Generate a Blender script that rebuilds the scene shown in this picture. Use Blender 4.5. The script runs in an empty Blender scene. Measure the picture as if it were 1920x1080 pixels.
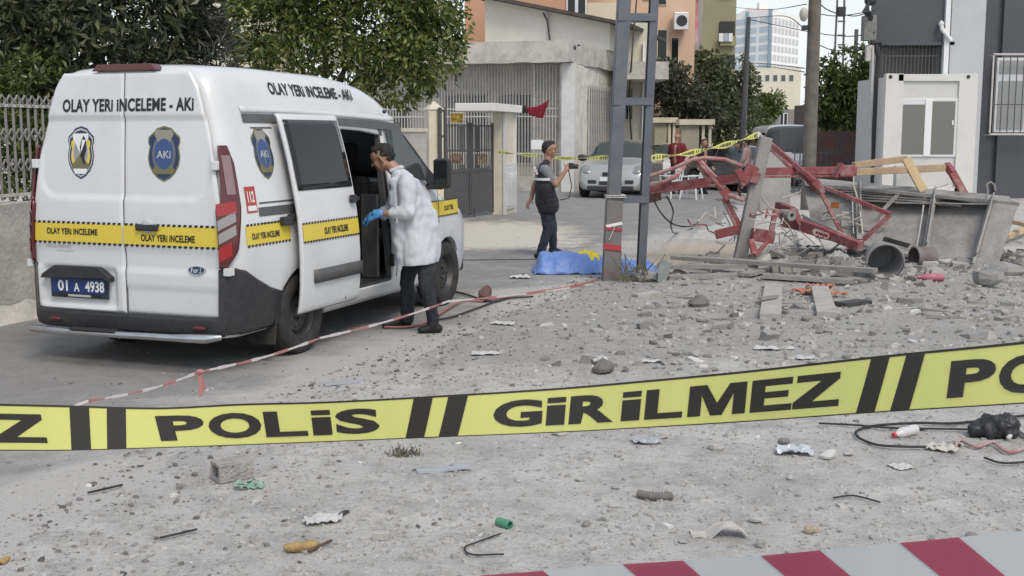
import bpy, bmesh, math, random
import numpy as np
from mathutils import Vector, Matrix, noise
random.seed(7)
SC = bpy.context.scene
COL = SC.collection
# ------------------------------------------------------------------ camera, sky, sun
F, H, PIT = 2177.0, 1.8177, 0.13196           # focal length in photo pixels, eye height, downward tilt
cam = bpy.data.cameras.new('camera'); cam.sensor_width = 36; cam.lens = F / 1920 * 36; cam.clip_start = .05; cam.clip_end = 3000
CAM = bpy.data.objects.new('camera', cam); COL.objects.link(CAM); CAM.location = (0, 0, H); CAM.rotation_euler = (math.pi / 2 - PIT, 0, 0)
SC.camera = CAM
SUNV = Vector((.28, -.56, .78)).normalized()   # towards the sun
wd = bpy.data.worlds.new('World'); SC.world = wd; wd.use_nodes = True
nt = wd.node_tree; bg = nt.nodes['Background']; sky = nt.nodes.new('ShaderNodeTexSky'); sky.sky_type = 'NISHITA'; sky.sun_disc = False
sky.sun_elevation = math.asin(SUNV.z); sky.sun_rotation = math.atan2(SUNV.x, SUNV.y); sky.dust_density = 2.0; sky.air_density = 1.0; sky.ozone_density = 1.0
# low haze whitens the sky all round the horizon
tcw = nt.nodes.new('ShaderNodeTexCoord'); sx = nt.nodes.new('ShaderNodeSeparateXYZ'); mh = nt.nodes.new('ShaderNodeMapRange'); mh.interpolation_type = 'SMOOTHSTEP'
mh.inputs[1].default_value = -.05; mh.inputs[2].default_value = .32; mh.inputs[3].default_value = .9; mh.inputs[4].default_value = .42      # a thin veil of cloud everywhere
mxw = nt.nodes.new('ShaderNodeMix'); mxw.data_type = 'RGBA'; mxw.inputs['B'].default_value = (6.0, 6.25, 6.35, 1)
nt.links.new(tcw.outputs['Generated'], sx.inputs[0]); nt.links.new(sx.outputs[2], mh.inputs[0]); nt.links.new(mh.outputs[0], mxw.inputs['Factor']); nt.links.new(sky.outputs[0], mxw.inputs['A'])
nt.links.new(mxw.outputs['Result'], bg.inputs[0]); bg.inputs[1].default_value = .115
sl = bpy.data.lights.new('sun', 'SUN'); sl.energy = 1.25; sl.angle = math.radians(22); sl.color = (1, .91, .79)
SUN = bpy.data.objects.new('sun', sl); COL.objects.link(SUN); SUN.rotation_euler = SUNV.to_track_quat('Z', 'Y').to_euler()
SC.view_settings.view_transform = 'Standard'; SC.view_settings.look = 'None'; SC.view_settings.gamma = 1; SC.view_settings.use_curve_mapping = False
SC.view_settings.exposure = 0.55
SC.render.engine = 'CYCLES'
SC.cycles.max_bounces = 5; SC.cycles.transparent_max_bounces = 8
# ------------------------------------------------------------------ pixel rays to places in the world
CP, SP = math.cos(PIT), math.sin(PIT)
def ray(px, py):
    a, b = (px - 960) / F, (540 - py) / F
    return a, CP + b * SP, -SP + b * CP
def G(px, py, z=0.):
    a, d, e = ray(px, py); t = (z - H) / e
    return Vector((a * t, d * t, z))
def AT(px, py, Y):
    a, d, e = ray(px, py); t = Y / d
    return Vector((a * t, Y, H + e * t))
V = lambda *a: Vector(a)
# ------------------------------------------------------------------ materials
MATS = {}
def mat(name, col, rough=.6, col2=None, amt=.5, scale=6., metal=0., bump=0., bscale=40., spec=.5, coat=0., island=0., detail=6., stain=None, stain_amt=.5, stain_scale=1.5, emis=None, alpha=1.):
    if name in MATS: return MATS[name]
    m = bpy.data.materials.new(name); m.use_nodes = True; t = m.node_tree; N = t.nodes; L = t.links
    p = N['Principled BSDF']; p.inputs['Roughness'].default_value = rough; p.inputs['Metallic'].default_value = metal
    p.inputs['Specular IOR Level'].default_value = spec; p.inputs['Coat Weight'].default_value = coat; p.inputs['Coat Roughness'].default_value = .08
    c = (*col, 1); p.inputs['Base Color'].default_value = c; src = None
    tc = N.new('ShaderNodeTexCoord')
    if col2 is not None:
        nz = N.new('ShaderNodeTexNoise'); nz.inputs['Scale'].default_value = scale; nz.inputs['Detail'].default_value = detail; nz.inputs['Roughness'].default_value = .65
        L.new(tc.outputs['Object'], nz.inputs['Vector'])
        r = N.new('ShaderNodeValToRGB'); r.color_ramp.elements[0].position = .5 - .22 * (1.2 - amt); r.color_ramp.elements[1].position = .5 + .22 * (1.2 - amt)
        r.color_ramp.elements[0].color = c; r.color_ramp.elements[1].color = (*col2, 1)
        L.new(nz.outputs['Fac'], r.inputs[0]); src = r.outputs[0]
    if stain is not None:
        nz = N.new('ShaderNodeTexNoise'); nz.inputs['Scale'].default_value = stain_scale; nz.inputs['Detail'].default_value = 9; nz.inputs['Roughness'].default_value = .7
        L.new(tc.outputs['Object'], nz.inputs['Vector'])
        r = N.new('ShaderNodeMapRange'); r.inputs[1].default_value = .48; r.inputs[2].default_value = .72; r.inputs[4].default_value = stain_amt
        L.new(nz.outputs['Fac'], r.inputs[0])
        mx = N.new('ShaderNodeMix'); mx.data_type = 'RGBA'; L.new(r.outputs[0], mx.inputs['Factor'])
        if src: L.new(src, mx.inputs['A'])
        else: mx.inputs['A'].default_value = c
        mx.inputs['B'].default_value = (*stain, 1); src = mx.outputs['Result']
    if island:
        ge = N.new('ShaderNodeNewGeometry'); hs = N.new('ShaderNodeHueSaturation'); mr = N.new('ShaderNodeMapRange')
        mr.inputs[3].default_value = 1 - island; mr.inputs[4].default_value = 1 + island
        L.new(ge.outputs['Random Per Island'], mr.inputs[0]); L.new(mr.outputs[0], hs.inputs['Value'])
        if src: L.new(src, hs.inputs['Color'])
        else: hs.inputs['Color'].default_value = c
        src = hs.outputs[0]
    if src: L.new(src, p.inputs['Base Color'])
    if bump:
        nz = N.new('ShaderNodeTexNoise'); nz.inputs['Scale'].default_value = bscale; nz.inputs['Detail'].default_value = 5
        L.new(tc.outputs['Object'], nz.inputs['Vector']); b = N.new('ShaderNodeBump'); b.inputs['Strength'].default_value = bump; b.inputs['Distance'].default_value = .02
        L.new(nz.outputs['Fac'], b.inputs['Height']); L.new(b.outputs[0], p.inputs['Normal'])
    if emis: p.inputs['Emission Color'].default_value = (*emis, 1); p.inputs['Emission Strength'].default_value = 1
    MATS[name] = m; return m
def leafmat(name, cols, trans=.36):
    m = bpy.data.materials.new(name); m.use_nodes = True; t = m.node_tree; N = t.nodes; L = t.links
    p = N['Principled BSDF']; p.inputs['Roughness'].default_value = .36; p.inputs['Specular IOR Level'].default_value = .6
    ge = N.new('ShaderNodeNewGeometry'); oi = N.new('ShaderNodeObjectInfo'); ad = N.new('ShaderNodeMath'); ad.operation = 'ADD'; fr = N.new('ShaderNodeMath'); fr.operation = 'FRACT'
    L.new(ge.outputs['Random Per Island'], ad.inputs[0]); L.new(oi.outputs['Random'], ad.inputs[1]); L.new(ad.outputs[0], fr.inputs[0])
    r = N.new('ShaderNodeValToRGB'); cr = r.color_ramp
    while len(cr.elements) < len(cols): cr.elements.new(.5)
    for i, c in enumerate(cols): cr.elements[i].position = i / (len(cols) - 1); cr.elements[i].color = (*c, 1)
    L.new(fr.outputs[0], r.inputs[0]); L.new(r.outputs[0], p.inputs['Base Color'])
    tr = N.new('ShaderNodeBsdfTranslucent'); L.new(r.outputs[0], tr.inputs[0]); mx = N.new('ShaderNodeMixShader'); mx.inputs[0].default_value = trans
    L.new(p.outputs[0], mx.inputs[1]); L.new(tr.outputs[0], mx.inputs[2]); L.new(mx.outputs[0], N['Material Output'].inputs[0])
    return m
def glassmat(name, tint=(.8, .85, .82), opac=.35):
    m = bpy.data.materials.new(name); m.use_nodes = True; t = m.node_tree; N = t.nodes; L = t.links; N.remove(N['Principled BSDF'])
    tr = N.new('ShaderNodeBsdfTransparent'); tr.inputs[0].default_value = (*tint, 1); gl = N.new('ShaderNodeBsdfGlossy'); gl.inputs['Roughness'].default_value = .03
    fz = N.new('ShaderNodeFresnel'); fz.inputs[0].default_value = 1.5; ad = N.new('ShaderNodeMath'); ad.operation = 'ADD'; ad.inputs[1].default_value = opac * .3
    mx = N.new('ShaderNodeMixShader'); L.new(fz.outputs[0], ad.inputs[0]); L.new(ad.outputs[0], mx.inputs[0]); L.new(tr.outputs[0], mx.inputs[1]); L.new(gl.outputs[0], mx.inputs[2])
    L.new(mx.outputs[0], N['Material Output'].inputs[0]); return m
# ------------------------------------------------------------------ mesh builder
class MB:
    def __init__(s): s.v = []; s.f = []
    def add(s, vs, fs):
        n = len(s.v); s.v += [tuple(v) for v in vs]; s.f += [tuple(i + n for i in f) for f in fs]; return s
    def box(s, c, d, R=None):
        c = Vector(c); vs = []
        for z in (-.5, .5):
            for x, y in ((-.5, -.5), (.5, -.5), (.5, .5), (-.5, .5)):
                p = Vector((x * d[0], y * d[1], z * d[2])); vs.append(c + (R @ p if R else p))
        return s.add(vs, [(3, 2, 1, 0), (4, 5, 6, 7), (0, 1, 5, 4), (1, 2, 6, 5), (2, 3, 7, 6), (3, 0, 4, 7)])
    def bb(s, x0, x1, y0, y1, z0, z1): return s.box(((x0 + x1) / 2, (y0 + y1) / 2, (z0 + z1) / 2), (abs(x1 - x0), abs(y1 - y0), abs(z1 - z0)))
    def beam(s, p0, p1, w, h, up=(0, 0, 1)):
        p0, p1 = Vector(p0), Vector(p1); a = (p1 - p0).normalized(); u = Vector(up)
        if abs(a.dot(u)) > .97: u = Vector((0, 1, 0))
        r = a.cross(u).normalized(); u = r.cross(a); vs = []
        for p in (p0, p1):
            for i, j in ((-1, -1), (1, -1), (1, 1), (-1, 1)): vs.append(p + r * (i * w / 2) + u * (j * h / 2))
        return s.add(vs, [(3, 2, 1, 0), (4, 5, 6, 7), (0, 1, 5, 4), (1, 2, 6, 5), (2, 3, 7, 6), (3, 0, 4, 7)])
    def tube(s, pts, r, n=8, cap=True):
        pts = [Vector(p) for p in pts]; m = len(pts); rs = r if isinstance(r, (list, tuple)) else [r] * m
        vs = []; pu = None
        for i, p in enumerate(pts):
            a = (pts[min(i + 1, m - 1)] - pts[max(i - 1, 0)]).normalized()
            if pu is None: pu = a.orthogonal().normalized()
            u = (pu - a * pu.dot(a))
            u = u.normalized() if u.length > 1e-6 else a.orthogonal().normalized()
            pu = u; w = a.cross(u)
            for k in range(n): t = 2 * math.pi * k / n; vs.append(p + (u * math.cos(t) + w * math.sin(t)) * rs[i])
        fs = [(i * n + k, i * n + (k + 1) % n, (i + 1) * n + (k + 1) % n, (i + 1) * n + k) for i in range(m - 1) for k in range(n)]
        if cap: fs += [tuple(reversed(range(n))), tuple(range((m - 1) * n, m * n))]
        return s.add(vs, fs)
    def lathe(s, prof, n=24, c=(0, 0, 0), axis='z', R=None):      # prof: (radius, height)
        vs = []; m = len(prof); c = Vector(c)
        for r, h in prof:
            for k in range(n):
                t = 2 * math.pi * k / n; x, y = r * math.cos(t), r * math.sin(t)
                p = Vector((x, y, h)) if axis == 'z' else Vector((x, h, y)) if axis == 'y' else Vector((h, x, y))
                vs.append(c + (R @ p if R else p))
        fs = [(i * n + k, i * n + (k + 1) % n, (i + 1) * n + (k + 1) % n, (i + 1) * n + k) for i in range(m - 1) for k in range(n)]
        return s.add(vs, fs)
    def grid(s, fn, nu, nv, skip=None):
        vs = [fn(i / nu, j / nv) for j in range(nv + 1) for i in range(nu + 1)]
        fs = [(j * (nu + 1) + i, j * (nu + 1) + i + 1, (j + 1) * (nu + 1) + i + 1, (j + 1) * (nu + 1) + i) for j in range(nv) for i in range(nu) if not (skip and skip((i + .5) / nu, (j + .5) / nv))]
        return s.add(vs, fs)
    def prism(s, poly, fn0, fn1):                                 # closed polygon (u,v) between two surfaces
        n = len(poly); return s.add([fn0(*p) for p in poly] + [fn1(*p) for p in poly], [tuple(reversed(range(n))), tuple(range(n, 2 * n))] + [(i, (i + 1) % n, n + (i + 1) % n, n + i) for i in range(n)])
    def ell(s, c, r, R=None, nu=14, nv=9):
        c = Vector(c); vs = []
        for j in range(nv + 1):
            b = -math.pi / 2 + math.pi * j / nv
            for i in range(nu):
                a = 2 * math.pi * i / nu; p = Vector((r[0] * math.cos(a) * math.cos(b), r[1] * math.sin(a) * math.cos(b), r[2] * math.sin(b))); vs.append(c + (R @ p if R else p))
        return s.add(vs, [(j * nu + i, j * nu + (i + 1) % nu, (j + 1) * nu + (i + 1) % nu, (j + 1) * nu + i) for j in range(nv) for i in range(nu)])
    def mesh(s, name):
        me = bpy.data.meshes.new(name); me.from_pydata(s.v, [], s.f); me.validate(); bm = bmesh.new(); bm.from_mesh(me)
        bmesh.ops.remove_doubles(bm, verts=bm.verts, dist=1e-5); bmesh.ops.recalc_face_normals(bm, faces=bm.faces); bm.to_mesh(me); bm.free(); return me
    def build(s, name, m, parent=None, smooth=False, bevel=0., solid=0., auto=True, raw=False, inv=None):
        if raw: me = bpy.data.meshes.new(name); me.from_pydata(s.v, [], s.f)
        else: me = s.mesh(name)
        me.materials.append(m); o = bpy.data.objects.new(name, me); COL.objects.link(o)
        if smooth:
            me.polygons.foreach_set('use_smooth', [True] * len(me.polygons))
            if smooth != 'all': me.set_sharp_from_angle(angle=math.radians(38))
        if solid: md = o.modifiers.new('solid', 'SOLIDIFY'); md.thickness = solid; md.offset = 0
        if bevel: md = o.modifiers.new('bevel', 'BEVEL'); md.width = bevel; md.segments = 2; md.limit_method = 'ANGLE'; md.harden_normals = False
        if parent is not None: attach(o, parent)
        return o
def attach(o, parent):
    o.parent = parent
    if 'W' in parent: o.matrix_parent_inverse = Matrix.Translation(-parent.location)   # parts authored in world coordinates
def tag(o, label, cat, group=None, kind=None):
    if label: o['label'] = label
    if cat: o['category'] = cat
    if group: o['group'] = group
    if kind: o['kind'] = kind
    return o
def thing(name, label, cat, loc=(0, 0, 0), rz=None, group=None):
    o = bpy.data.objects.new(name, None); COL.objects.link(o); o.location = loc; o.empty_display_size = .2
    if rz is None: o['W'] = 1
    else: o.rotation_euler = (0, 0, rz)
    return tag(o, label, cat, group)
def struct(o): o['kind'] = 'structure'; return o
def share(src, parent, loc=None, rot=None, scale=None):
    c = src.copy(); COL.objects.link(c); c.parent = parent; c.matrix_parent_inverse = src.matrix_parent_inverse.copy()
    if loc is not None: c.location = loc
    if rot is not None: c.rotation_euler = rot
    if scale is not None: c.scale = scale
    return c
def copy_tree(o, parent=None):
    c = o.copy(); COL.objects.link(c)
    if parent is not None: c.parent = parent
    for ch in list(o.children): copy_tree(ch, c)
    return c
WORK = bpy.data.scenes.new('workbench')             # a bare scene: evaluating one object there is quick
def evaluated_mesh(o):
    WORK.collection.objects.link(o); WORK.view_layers[0].update(); dg = WORK.view_layers[0].depsgraph; return bpy.data.meshes.new_from_object(o.evaluated_get(dg))
def text2d(body, bold=.0, space=1.):
    cu = bpy.data.curves.new('t', 'FONT'); cu.body = body; cu.offset = bold; cu.resolution_u = 4; cu.space_character = space; cu.fill_mode = 'FRONT'; cu.dimensions = '2D'
    o = bpy.data.objects.new('t', cu); me = evaluated_mesh(o)
    vs = [(v.co.x, v.co.y) for v in me.vertices]; fs = [tuple(p.vertices) for p in me.polygons]
    x0 = min(v[0] for v in vs); x1 = max(v[0] for v in vs); y0 = min(v[1] for v in vs); y1 = max(v[1] for v in vs)
    return [((x - x0) / (x1 - x0), (y - y0) / (y1 - y0)) for x, y in vs], fs
def lettering(body, fn, name, m, parent, bold=.02, space=1.):      # fn maps the unit box onto the surface
    vs, fs = text2d(body, bold, space); b = MB(); b.add([fn(u, v) for u, v in vs], fs); return b.build(name, m, parent, raw=True)
def n3(p, s=1., k=0.): return noise.noise(Vector((p[0] * s + k, p[1] * s + k * 1.7, (p[2] if len(p) > 2 else 0) * s + k * .3)))
def sstep(a, b, x): t = min(1., max(0., (x - a) / (b - a))); return t * t * (3 - 2 * t)
lerp = lambda a, b, t: a + (b - a) * t

# ------------------------------------------------------------------ palette
white_paint = mat('white_paint', (.63, .645, .655), .28, coat=.5, stain=(.42, .405, .37), stain_amt=.30, stain_scale=1.6)
black_plastic = mat('black_plastic', (.020, .021, .024), .5, col2=(.035, .035, .037), scale=20)
grey_plastic = mat('grey_plastic', (.075, .078, .08), .55, col2=(.10, .10, .10), scale=12)
rubber = mat('rubber', (.018, .018, .018), .8, col2=(.04, .038, .036), scale=14, bump=.2)
chrome = mat('chrome', (.62, .63, .64), .22, metal=1., col2=(.5, .5, .5), scale=8)
dark_glass = mat('dark_glass', (.014, .016, .017), .04, spec=.42)
green_glass = mat('green_glass', (.045, .058, .055), .06, spec=.5)
clear_glass = glassmat('clear_glass'); tint_glass = glassmat('tint_glass', (.62, .70, .66), .5)
red_lens = mat('red_lens', (.30, .008, .012), .12, coat=.6)
dark_red_lens = mat('dark_red_lens', (.09, .01, .012), .15, coat=.5)
clear_lens = mat('clear_lens', (.42, .42, .42), .12, coat=.6)
yellow_print = mat('yellow_print', (.68, .53, .06), .4, stain=(.5, .42, .1), stain_amt=.3)
black_print = mat('black_print', (.012, .012, .014), .5)
navy_print = mat('navy_print', (.016, .034, .085), .4)
blue_print = mat('blue_print', (.035, .075, .21), .4)
olive_print = mat('olive_print', (.16, .15, .07), .45)
white_print = mat('white_print', (.72, .73, .73), .45)
silver_print = mat('silver_print', (.45, .46, .47), .4)
red_print = mat('red_print', (.42, .05, .045), .45)
plate_blue = mat('plate_blue', (.012, .035, .15), .35)
steel = mat('steel', (.05, .05, .053), .5, metal=.4, col2=(.09, .085, .08), scale=16)
seat_cloth = mat('seat_cloth', (.012, .012, .013), .9, bump=.2)
# ================================================================== GROUND AND ROAD
_edge = [(-420, 1500), (-120, 1150), (60, 1050), (330, 858), (600, 742), (830, 648), (985, 582), (1105, 538), (1190, 487), (1265, 452), (1335, 425), (1372, 402), (1405, 382)]
_ep = [G(a, b) for a, b in _edge]
_ey = [p.y for p in _ep] + [60, 130, 500]; _ex = [p.x for p in _ep] + [_ep[-1].x + 7.5, _ep[-1].x + 24, _ep[-1].x + 125]
def road_edge(y): return float(np.interp(y, _ey, _ex)) + .22 * n3((y * .9, 0, 0)) + .09 * n3((y * 3.1, 3, 0))
def axis(dense0, dense1, step, far0, far1):
    a = list(np.arange(dense0, dense1, step)); s = step; x = dense0; lo = []
    while x > far0: s *= 1.35; x -= s; lo.append(x)
    s = step; x = a[-1]; hi = []
    while x < far1: s *= 1.35; x += s; hi.append(x)
    return list(reversed(lo)) + a + hi
def ground_z(x, y):
    d = x - road_edge(y); k = sstep(.25, 1.2, d) * sstep(45, 30, y) * sstep(20, 14, x)
    p = (x, y, 0); lip = sstep(-.14, .16, d + .10 * n3(p, 2.7)) * (.011 + .006 * n3(p, 5)) if y < 40 and -1 < d < 40 else 0.
    if k <= 0: return lip
    lump = sstep(9, 12, y) * sstep(.5, 3, x)
    return lip + k * (.016 + .022 * n3(p, .55) + .013 * n3(p, 2.1) + .006 * n3(p, 6.3) + lump * (.035 + .05 * n3(p, .8, 5) + .028 * n3(p, 2.9, 2) + .012 * n3(p, 7)))
gx = axis(-4.5, 12, .085, -700, 700); gy = axis(2.6, 22, .085, -60, 1500)
nx, ny = len(gx), len(gy)
gv = [(x, y, ground_z(x, y)) for y in gy for x in gx]
gf = [(j * nx + i, j * nx + i + 1, (j + 1) * nx + i + 1, (j + 1) * nx + i) for j in range(ny - 1) for i in range(nx - 1)]
me = bpy.data.meshes.new('ground'); me.from_pydata(gv, [], gf); me.polygons.foreach_set('use_smooth', [True] * len(gf))
a = me.attributes.new('sand', 'FLOAT', 'POINT')
a.data.foreach_set('value', [sstep(15.2, 16.6, y) * sstep(21, 17.6, y) * sstep(5.2, 3.6, x) if y > 14 else 0. for y in gy for x in gx])
a = me.attributes.new('dark', 'FLOAT', 'POINT')
a.data.foreach_set('value', [sstep(7.5, 11., y + 1.2 * n3((x, y, 0), .6)) * sstep(17.5, 14.5, y) if y < 18 else 0. for y in gy for x in gx])
def surface(name, c1, c2, c3, dust=None, speck=(.07, .066, .062), rough=.92, bump=.85):
    m = bpy.data.materials.new(name); m.use_nodes = True; t = m.node_tree; N = t.nodes; L = t.links; p = N['Principled BSDF']; p.inputs['Roughness'].default_value = rough; p.inputs['Specular IOR Level'].default_value = .25
    tc = N.new('ShaderNodeTexCoord')
    def nz(s, d=8, r=.65):
        n = N.new('ShaderNodeTexNoise'); n.inputs['Scale'].default_value = s; n.inputs['Detail'].default_value = d; n.inputs['Roughness'].default_value = r; L.new(tc.outputs['Object'], n.inputs['Vector']); return n.outputs['Fac']
    def rng(x, lo, hi, a=0., b=1.):
        n = N.new('ShaderNodeMapRange'); n.inputs[1].default_value = lo; n.inputs[2].default_value = hi; n.inputs[3].default_value = a; n.inputs[4].default_value = b; L.new(x, n.inputs[0]); return n.outputs[0]
    def mix(f, a, b):
        n = N.new('ShaderNodeMix'); n.data_type = 'RGBA'; L.new(f, n.inputs['Factor'])
        for k, c in (('A', a), ('B', b)):
            if isinstance(c, tuple): n.inputs[k].default_value = (*c, 1)
            else: L.new(c, n.inputs[k])
        return n.outputs['Result']
    def mul(a, b):
        n = N.new('ShaderNodeMath'); n.operation = 'MULTIPLY'; L.new(a, n.inputs[0])
        if isinstance(b, float): n.inputs[1].default_value = b
        else: L.new(b, n.inputs[1])
        return n.outputs[0]
    def attr(k):
        n = N.new('ShaderNodeAttribute'); n.attribute_name = k; return n.outputs['Fac']
    col = mix(rng(nz(1.3, 9, .72), .36, .64), c1, c2)
    col = mix(rng(nz(4.5, 10, .75), .46, .68), col, c3)
    if dust:
        for k, c, w in dust:
            a = attr(k); n = N.new('ShaderNodeMath'); n.operation = 'ADD'; L.new(a, n.inputs[0]); L.new(rng(nz(2.2, 9, .7), .2, .8, -.45, .45), n.inputs[1])
            col = mix(mul(rng(n.outputs[0], .25, .75), w), col, c)
    col = mix(mul(rng(nz(38, 4, .6), .60, .70), .65), col, speck)
    col = mix(mul(rng(nz(75, 3, .6), .62, .70), .5), col, tuple(min(.7, v * 1.6) for v in c2))
    L.new(col, p.inputs['Base Color'])
    b = N.new('ShaderNodeBump'); b.inputs['Strength'].default_value = bump; b.inputs['Distance'].default_value = .03
    ad = N.new('ShaderNodeMath'); ad.operation = 'ADD'; L.new(nz(26, 8, .7), ad.inputs[0]); L.new(mul(nz(110, 3), .5), ad.inputs[1]); L.new(ad.outputs[0], b.inputs['Height']); L.new(b.outputs[0], p.inputs['Normal'])
    return m
dirt = surface('dusty_dirt', (.47, .46, .437), (.61, .595, .565), (.35, .34, .322), dust=[('sand', (.52, .44, .33), .75), ('dark', (.31, .30, .28), .62)])
asphalt = surface('dusty_asphalt', (.225, .222, .216), (.265, .262, .255), (.195, .192, .187), dust=[('dust', (.41, .40, .38), .97), ('sand', (.60, .55, .465), .8)], speck=(.10, .098, .096), bump=.3)
me.materials.append(dirt); ground = bpy.data.objects.new('ground', me); COL.objects.link(ground); struct(ground)
ground['label'] = 'dusty grey dirt lot strewn with rubble'
# road: one sheet 4 mm above the ground, its right edge ragged where the dirt runs over it
ys = sorted(set(list(np.arange(2.6, 40, .16)) + list(np.arange(40, 140, 4.)) + [140., 220., 400.]))
b = MB(); us = [0, .15, .3, .45, .6, .7, .78, .85, .9, .94, .97, .985, 1]; sand = []; dust = []
for y in ys:
    xr = road_edge(y); xl = -14 + .27 * max(0, y - 6) if y < 40 else -4.8 + .29 * (y - 40)
    for u in us:
        x = lerp(xl, xr, u); b.v.append((x, y, .004)); d = xr - x
        dust.append(min(1., .06 + .95 * sstep(lerp(2.4, 1.5, sstep(5.5, 9, y)), -.3, d + 1.1 * n3((x, y, 0), .5) + .4 * n3((x, y, 0), 1.9)) * sstep(26, 18, y) + .20 * sstep(7., 4., y) + .17 * sstep(12.5, 15.5, y)))
        sand.append(sstep(17.2, 19.5, y) * sstep(26, 22, y) * sstep(2.0, .2, x))
k = len(us)
b.f = [(j * k + i, j * k + i + 1, (j + 1) * k + i + 1, (j + 1) * k + i) for j in range(len(ys) - 1) for i in range(k - 1)]
road = b.build('road', asphalt, raw=True); struct(road); road['label'] = 'worn grey asphalt street powdered with dust'
for nme, arr in (('dust', dust), ('sand', sand)):
    at = road.data.attributes.new(nme, 'FLOAT', 'POINT'); at.data.foreach_set('value', arr)
# expansion strip across the street
b = MB(); p0, p1 = G(845, 489), G(1010, 487); b.beam(p0 + V(0, 0, .006), p1 + V(0, 0, .006), .05, .012); struct(b.build('road_joint', mat('joint_tar', (.06, .058, .055), .9)))

# ================================================================== LEFT SIDE: WALL, RAILING, GATE, HOUSE
plaster = mat('grey_plaster', (.56, .53, .475), .9, col2=(.44, .415, .37), scale=3, bump=.5, bscale=22, stain=(.20, .185, .165), stain_amt=.6, stain_scale=2.6)
cream = mat('cream_paint', (.66, .61, .50), .75, col2=(.58, .535, .44), scale=4, stain=(.38, .34, .28), stain_amt=.4)
white_wall = mat('white_wall', (.82, .77, .67), .85, col2=(.52, .50, .46), scale=2.4, stain=(.33, .31, .28), stain_amt=.55, stain_scale=1.1, bump=.1)
old_concrete = mat('old_concrete', (.56, .53, .47), .9, col2=(.46, .43, .38), scale=3, stain=(.19, .175, .155), stain_amt=.7, stain_scale=1.8, bump=.3)
white_iron = mat('white_iron', (.50, .485, .46), .6, stain=(.30, .22, .16), stain_amt=.6, stain_scale=9)
dark_iron = mat('dark_iron', (.065, .067, .073), .5, col2=(.085, .087, .092), scale=7, stain=(.12, .10, .085), stain_amt=.3)
roof_dark = mat('roof_dark', (.055, .045, .04), .8, col2=(.10, .08, .07), scale=6)
W0, W1 = V(-6.15, 7.4, 0), V(-3.02, 18.3, 0)
wd_ = (W1 - W0); wl = wd_.length; wang = math.atan2(wd_.y, wd_.x)
wall = thing('boundary_wall', 'low grey plastered wall, cracked, behind the white van', 'wall', W0, wang)
b = MB()
def wallpt(u, v, s): return Vector((u * wl, s * .11 + .02 * n3((u * 9, v * 2, s)), v * 1.14 + (.015 * n3((u * 30, 0, 0)) if v > .5 else 0)))
b.grid(lambda u, v: wallpt(u, v, -1), 90, 10); b.grid(lambda u, v: wallpt(u, v, 1), 90, 10); b.grid(lambda u, v: wallpt(u, 1, 2 * v - 1), 90, 1)
b.build('masonry', plaster, wall, smooth=True)
b = MB(); b.grid(lambda u, v: Vector((u * wl, -.13 - .13 * v * (1.2 + n3((u * 40, 0, 0))), .16 * (1 - v) ** 1.4 * (1 + .5 * n3((u * 60, 3, 0))) + .003)), 90, 5); b.build('footing', plaster, wall, smooth=True)
rail = thing('iron_railing', 'white wrought iron railing with diamonds on top of the low wall', 'railing', W0 + V(0, 0, 1.15), wang)
b = MB()
for z in (.05, .93): b.bb(0, wl, -.015, .015, z, z + .03)
b.build('rail', white_iron, rail)
rail_iron = mat('rail_iron', (.26, .25, .23), .7, stain=(.20, .15, .11), stain_amt=.6, stain_scale=9); bar0 = MB().bb(-.009, .009, -.009, .009, .02, 1.02).build('bar', rail_iron, rail); post0 = MB().bb(-.03, .03, -.03, .03, .0, 1.0).build('post', rail_iron, rail)
dm = MB()
for sx, sz in ((-1, -1), (-1, 1), (1, -1), (1, 1)): dm.beam((sx * .045, -.014, 0), (0, -.014, sz * .06), .012, .012, (0, 1, 0))
dia0 = dm.build('diamond', rail_iron, rail)
k = 0; x = .1; bar0.location.x = x; post0.location.x = .02; first = True
while x < wl:
    if not first:
        if k % 9 == 0: share(post0, rail, (x, 0, 0))
        else: share(bar0, rail, (x, 0, 0))
    for z in (.36, .66, .99):
        if 3.4 < x < 9 or first:
            if first and z == .36: dia0.location = (x + .055, 0, z)
            else: share(dia0, rail, (x + .055, 0, z))
    first = False; k += 1; x += .11
# cream fence past the van, between wall and gate
C0, C1 = V(-2.98, 18.5, 0), V(-1.76, 24.2, 0); cd = C1 - C0
cf = thing('garden_fence', 'cream fence with thin white bars just past the front of the van', 'fence', C0, math.atan2(cd.y, cd.x)); cl = cd.length
MB().bb(0, cl, -.1, .1, 0, .72).build('fence_base', cream, cf); MB().bb(0, cl, -.03, .03, 1.86, 1.93).build('rail', cream, cf)
MB().bb(2.0, 2.16, -.09, .09, .72, 1.84).build('post', cream, cf)
bar = None; x = .08
while x < cl:
    if bar is None: bar = MB().bb(-.013, .013, -.013, .013, .72, 1.86).build('bar', white_iron, cf); bar.location.x = x
    else: share(bar, cf, (x, 0, 0))
    x += .115
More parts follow.
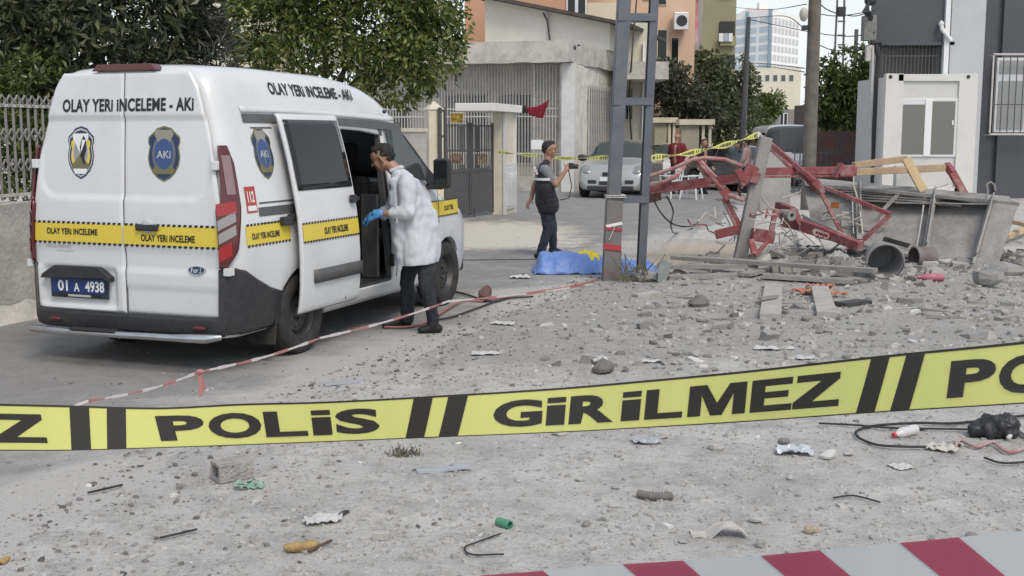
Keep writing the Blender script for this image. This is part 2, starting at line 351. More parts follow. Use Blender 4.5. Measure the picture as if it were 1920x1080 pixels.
# gate posts and gate
gp = thing('gate_pillar', 'tall cream gatepost left of the dark double gate', 'pillar', (-1.63, 24.5, 0), .35)
MB().bb(-.16, .16, -.16, .16, 0, 2.32).build('shaft', cream, gp, bevel=.01)
b = MB(); b.add([(-.18, -.18, 2.32), (.18, -.18, 2.32), (.18, .18, 2.32), (-.18, .18, 2.32), (0, 0, 2.5)], [(0, 1, 4), (1, 2, 4), (2, 3, 4), (3, 0, 4), (3, 2, 1, 0)]); b.build('cap', cream, gp)
ga, gb = G(834, 414), G(926, 402); gd = gb - ga; gl = gd.length
gate = thing('iron_gate', 'dark grey double gate with solid lower panels and barred top', 'gate', ga, math.atan2(gd.y, gd.x))
for i in range(2):
    x0, x1 = (.02, gl / 2 - .012) if i == 0 else (gl / 2 + .012, gl - .02)
    MB().bb(x0 + .06, x1 - .06, -.012, .012, .16, 1.0).build('panel', dark_iron, gate)
    b = MB()
    for z in (.09, 1.0, 1.45, 1.98): b.bb(x0 + .05, x1 - .05, -.025, .025, z, z + (.07 if z < 1.2 else .035))
    b.bb(x0, x0 + .05, -.03, .03, .06, 2.06); b.bb(x1 - .05, x1, -.03, .03, .06, 2.06); b.build('frame', dark_iron, gate)
    n = 9
    for q in range(n):
        x = lerp(x0 + .05, x1 - .05, (q + .5) / n)
        if i == 0 and q == 0: gbar = MB().bb(-.009, .009, -.009, .009, 1.05, 2.0).build('bar', dark_iron, gate); gbar.location.x = x
        else: share(gbar, gate, (x, 0, 0))
b = MB(); b.bb(-.20, -.14, -.03, .03, 1.1, 2.36); b.bb(-.02, .04, -.035, .035, .05, 2.36); b.bb(-.14, -.02, -.02, .02, 2.28, 2.33); b.bb(-.14, -.02, -.02, .02, 1.75, 1.79); b.build('hinge_post', dark_iron, gate)
MB().bb(gl * .55, gl * .55 + .04, -.05, -.02, -.0, .2).build('drop_bolt', dark_iron, gate)
gw = thing('gate_porch', 'white gate porch with overhanging flat slab and panelled meter cupboard', 'gate porch', gb + V(.02, -.1, 0), wang + .02)
MB().bb(0.03, .9, -.22, .06, 0, 2.3).build('pier', cream, gw, bevel=.008)
MB().bb(.0, .07, -.26, -.2, 0, 2.28).build('trim', white_paint, gw); MB().bb(.84, .92, -.28, -.2, 0, 2.28).build('trim', white_paint, gw)
MB().bb(-1.35, 1.1, -.36, .5, 2.3, 2.47).build('slab', mat('white_slab', (.72, .71, .67), .7, stain=(.45, .42, .37), stain_amt=.4), gw, bevel=.012)
cb = MB().bb(.09, .82, -.262, -.225, .12, 1.14).build('cupboard', white_paint, gw)
for x0 in (.12, .47): MB().bb(x0, x0 + .32, -.278, -.263, .18, 1.06).build('door_leaf', white_paint, cb, bevel=.006)
# the white house
HS = 1.23; HC = V(1.62, 30.0, 0); HY = -.30
house = thing('white_house', 'single storey white house with barred porch and flat concrete eave', 'house', HC * HS - V(0, 0, H * (HS - 1)), HY); house.scale = (HS, HS, HS)
MB().bb(-6.5, -.02, .85, 8.5, 0, 3.62).build('wall', white_wall, house)
MB().bb(-.42, 0., .0, .85, 0, 3.58).build('corner_wall', white_wall, house)
MB().bb(-.32, .02, -.18, .0, .0, 3.6).build('pilaster', mat('grey_white', (.66, .66, .65), .85, stain=(.36, .34, .31), stain_amt=.5), house)
MB().bb(-6.6, -.42, -.05, .85, 0, .72).build('porch_base', cream, house); MB().bb(-6.6, -.33, -.07, -.051, .16, .72).build('stone_course', old_concrete, house)
b = MB(); b.grid(lambda u, v: V(lerp(-6.9, -.05, u), -.55, lerp(3.60 + .04 * n3((u * 14, 0, 0)), 4.14, v)), 60, 2); b.grid(lambda u, v: V(lerp(-.05, .28, u), lerp(-.55, 8.8, u), lerp(3.60 + .05 * n3((u * 14, 5, 0)), 4.14, v)), 60, 2)
b.grid(lambda u, v: V(lerp(-6.9, lerp(-.05, .28, v), u), lerp(-.55, 8.8, v), 4.14), 6, 6); b.grid(lambda u, v: V(lerp(-6.9, lerp(-.05, .28, v), u), lerp(-.55, 8.8, v), 3.62), 6, 6); b.build('eave_slab', old_concrete, house)
for x0, x1, z0, z1 in ((-2.35, -1.35, 1.0, 2.9), (-3.9, -2.6, .75, 2.9), (-5.9, -4.9, 1.2, 2.7)):
    w = MB().bb(x0, x1, .80, .86, z0, z1).build('window', white_iron, house); mid = (x0 + x1) / 2
    for q0, q1 in ((x0 + .06, mid - .03), (mid + .03, x1 - .06)): MB().bb(q0, q1, .78, .799, z0 + .06, z1 - .06).build('pane', mat('curtain_glass', (.20, .21, .20), .25) if q0 < mid - .2 else mat('grey_glass', (.10, .105, .11), .2), w)
gb_ = None; x = -6.5
while x < -.45:
    if gb_ is None: gb_ = MB().bb(-.011, .011, -.011, .011, .72, 3.6).build('grille_bar', white_iron, house); gb_.location = (x, -.02, 0)
    else: share(gb_, house, (x, -.02, 0))
    x += .082
b = MB()
for z in (1.3, 2.25, 2.45): b.bb(-6.5, -.45, -.03, -.012, z, z + .035)
b.bb(-1.12, -1.06, -.04, .02, .72, 3.6); b.build('grille_rail', white_iron, house)
sw = MB().bb(.0, .03, 1.4, 4.6, 1.25, 3.1).build('window', white_iron, house); MB().bb(.031, .045, 1.5, 4.5, 1.35, 3.0).build('pane', mat('dusty_glass', (.16, .16, .15), .4), sw)
sb_ = None
for q in range(15):
    if sb_ is None: sb_ = MB().bb(.05, .075, -.012, .012, 1.2, 3.15).build('grille_bar', white_iron, house); sb_.location.y = 1.5
    else: share(sb_, house, (0, 1.5 + q * .214, 0))
MB().bb(.046, .06, 1.35, 4.65, 1.12, 1.22).build('sill', old_concrete, house)
MB().bb(-.0, .02, 4.9, 5.6, .1, 2.3).build('side_door', roof_dark, house)
# upper lean-to storey
b = MB(); y0, y1 = 3.2, 8.4
for y in (y0, y1): b.v += [(-3.5, y, 4.14), (.17, y, 4.14), (.17, y, 4.86), (-3.5, y, 5.66)]
b.f = [(0, 1, 2, 3), (7, 6, 5, 4), (0, 4, 5, 1), (1, 5, 6, 2), (2, 6, 7, 3), (3, 7, 4, 0)]; b.build('upper_wall', mat('lean_to_plaster', (.66, .64, .57), .9, col2=(.60, .57, .50), scale=1.2, stain=(.50, .38, .29), stain_amt=.4, stain_scale=.5), house)
MB().beam((-4.2, 5.6, 5.87), (.85, 5.6, 4.77), 5.7, .09, (0, 0, 1)).build('lean_to_roof', roof_dark, house)
MB().tube([(-1.62, 3.17, 4.14), (-1.62, 3.17, 5.2)], .035, 6).build('downpipe', white_iron, house); MB().tube([(-1.5, 3.16, 4.16), (-1.62, 3.1, 5.0), (-1.75, 3.16, 5.2)], .02, 5).build('cable', black_plastic, house)
b = MB(); b.grid(lambda u, v: V(lerp(-5., -3.1, u), lerp(-.5, .9, v), 4.15 + .16 * (1 - abs(2 * u - 1)) * (1 - v) * (1 + n3((u * 5, v * 3, 1)))), 12, 4); b.build('roof_felt', roof_dark, house, solid=.02)
pg = MB(); pg.lathe([(0, -.02), (.035, 0), (.05, .06), (.03, .12), (0, .14)], 8, AT(1078, 93, 36.2)); pg.ell(AT(1085, 85, 36.2), (.05, .03, .03)); pigeon = pg.build('rooftop_bird', mat('bird_grey', (.05, .05, .055), .7), smooth=True); tag(pigeon, 'small dark bird perched on the corner of the concrete eave', 'bird')
# laundry, signs on the porch
cl_ = thing('hanging_cloth', 'red and dark green cloth hung on the porch bars', 'cloth', AT(1000, 215, 36.5))
def cloth(c0, c1, c2, c3, nm, m, amp=.05):
    b = MB(); b.grid(lambda u, v: lerp(lerp(c0, c1, u), lerp(c3, c2, u), v) + V(0, amp * math.sin(u * 13 + v * 2), -.10 * math.sin(u * 3.14) * (1 - v) - .05 * n3((u * 6, v, 1)) * v), 22, 8); return b.build(nm, m, cl_, smooth=True, solid=.012)
cloth(AT(985, 200, 36.7), AT(1030, 186, 36.6), AT(1018, 222, 36.6), AT(992, 216, 36.7), 'red_panel', mat('red_cloth', (.24, .014, .03), .9, col2=(.15, .01, .02), scale=6))
cloth(AT(957, 205, 37.0), AT(986, 197, 36.9), AT(990, 212, 36.9), AT(962, 210, 37.0), 'dark_panel', mat('dark_green_cloth', (.012, .03, .024), .85))
nb = MB().box(AT(1007, 271, 36.55), (.37, .012, .29)).build('notice_board', white_print); tag(nb, 'blank white notice fixed to the porch bars above the photographer', 'notice')
for nm, lb, px, py, w, h, c in (('yellow_poster', 'dull yellow poster high behind the dark gate', 857, 221, .30, .22, (.34, .24, .03)), ('orange_poster', 'orange brown picture behind the left gate leaf', 856, 297, .32, .24, (.30, .17, .10)), ('brown_poster', 'ochre framed picture behind the right gate leaf', 905, 297, .24, .24, (.30, .20, .10))):
    t = thing(nm, lb, 'poster', AT(px, py, 33.5)); c0 = AT(px, py, 33.5)
    MB().box(c0, (w * 1.2 + .05, .02, h * 1.2 + .05)).build('frame', mat('poster_frame', (.5, .47, .42), .7), t); MB().box(c0 + V(0, -.016, 0), (w * 1.2, .01, h * 1.2)).build('print', mat(nm + '_print', c, .6, col2=tuple(v * .35 for v in c), scale=9, amt=.9), t)
# ================================================================== THE VAN
VY = .3632
van = thing('police_van', 'white high roof police van seen from behind with side door slid open', 'van', (-2.995, 8.914, 0), -VY + math.pi / 2)   # local x forward, y left
ZW = [.28, .36, .45, .58, .82, 1.0, 1.15, 1.30, 1.45, 1.60, 1.75, 1.87, 1.95, 2.05, 2.15, 2.22, 2.28, 2.32, 2.345, 2.362, 2.37]
YW = [.90, .935, .955, .972, .985, .982, .972, .955, .932, .905, .872, .842, .82, .79, .758, .73, .695, .64, .55, .36, .0]
Wz = lambda z: float(np.interp(z, ZW, YW))
corner = lambda x: float(np.interp(x, [.05, .08, .12, .17, .24], [.10, .055, .022, .006, 0]))
fxw = lambda x: float(np.interp(x, [3.85, 4.2, 4.45, 4.7, 4.86, 4.95], [1, .975, .93, .86, .76, .60]))
ztop = lambda x: float(np.interp(x, [0.05, .10, .18, .4, 1, 2, 2.35, 2.65, 2.9, 3.1, 3.25, 3.5, 3.8, 4.05, 4.4, 4.7, 4.86, 4.95], [2.30, 2.325, 2.345, 2.36, 2.37, 2.36, 2.335, 2.285, 2.21, 2.12, 2.02, 1.78, 1.50, 1.26, 1.11, .96, .83, .62]))
WHEELS = (1.03, 3.965)
def zlow(x):
    z = .28
    for w in WHEELS:
        if abs(x - w) < .41: z = max(z, .33 + math.sqrt(.41 ** 2 - (x - w) ** 2))
    return z
ZN = sorted(set(ZW + [.32, .40, .42, .51, .65, .74, .9, 1.08, 1.22, 1.36, 1.40, 1.52, 1.68, 1.80, 1.84, 1.9, 2.0, 2.1, 2.19]))
def sec(x, zn, side):
    zt, zl = ztop(x), zlow(x); z = zn
    if zn > 1.0: zb = min(1.0, zt - .12); z = zb + (zn - 1.0) / 1.37 * (zt - zb)
    elif zt - .12 < 1.0: z = .28 + (zn - .28) / .72 * (zt - .12 - .28)
    if zn < .9: z = zl + (zn - .28) / .62 * (min(.9, max(z, zl) if zt - .12 >= 1 else zt - .2) - zl) if zl > .28 else z
    y = (Wz(zn) - corner(x)) * fxw(x)
    return V(x + lean(z) * max(0., 1 - (x - .05) / .5), side * y, z)
lean = lambda z: .095 * max(0., (z - .95) / 1.35) ** 1.7
xs = sorted(set([.05, .08, .12, .17, .24, .32, .40] + [round(.46 + .055 * i, 3) for i in range(82)] + [1.75, 2.68, 1.85, 4.95]))
xs = [x for i, x in enumerate(xs) if i == 0 or x - xs[i - 1] > .012 or x in (1.75, 2.68, 1.85)]
ring = [(z, -1) for z in ZN] + [(z, 1) for z in reversed(ZN[:-1])]
nr = len(ring); body = MB()
for x in xs:
    for z, s in ring: body.v.append(sec(x, z, s))
cells = {}
for i in range(len(xs) - 1):
    xc = (xs[i] + xs[i + 1]) / 2
    for j in range(nr - 1):
        (za, sa), (zb, sb) = ring[j], ring[j + 1]; zc = (za + zb) / 2; s = -1 if j < len(ZN) - 1 else 1
        q = (i * nr + j, (i + 1) * nr + j, (i + 1) * nr + j + 1, i * nr + j + 1)
        if s < 0 and 1.75 < xc < 2.68 and .42 < zc < 1.87: continue
        if s > 0 and 1.85 < xc < 2.68 and 1.36 < zc < 1.84: cells.setdefault('lw', []).append(q); continue
        if 3.27 < xc < 4.0 and zc > 1.84: cells.setdefault('ws', []).append(q); continue
        if s > 0 and 2.79 < xc < 3.6 and 1.36 < zc < 1.84 and xc < 3.66 - (zc - 1.36) * 1.15: cells.setdefault('fw', []).append(q); continue
        body.f.append(q)
e = len(xs) - 1
body.f += [tuple(reversed(range(nr))), tuple(e * nr + k for k in range(nr))]
bo = MB(); bo.v, bo.f = [tuple(v) for v in body.v], body.f
body_o = bo.build('body', white_paint, van, smooth=True)
md = body_o.modifiers.new('solid', 'SOLIDIFY'); md.thickness = .035; md.offset = -1
def cellpatch(name, key, off, m):
    b = MB(); vs = [Vector(v) for v in body.v]; cen = V(2.5, 0, 1.2)
    for q in cells[key]:
        n = (vs[q[1]] - vs[q[0]]).cross(vs[q[3]] - vs[q[0]]).normalized()
        p = [vs[k] for k in q]
        if n.dot(p[0] - cen) < 0: n = -n
        b.add([v + n * off for v in p], [(0, 1, 2, 3)])
    return b.build(name, m, van, smooth=True)
cellpatch('side_window', 'lw', -.012, clear_glass); cellpatch('windscreen', 'ws', .0, tint_glass); cellpatch('front_window', 'fw', -.012, clear_glass)
MB().bb(3.30, 4.05, -.80, .80, .86, 1.10).build('dashboard', black_plastic, van, bevel=.05)
def S(x, z, off=0., side=-1): return V(x, side * ((Wz(z) - corner(x)) * fxw(x) + off), z)
def rbox(y, z, cy, cz, hy, hz, r):
    qx, qz = abs(y - cy) - hy + r, abs(z - cz) - hz + r
    return math.hypot(max(qx, 0), max(qz, 0)) + min(max(qx, qz), 0) - r
def Rx(y, z):
    x = lean(z) + .012 * (abs(y) / .9) ** 4
    d = rbox(y, z, 0, 1.635, .80, .315, .17 if z < 1.6 else .05); x += .017 * sstep(.012, -.03, d)
    x += .012 * sstep(.76, .80, z) * sstep(.98, .90, z)
    d = rbox(y, z, .45, .62, .37, .165, .03); x += .03 * sstep(.01, -.03, d)
    x += .01 * sstep(.66, .63, z) * (1 if y < 0 else 0)
    return x
def R(y, z, off=.004): return V(Rx(y, z) - off, y, z)
ymax = lambda z: Wz(z) - .085 - .02 * sstep(2.15, 2.29, z)
for s in (1, -1):
    def dp(u, v, s=s):
        z = lerp(.435, 2.285, v); y = s * lerp(.004, ymax(z), u); ed = min(u * .85, (1 - u) * .85, v * 1.85, (1 - v) * 1.85)
        return V(Rx(y, z) + .014 * (1 - sstep(0, .018, ed)), y, z)
    uu = [0, .006, .014, .022] + list(np.linspace(.04, .96, 40)) + [.978, .986, .994, 1]; vv = [0, .003, .006, .01] + list(np.linspace(.02, .98, 84)) + [.99, .994, .997, 1]
    b = MB(); b.v = [dp(u, v) for v in vv for u in uu]; k = len(uu); b.f = [(j * k + i, j * k + i + 1, (j + 1) * k + i + 1, (j + 1) * k + i) for j in range(len(vv) - 1) for i in range(k - 1)]
    d = b.build('rear_door', white_paint, van, smooth='all')
    if s > 0: ldoor = d
    else: rdoor = d
# door furniture
h = MB(); h.bb(-.03, .01, -.335, -.135, 1.085, 1.135); hd = h.build('door_handle', black_plastic, rdoor, bevel=.012)
MB().ell((-.002, -.235, 1.12), (.02, .06, .055)).build('handle_cup', silver_print, rdoor, smooth=True)
b = MB(); b.prism([(.80, .685), (.78, .72), (.66, .79), (.23, .79), (.12, .71), (.12, .675), (.20, .70)], lambda y, z: V(-.035, y, z), lambda y, z: V(.03, y, z)); b.build('plate_hood', black_plastic, ldoor, bevel=.006)
pl = MB().box((.012, .45, .615), (.014, .56, .165)).build('plate_frame', black_plastic, ldoor, bevel=.004)
MB().box((.003, .45, .628), (.006, .525, .115)).build('number_plate', plate_blue, ldoor)
pf = lambda y0, y1, z0, z1: (lambda u, v: V(-.003, lerp(y0, y1, u), lerp(z0, z1, v)))
lettering('01', pf(.652, .555, .585, .672), 'plate_digits', white_print, ldoor, .028); lettering('A', pf(.495, .44, .585, .655), 'plate_digits', white_print, ldoor, .028); lettering('4938', pf(.385, .20, .585, .672), 'plate_digits', white_print, ldoor, .028)
MB().box((.0035, .45, .551), (.003, .22, .016)).build('plate_strip', silver_print, ldoor)
for y in (.62, .28): MB().box((.0035, y, .551), (.003, .08, .014)).build('plate_strip', black_print, ldoor)
ov = MB(); ov.prism([(-.665 + .075 * math.cos(t * math.tau / 24), .80 + .031 * math.sin(t * math.tau / 24)) for t in range(24)], lambda y, z: R(y, z, .016), lambda y, z: R(y, z, .0)); oval = ov.build('badge', chrome, rdoor)
ov = MB(); ov.prism([(-.665 + .068 * math.cos(t * math.tau / 24), .80 + .026 * math.sin(t * math.tau / 24)) for t in range(24)], lambda y, z: R(y, z, .019), lambda y, z: R(y, z, .0)); ov.build('badge_face', navy_print, rdoor)
lettering('Ford', lambda u, v: R(lerp(-.622, -.708, u), lerp(.783, .819, v), .0215), 'badge_script', white_print, rdoor, .0)
# yellow band, dashes, words
def band(fn, x0, x1, z0, z1, parent, n=10, dash=.028, words=None):
    b = MB(); b.grid(lambda u, v: fn(lerp(x0, x1, u), lerp(z0, z1, v), .003), max(4, n), 4); b.build('yellow_band', yellow_print, parent, smooth='all')
    L = abs(x1 - x0); k = max(2, int(L / (dash * 1.7))); b = MB(); sg = 1 if x1 > x0 else -1
    for i in range(k):
        a = x0 + sg * L * (i + .2) / k
        for za, zb in ((z1 - .004, z1 + .014), (z0 - .014, z0 + .004)): b.add([fn(a, za, .005), fn(a + sg * dash, za, .005), fn(a + sg * dash + sg * .006, zb, .005), fn(a + sg * .006, zb, .005)], [(0, 1, 2, 3)])
    b.build('band_dashes', black_print, parent, raw=True)['kind'] = 'stuff'
    if words:
        tx, a, c, za, zb = words; lettering(tx, lambda u, v: fn(lerp(a, c, u), lerp(za, zb, v), .006), 'band_words', black_print, parent, .032, 1.05)
band(lambda y, z, o: R(y, z, o), ymax(1.05) - .004, .008, .975, 1.125, ldoor, 8, words=('OLAY YERi iNCELEME', .74, .24, 1.035, 1.085))
band(lambda y, z, o: R(y, z, o), -.008, -ymax(1.05) + .004, .975, 1.125, rdoor, 8, words=('OLAY YERi iNCELEME', -.17, -.66, 1.005, 1.06))
lettering('POLiS iMDAT', lambda u, v: R(lerp(.76, .50, u), lerp(.93, .955, v), .004), 'small_words', silver_print, ldoor, .01)
lettering('www.adana', lambda u, v: R(lerp(.66, .49, u), lerp(.90, .914, v), .004), 'small_words', silver_print, ldoor, .01)
# big words across both rear doors
T, TF = text2d('OLAY YERi iNCELEME - AKi', .032, 1.05)
tl, tr, zt0, zt1 = .575, -.645, 1.985, 2.085
for s, d in ((1, ldoor), (-1, rdoor)):
    b = MB(); b.v = [R(lerp(tl, tr, u), lerp(zt0, zt1, v) + .004 * u, .004) for u, v in T]; b.f = [f for f in TF if (sum(lerp(tl, tr, T[k][0]) for k in f) / len(f) > 0) == (s > 0)]; b.build('lettering', black_print, d, raw=True)['kind'] = 'stuff'
# shields
SH = [(0, 1), (.45, .96), (.62, .90), (.98, .80), (1.0, .70), (.90, .62), (.98, .50), (1.0, .40), (.92, .27), (.70, .14), (.38, .04), (0, -.02)]
SH = SH + [(-x, y) for x, y in reversed(SH[1:-1])]
def shield(fn, cx, cz, hw, hh, parent, kind, nm='shield'):
    def lay(sc, m, o, poly=SH, dx=0., dz=0., n=nm):
        b = MB(); pts = [fn(cx + (x * sc + dx) * hw, cz + ((y - .47) * 2 * sc + dz) * hh, o) for x, y in poly]; b.add(pts + [fn(cx + dx * hw, cz + dz * hh, o)], [(i, (i + 1) % len(pts), len(pts)) for i in range(len(pts))]); return b.build(n, m, parent, raw=True)
    circ = [(math.cos(t * math.tau / 22), math.sin(t * math.tau / 22) * .5 + .47) for t in range(22)]
    if kind == 1:
        lay(1.0, navy_print, .0035); lay(.93, silver_print, .0045); lay(.86, navy_print, .0055); lay(.74, yellow_print, .0065, dz=-.02); lay(.60, silver_print, .0072, poly=circ, dz=.06); lay(.52, mat('shield_grey', (.28, .28, .28), .5), .0078, poly=circ, dz=.06)
        lay(1, black_print, .0085, poly=[(.02, .70), (.22, .82), (.42, .74), (.46, .55), (.30, .40), (.36, .24), (.16, .30), (.10, .44), (-.02, .36), (.04, .52), (-.06, .60)], n='emblem_figure')
        lay(1, white_print, .0085, poly=[(-.55, .86), (.55, .86), (.62, .78), (.45, .74), (-.45, .74), (-.62, .78)], n='scroll'); lay(1, white_print, .0085, poly=[(-.55, .16), (.55, .16), (.42, .08), (-.42, .08)], n='scroll'); lay(1, olive_print, .0085, poly=[(-.7, .235), (.7, .235), (.62, .18), (-.62, .18)], n='scroll')
    else:
        lay(1.0, olive_print, .0035); lay(.93, navy_print, .0045); lay(.74, mat('slate_print', (.12, .13, .16), .5), .0055, poly=circ, dz=.03); lay(.57, blue_print, .0065, poly=circ, dz=.03)
        lay(1, mat('tan_print', (.27, .26, .22), .5), .0065, poly=[(-.5, .93), (.5, .93), (.6, .84), (.4, .79), (-.4, .79), (-.6, .84)], n='scroll'); lay(1, olive_print, .0065, poly=[(-.72, .2), (.72, .2), (.55, .12), (-.55, .12)], n='scroll')
        lettering('AKi', lambda u, v: fn(cx + lerp(-.44, .44, u) * hw, cz + lerp(-.12, .16, v) * hh, .0085), 'shield_letters', silver_print, parent, .015)
shield(lambda y, z, o: R(-y, z, o), -.405, 1.665, .125, .20, ldoor, 1); shield(lambda y, z, o: R(-y, z, o), .375, 1.66, .145, .205, rdoor, 2)
# third brake light, roof lip
b = MB(); b.prism([(.30, 2.295), (.25, 2.345), (-.25, 2.345), (-.30, 2.295)], lambda y, z: V(.085, y, z), lambda y, z: V(.2, y, z)); b.build('brake_light', dark_red_lens, van, bevel=.006)
# tail lights: wrap the rear corners
smoke_lens = mat('smoke_lens', (.26, .25, .25), .15, coat=.6)
def tail(side):
    pts = [(.004, .865), (.012, .885), (.03, .915), (.06, .945), (.10, .965), (.15, .978), (.19, .985)]
    def P(u, z, o):
        f = u * (len(pts) - 1); i = min(int(f), len(pts) - 2); x, y = lerp(pts[i][0], pts[i + 1][0], f - i), lerp(pts[i][1], pts[i + 1][1], f - i)
        k = Wz(z) / .985; nx_, ny_ = lerp(-1, 0, u), lerp(.2, 1, u)
        return V(x + lean(z) * (1 - u * .6) + nx_ * o, side * (y * k + ny_ * o - .008), z)
    lo = lambda z: np.interp(z, [.82, .90, 1.27, 1.32, 1.73], [.10, .10, .10, .34, .46]); hi = lambda z: np.interp(z, [.82, .95, 1.27, 1.6, 1.73], [.35, .68, .86, .84, .72])
    t = MB(); t.grid(lambda u, v: P(lerp(lo(lerp(.82, 1.73, v)), hi(lerp(.82, 1.73, v)), u), lerp(.82, 1.73, v), .016), 10, 40); o = t.build('tail_light', dark_red_lens, van, smooth='all', solid=.03)
    def lens(z0, z1, u0, u1, m, n, sl=.06):
        b = MB(); b.grid(lambda u, v: P(lerp(u0, u1, u), lerp(z0, z1, v) + sl * u, .042), 8, 6); b.build(n, m, o, smooth='all')
    lens(.865, .97, .14, .50, red_lens, 'red_lens', .05); lens(1.0, 1.075, .16, .64, smoke_lens, 'clear_lens', .07); lens(1.10, 1.175, .16, .66, smoke_lens, 'clear_lens', .07); lens(1.21, 1.30, .16, .70, red_lens, 'red_lens', .02); lens(1.37, 1.66, .50, .74, mat('pink_lens', (.24, .15, .15), .12, coat=.6), 'upper_lens', 0)
tail(-1); tail(1)
for s in (-1, 1):
    MB().bb(.0, .07, s * .90, s * .955, .765, .825).build('door_stop', white_paint, van, bevel=.004)
    for z in (.9, 1.55): MB().bb(.01, .07, s * (Wz(z) - .10), s * (Wz(z) - .05), z, z + .07).build('hinge', white_paint, van, bevel=.006)
# bumper and cladding
bp = [(.655, 1.0, .575), (.5, 1.003, .62), (.4, 1.003, .665), (.3, 1.002, .71), (.17, .988, .785), (.09, .955, .81), (.045, .915, .815), (.015, .885, .81), (.0, .868, .80), (-.006, .862, .445), (-.02, .80, .437), (-.035, .55, .432), (-.04, 0, .43)]
bp = [(x, -y, z) for x, y, z in bp] + [(x, y, z) for x, y, z in reversed(bp[:-1])]
b = MB()
for x, y, zt in bp:
    for z, ins in ((.30, .06), (.325, .012), (.37, 0), (.41, 0), (max(.42, lerp(.41, zt, .5)), 0), (zt - .012, 0), (zt, .014)):
        z = min(z, zt); n = Vector((x - 1.0, y, 0)).normalized(); kk = Wz(max(z, .4)) / .985 if abs(y) > .9 else 1
        b.v.append(V(x, y * kk, z) - n * ins)
k = 7; b.f = [(i * k + j, (i + 1) * k + j, (i + 1) * k + j + 1, i * k + j + 1) for i in range(len(bp) - 1) for j in range(k - 1)]
bump = b.build('bumper', black_plastic, van, smooth=True, solid=.02)
for y in (.66, -.70): MB().ell((-.042, y, .365), (.012, .062, .02)).build('reflector', dark_red_lens, bump, smooth=True)
b = MB(); b.tube([(-.05, .90, .29), (-.10, .84, .285), (-.12, .5, .283), (-.12, -.5, .295), (-.115, -.62, .297), (-.10, -.80, .30), (-.045, -.90, .31)], [.026, .028, .028, .028, .034, .036, .022], 12); b.tube([(-.1, .0, .27), (.05, 0, .3)], .02, 8)
rb = b.build('bumper_bar', chrome, van, smooth=True); MB().box((-.125, .22, .315), (.07, .42, .022)).build('step_pad', black_plastic, rb, bevel=.006)
# roof gutter strips, words, side graphics
for s in (-1, 1):
    b = MB(); b.grid(lambda u, v: S(lerp(.42, 3.12, u), lerp(1.905, 1.975, v) - .10 * u * u * .55, .006, s), 30, 2); b.build('roof_trim', grey_plastic, van, smooth='all')
    b = MB(); b.grid(lambda u, v: S(lerp(.42, 3.0, u), lerp(1.985, 2.035, v) - .05 * u * u, .005, s), 30, 2); b.build('roof_ledge', white_paint, van, smooth='all', solid=.006)
lettering('OLAY YERi iNCELEME - AKi', lambda u, v: S(lerp(.92, 2.30, u), lerp(2.135, 2.235, v) - .012 * u, .005), 'lettering', black_print, van, .03, 1.05)
MB().ell(S(2.85, 2.03, .01), (.02, .02, .02)).build('side_marker', navy_print, van, smooth=True)
band(lambda x, z, o: S(x, z, o), .20, .82, .975, 1.125, van, 8, words=('OLAY YERi iNCELEME', .27, .66, 1.015, 1.065))
band(lambda x, z, o: S(x, z, o), 2.72, 4.30, .975, 1.125, van, 16, words=('OLAY YERi', 3.85, 4.12, 1.02, 1.075))
shield(lambda x, z, o: S(x, z, o), .60, 1.66, .13, .20, van, 2)
b = MB(); b.grid(lambda u, v: S(lerp(.245, .385, u), lerp(1.22, 1.42, v), .003), 3, 3); b.build('sticker', red_print, van, raw=True)
b = MB(); b.grid(lambda u, v: S(lerp(.258, .372, u), lerp(1.235, 1.275, v), .005), 2, 2); b.build('sticker_panel', white_print, van, raw=True)
lettering('112', lambda u, v: S(lerp(.27, .36, u), lerp(1.30, 1.385, v), .005), 'sticker_digits', white_print, van, .03)
MB().bb(.245, .385, -1, -.99, 1.2, 1.21)
for z in (1.86,): 
    b = MB(); b.grid(lambda u, v: S(lerp(.50, .80, u), lerp(z, z + .012, v), .002), 6, 1); b.build('panel_seam', grey_plastic, van, raw=True)
for z0 in (1.28, 1.12): 
    b = MB(); b.grid(lambda u, v: S(lerp(.42, 1.74, u), lerp(z0, z0 + .014, v), .002), 10, 1); b.build('panel_seam', grey_plastic, van, raw=True)
b = MB(); b.grid(lambda u, v: S(lerp(.40, 1.74, u), lerp(1.185, 1.255, v), .004), 12, 2); b.build('slide_rail', grey_plastic, van, raw=True)
# sliding door slid back along the flank
def D(u, z, o=0.): return S(lerp(lerp(.85, .79, (z - .38) / 1.6), lerp(1.83, 1.71, (z - .38) / 1.6), u), z, .085 + o)
sd = MB(); cols = [0, .012, .05, .3, .6, .93, .985, 1]; rows = [.375, .39, .42, .5, .6, .8, 1., 1.15, 1.3, 1.36, 1.40, 1.5, 1.6, 1.75, 1.87, 1.90, 1.95, 1.965]
for z in rows:
    for u in cols: ed = min(u, 1 - u); sd.v.append(D(u, z, -.012 * (1 - sstep(0, .012, ed)) - .012 * (z in (.375, 1.965))))
k = len(cols); sd.f = [(j * k + i, j * k + i + 1, (j + 1) * k + i + 1, (j + 1) * k + i) for j in range(len(rows) - 1) for i in range(k - 1) if not (1.38 < (rows[j] + rows[j + 1]) / 2 < 1.885 and .05 <= (cols[i] + cols[i + 1]) / 2 <= .93)]
sdo = sd.build('sliding_door', white_paint, van, smooth=True); md = sdo.modifiers.new('solid', 'SOLIDIFY'); md.thickness = .045; md.offset = 0
b = MB(); b.grid(lambda u, v: D(lerp(.028, .968, u), lerp(1.365, 1.932, v), .0265), 12, 10); b.build('window_pane', dark_glass, sdo, smooth='all', solid=.006)
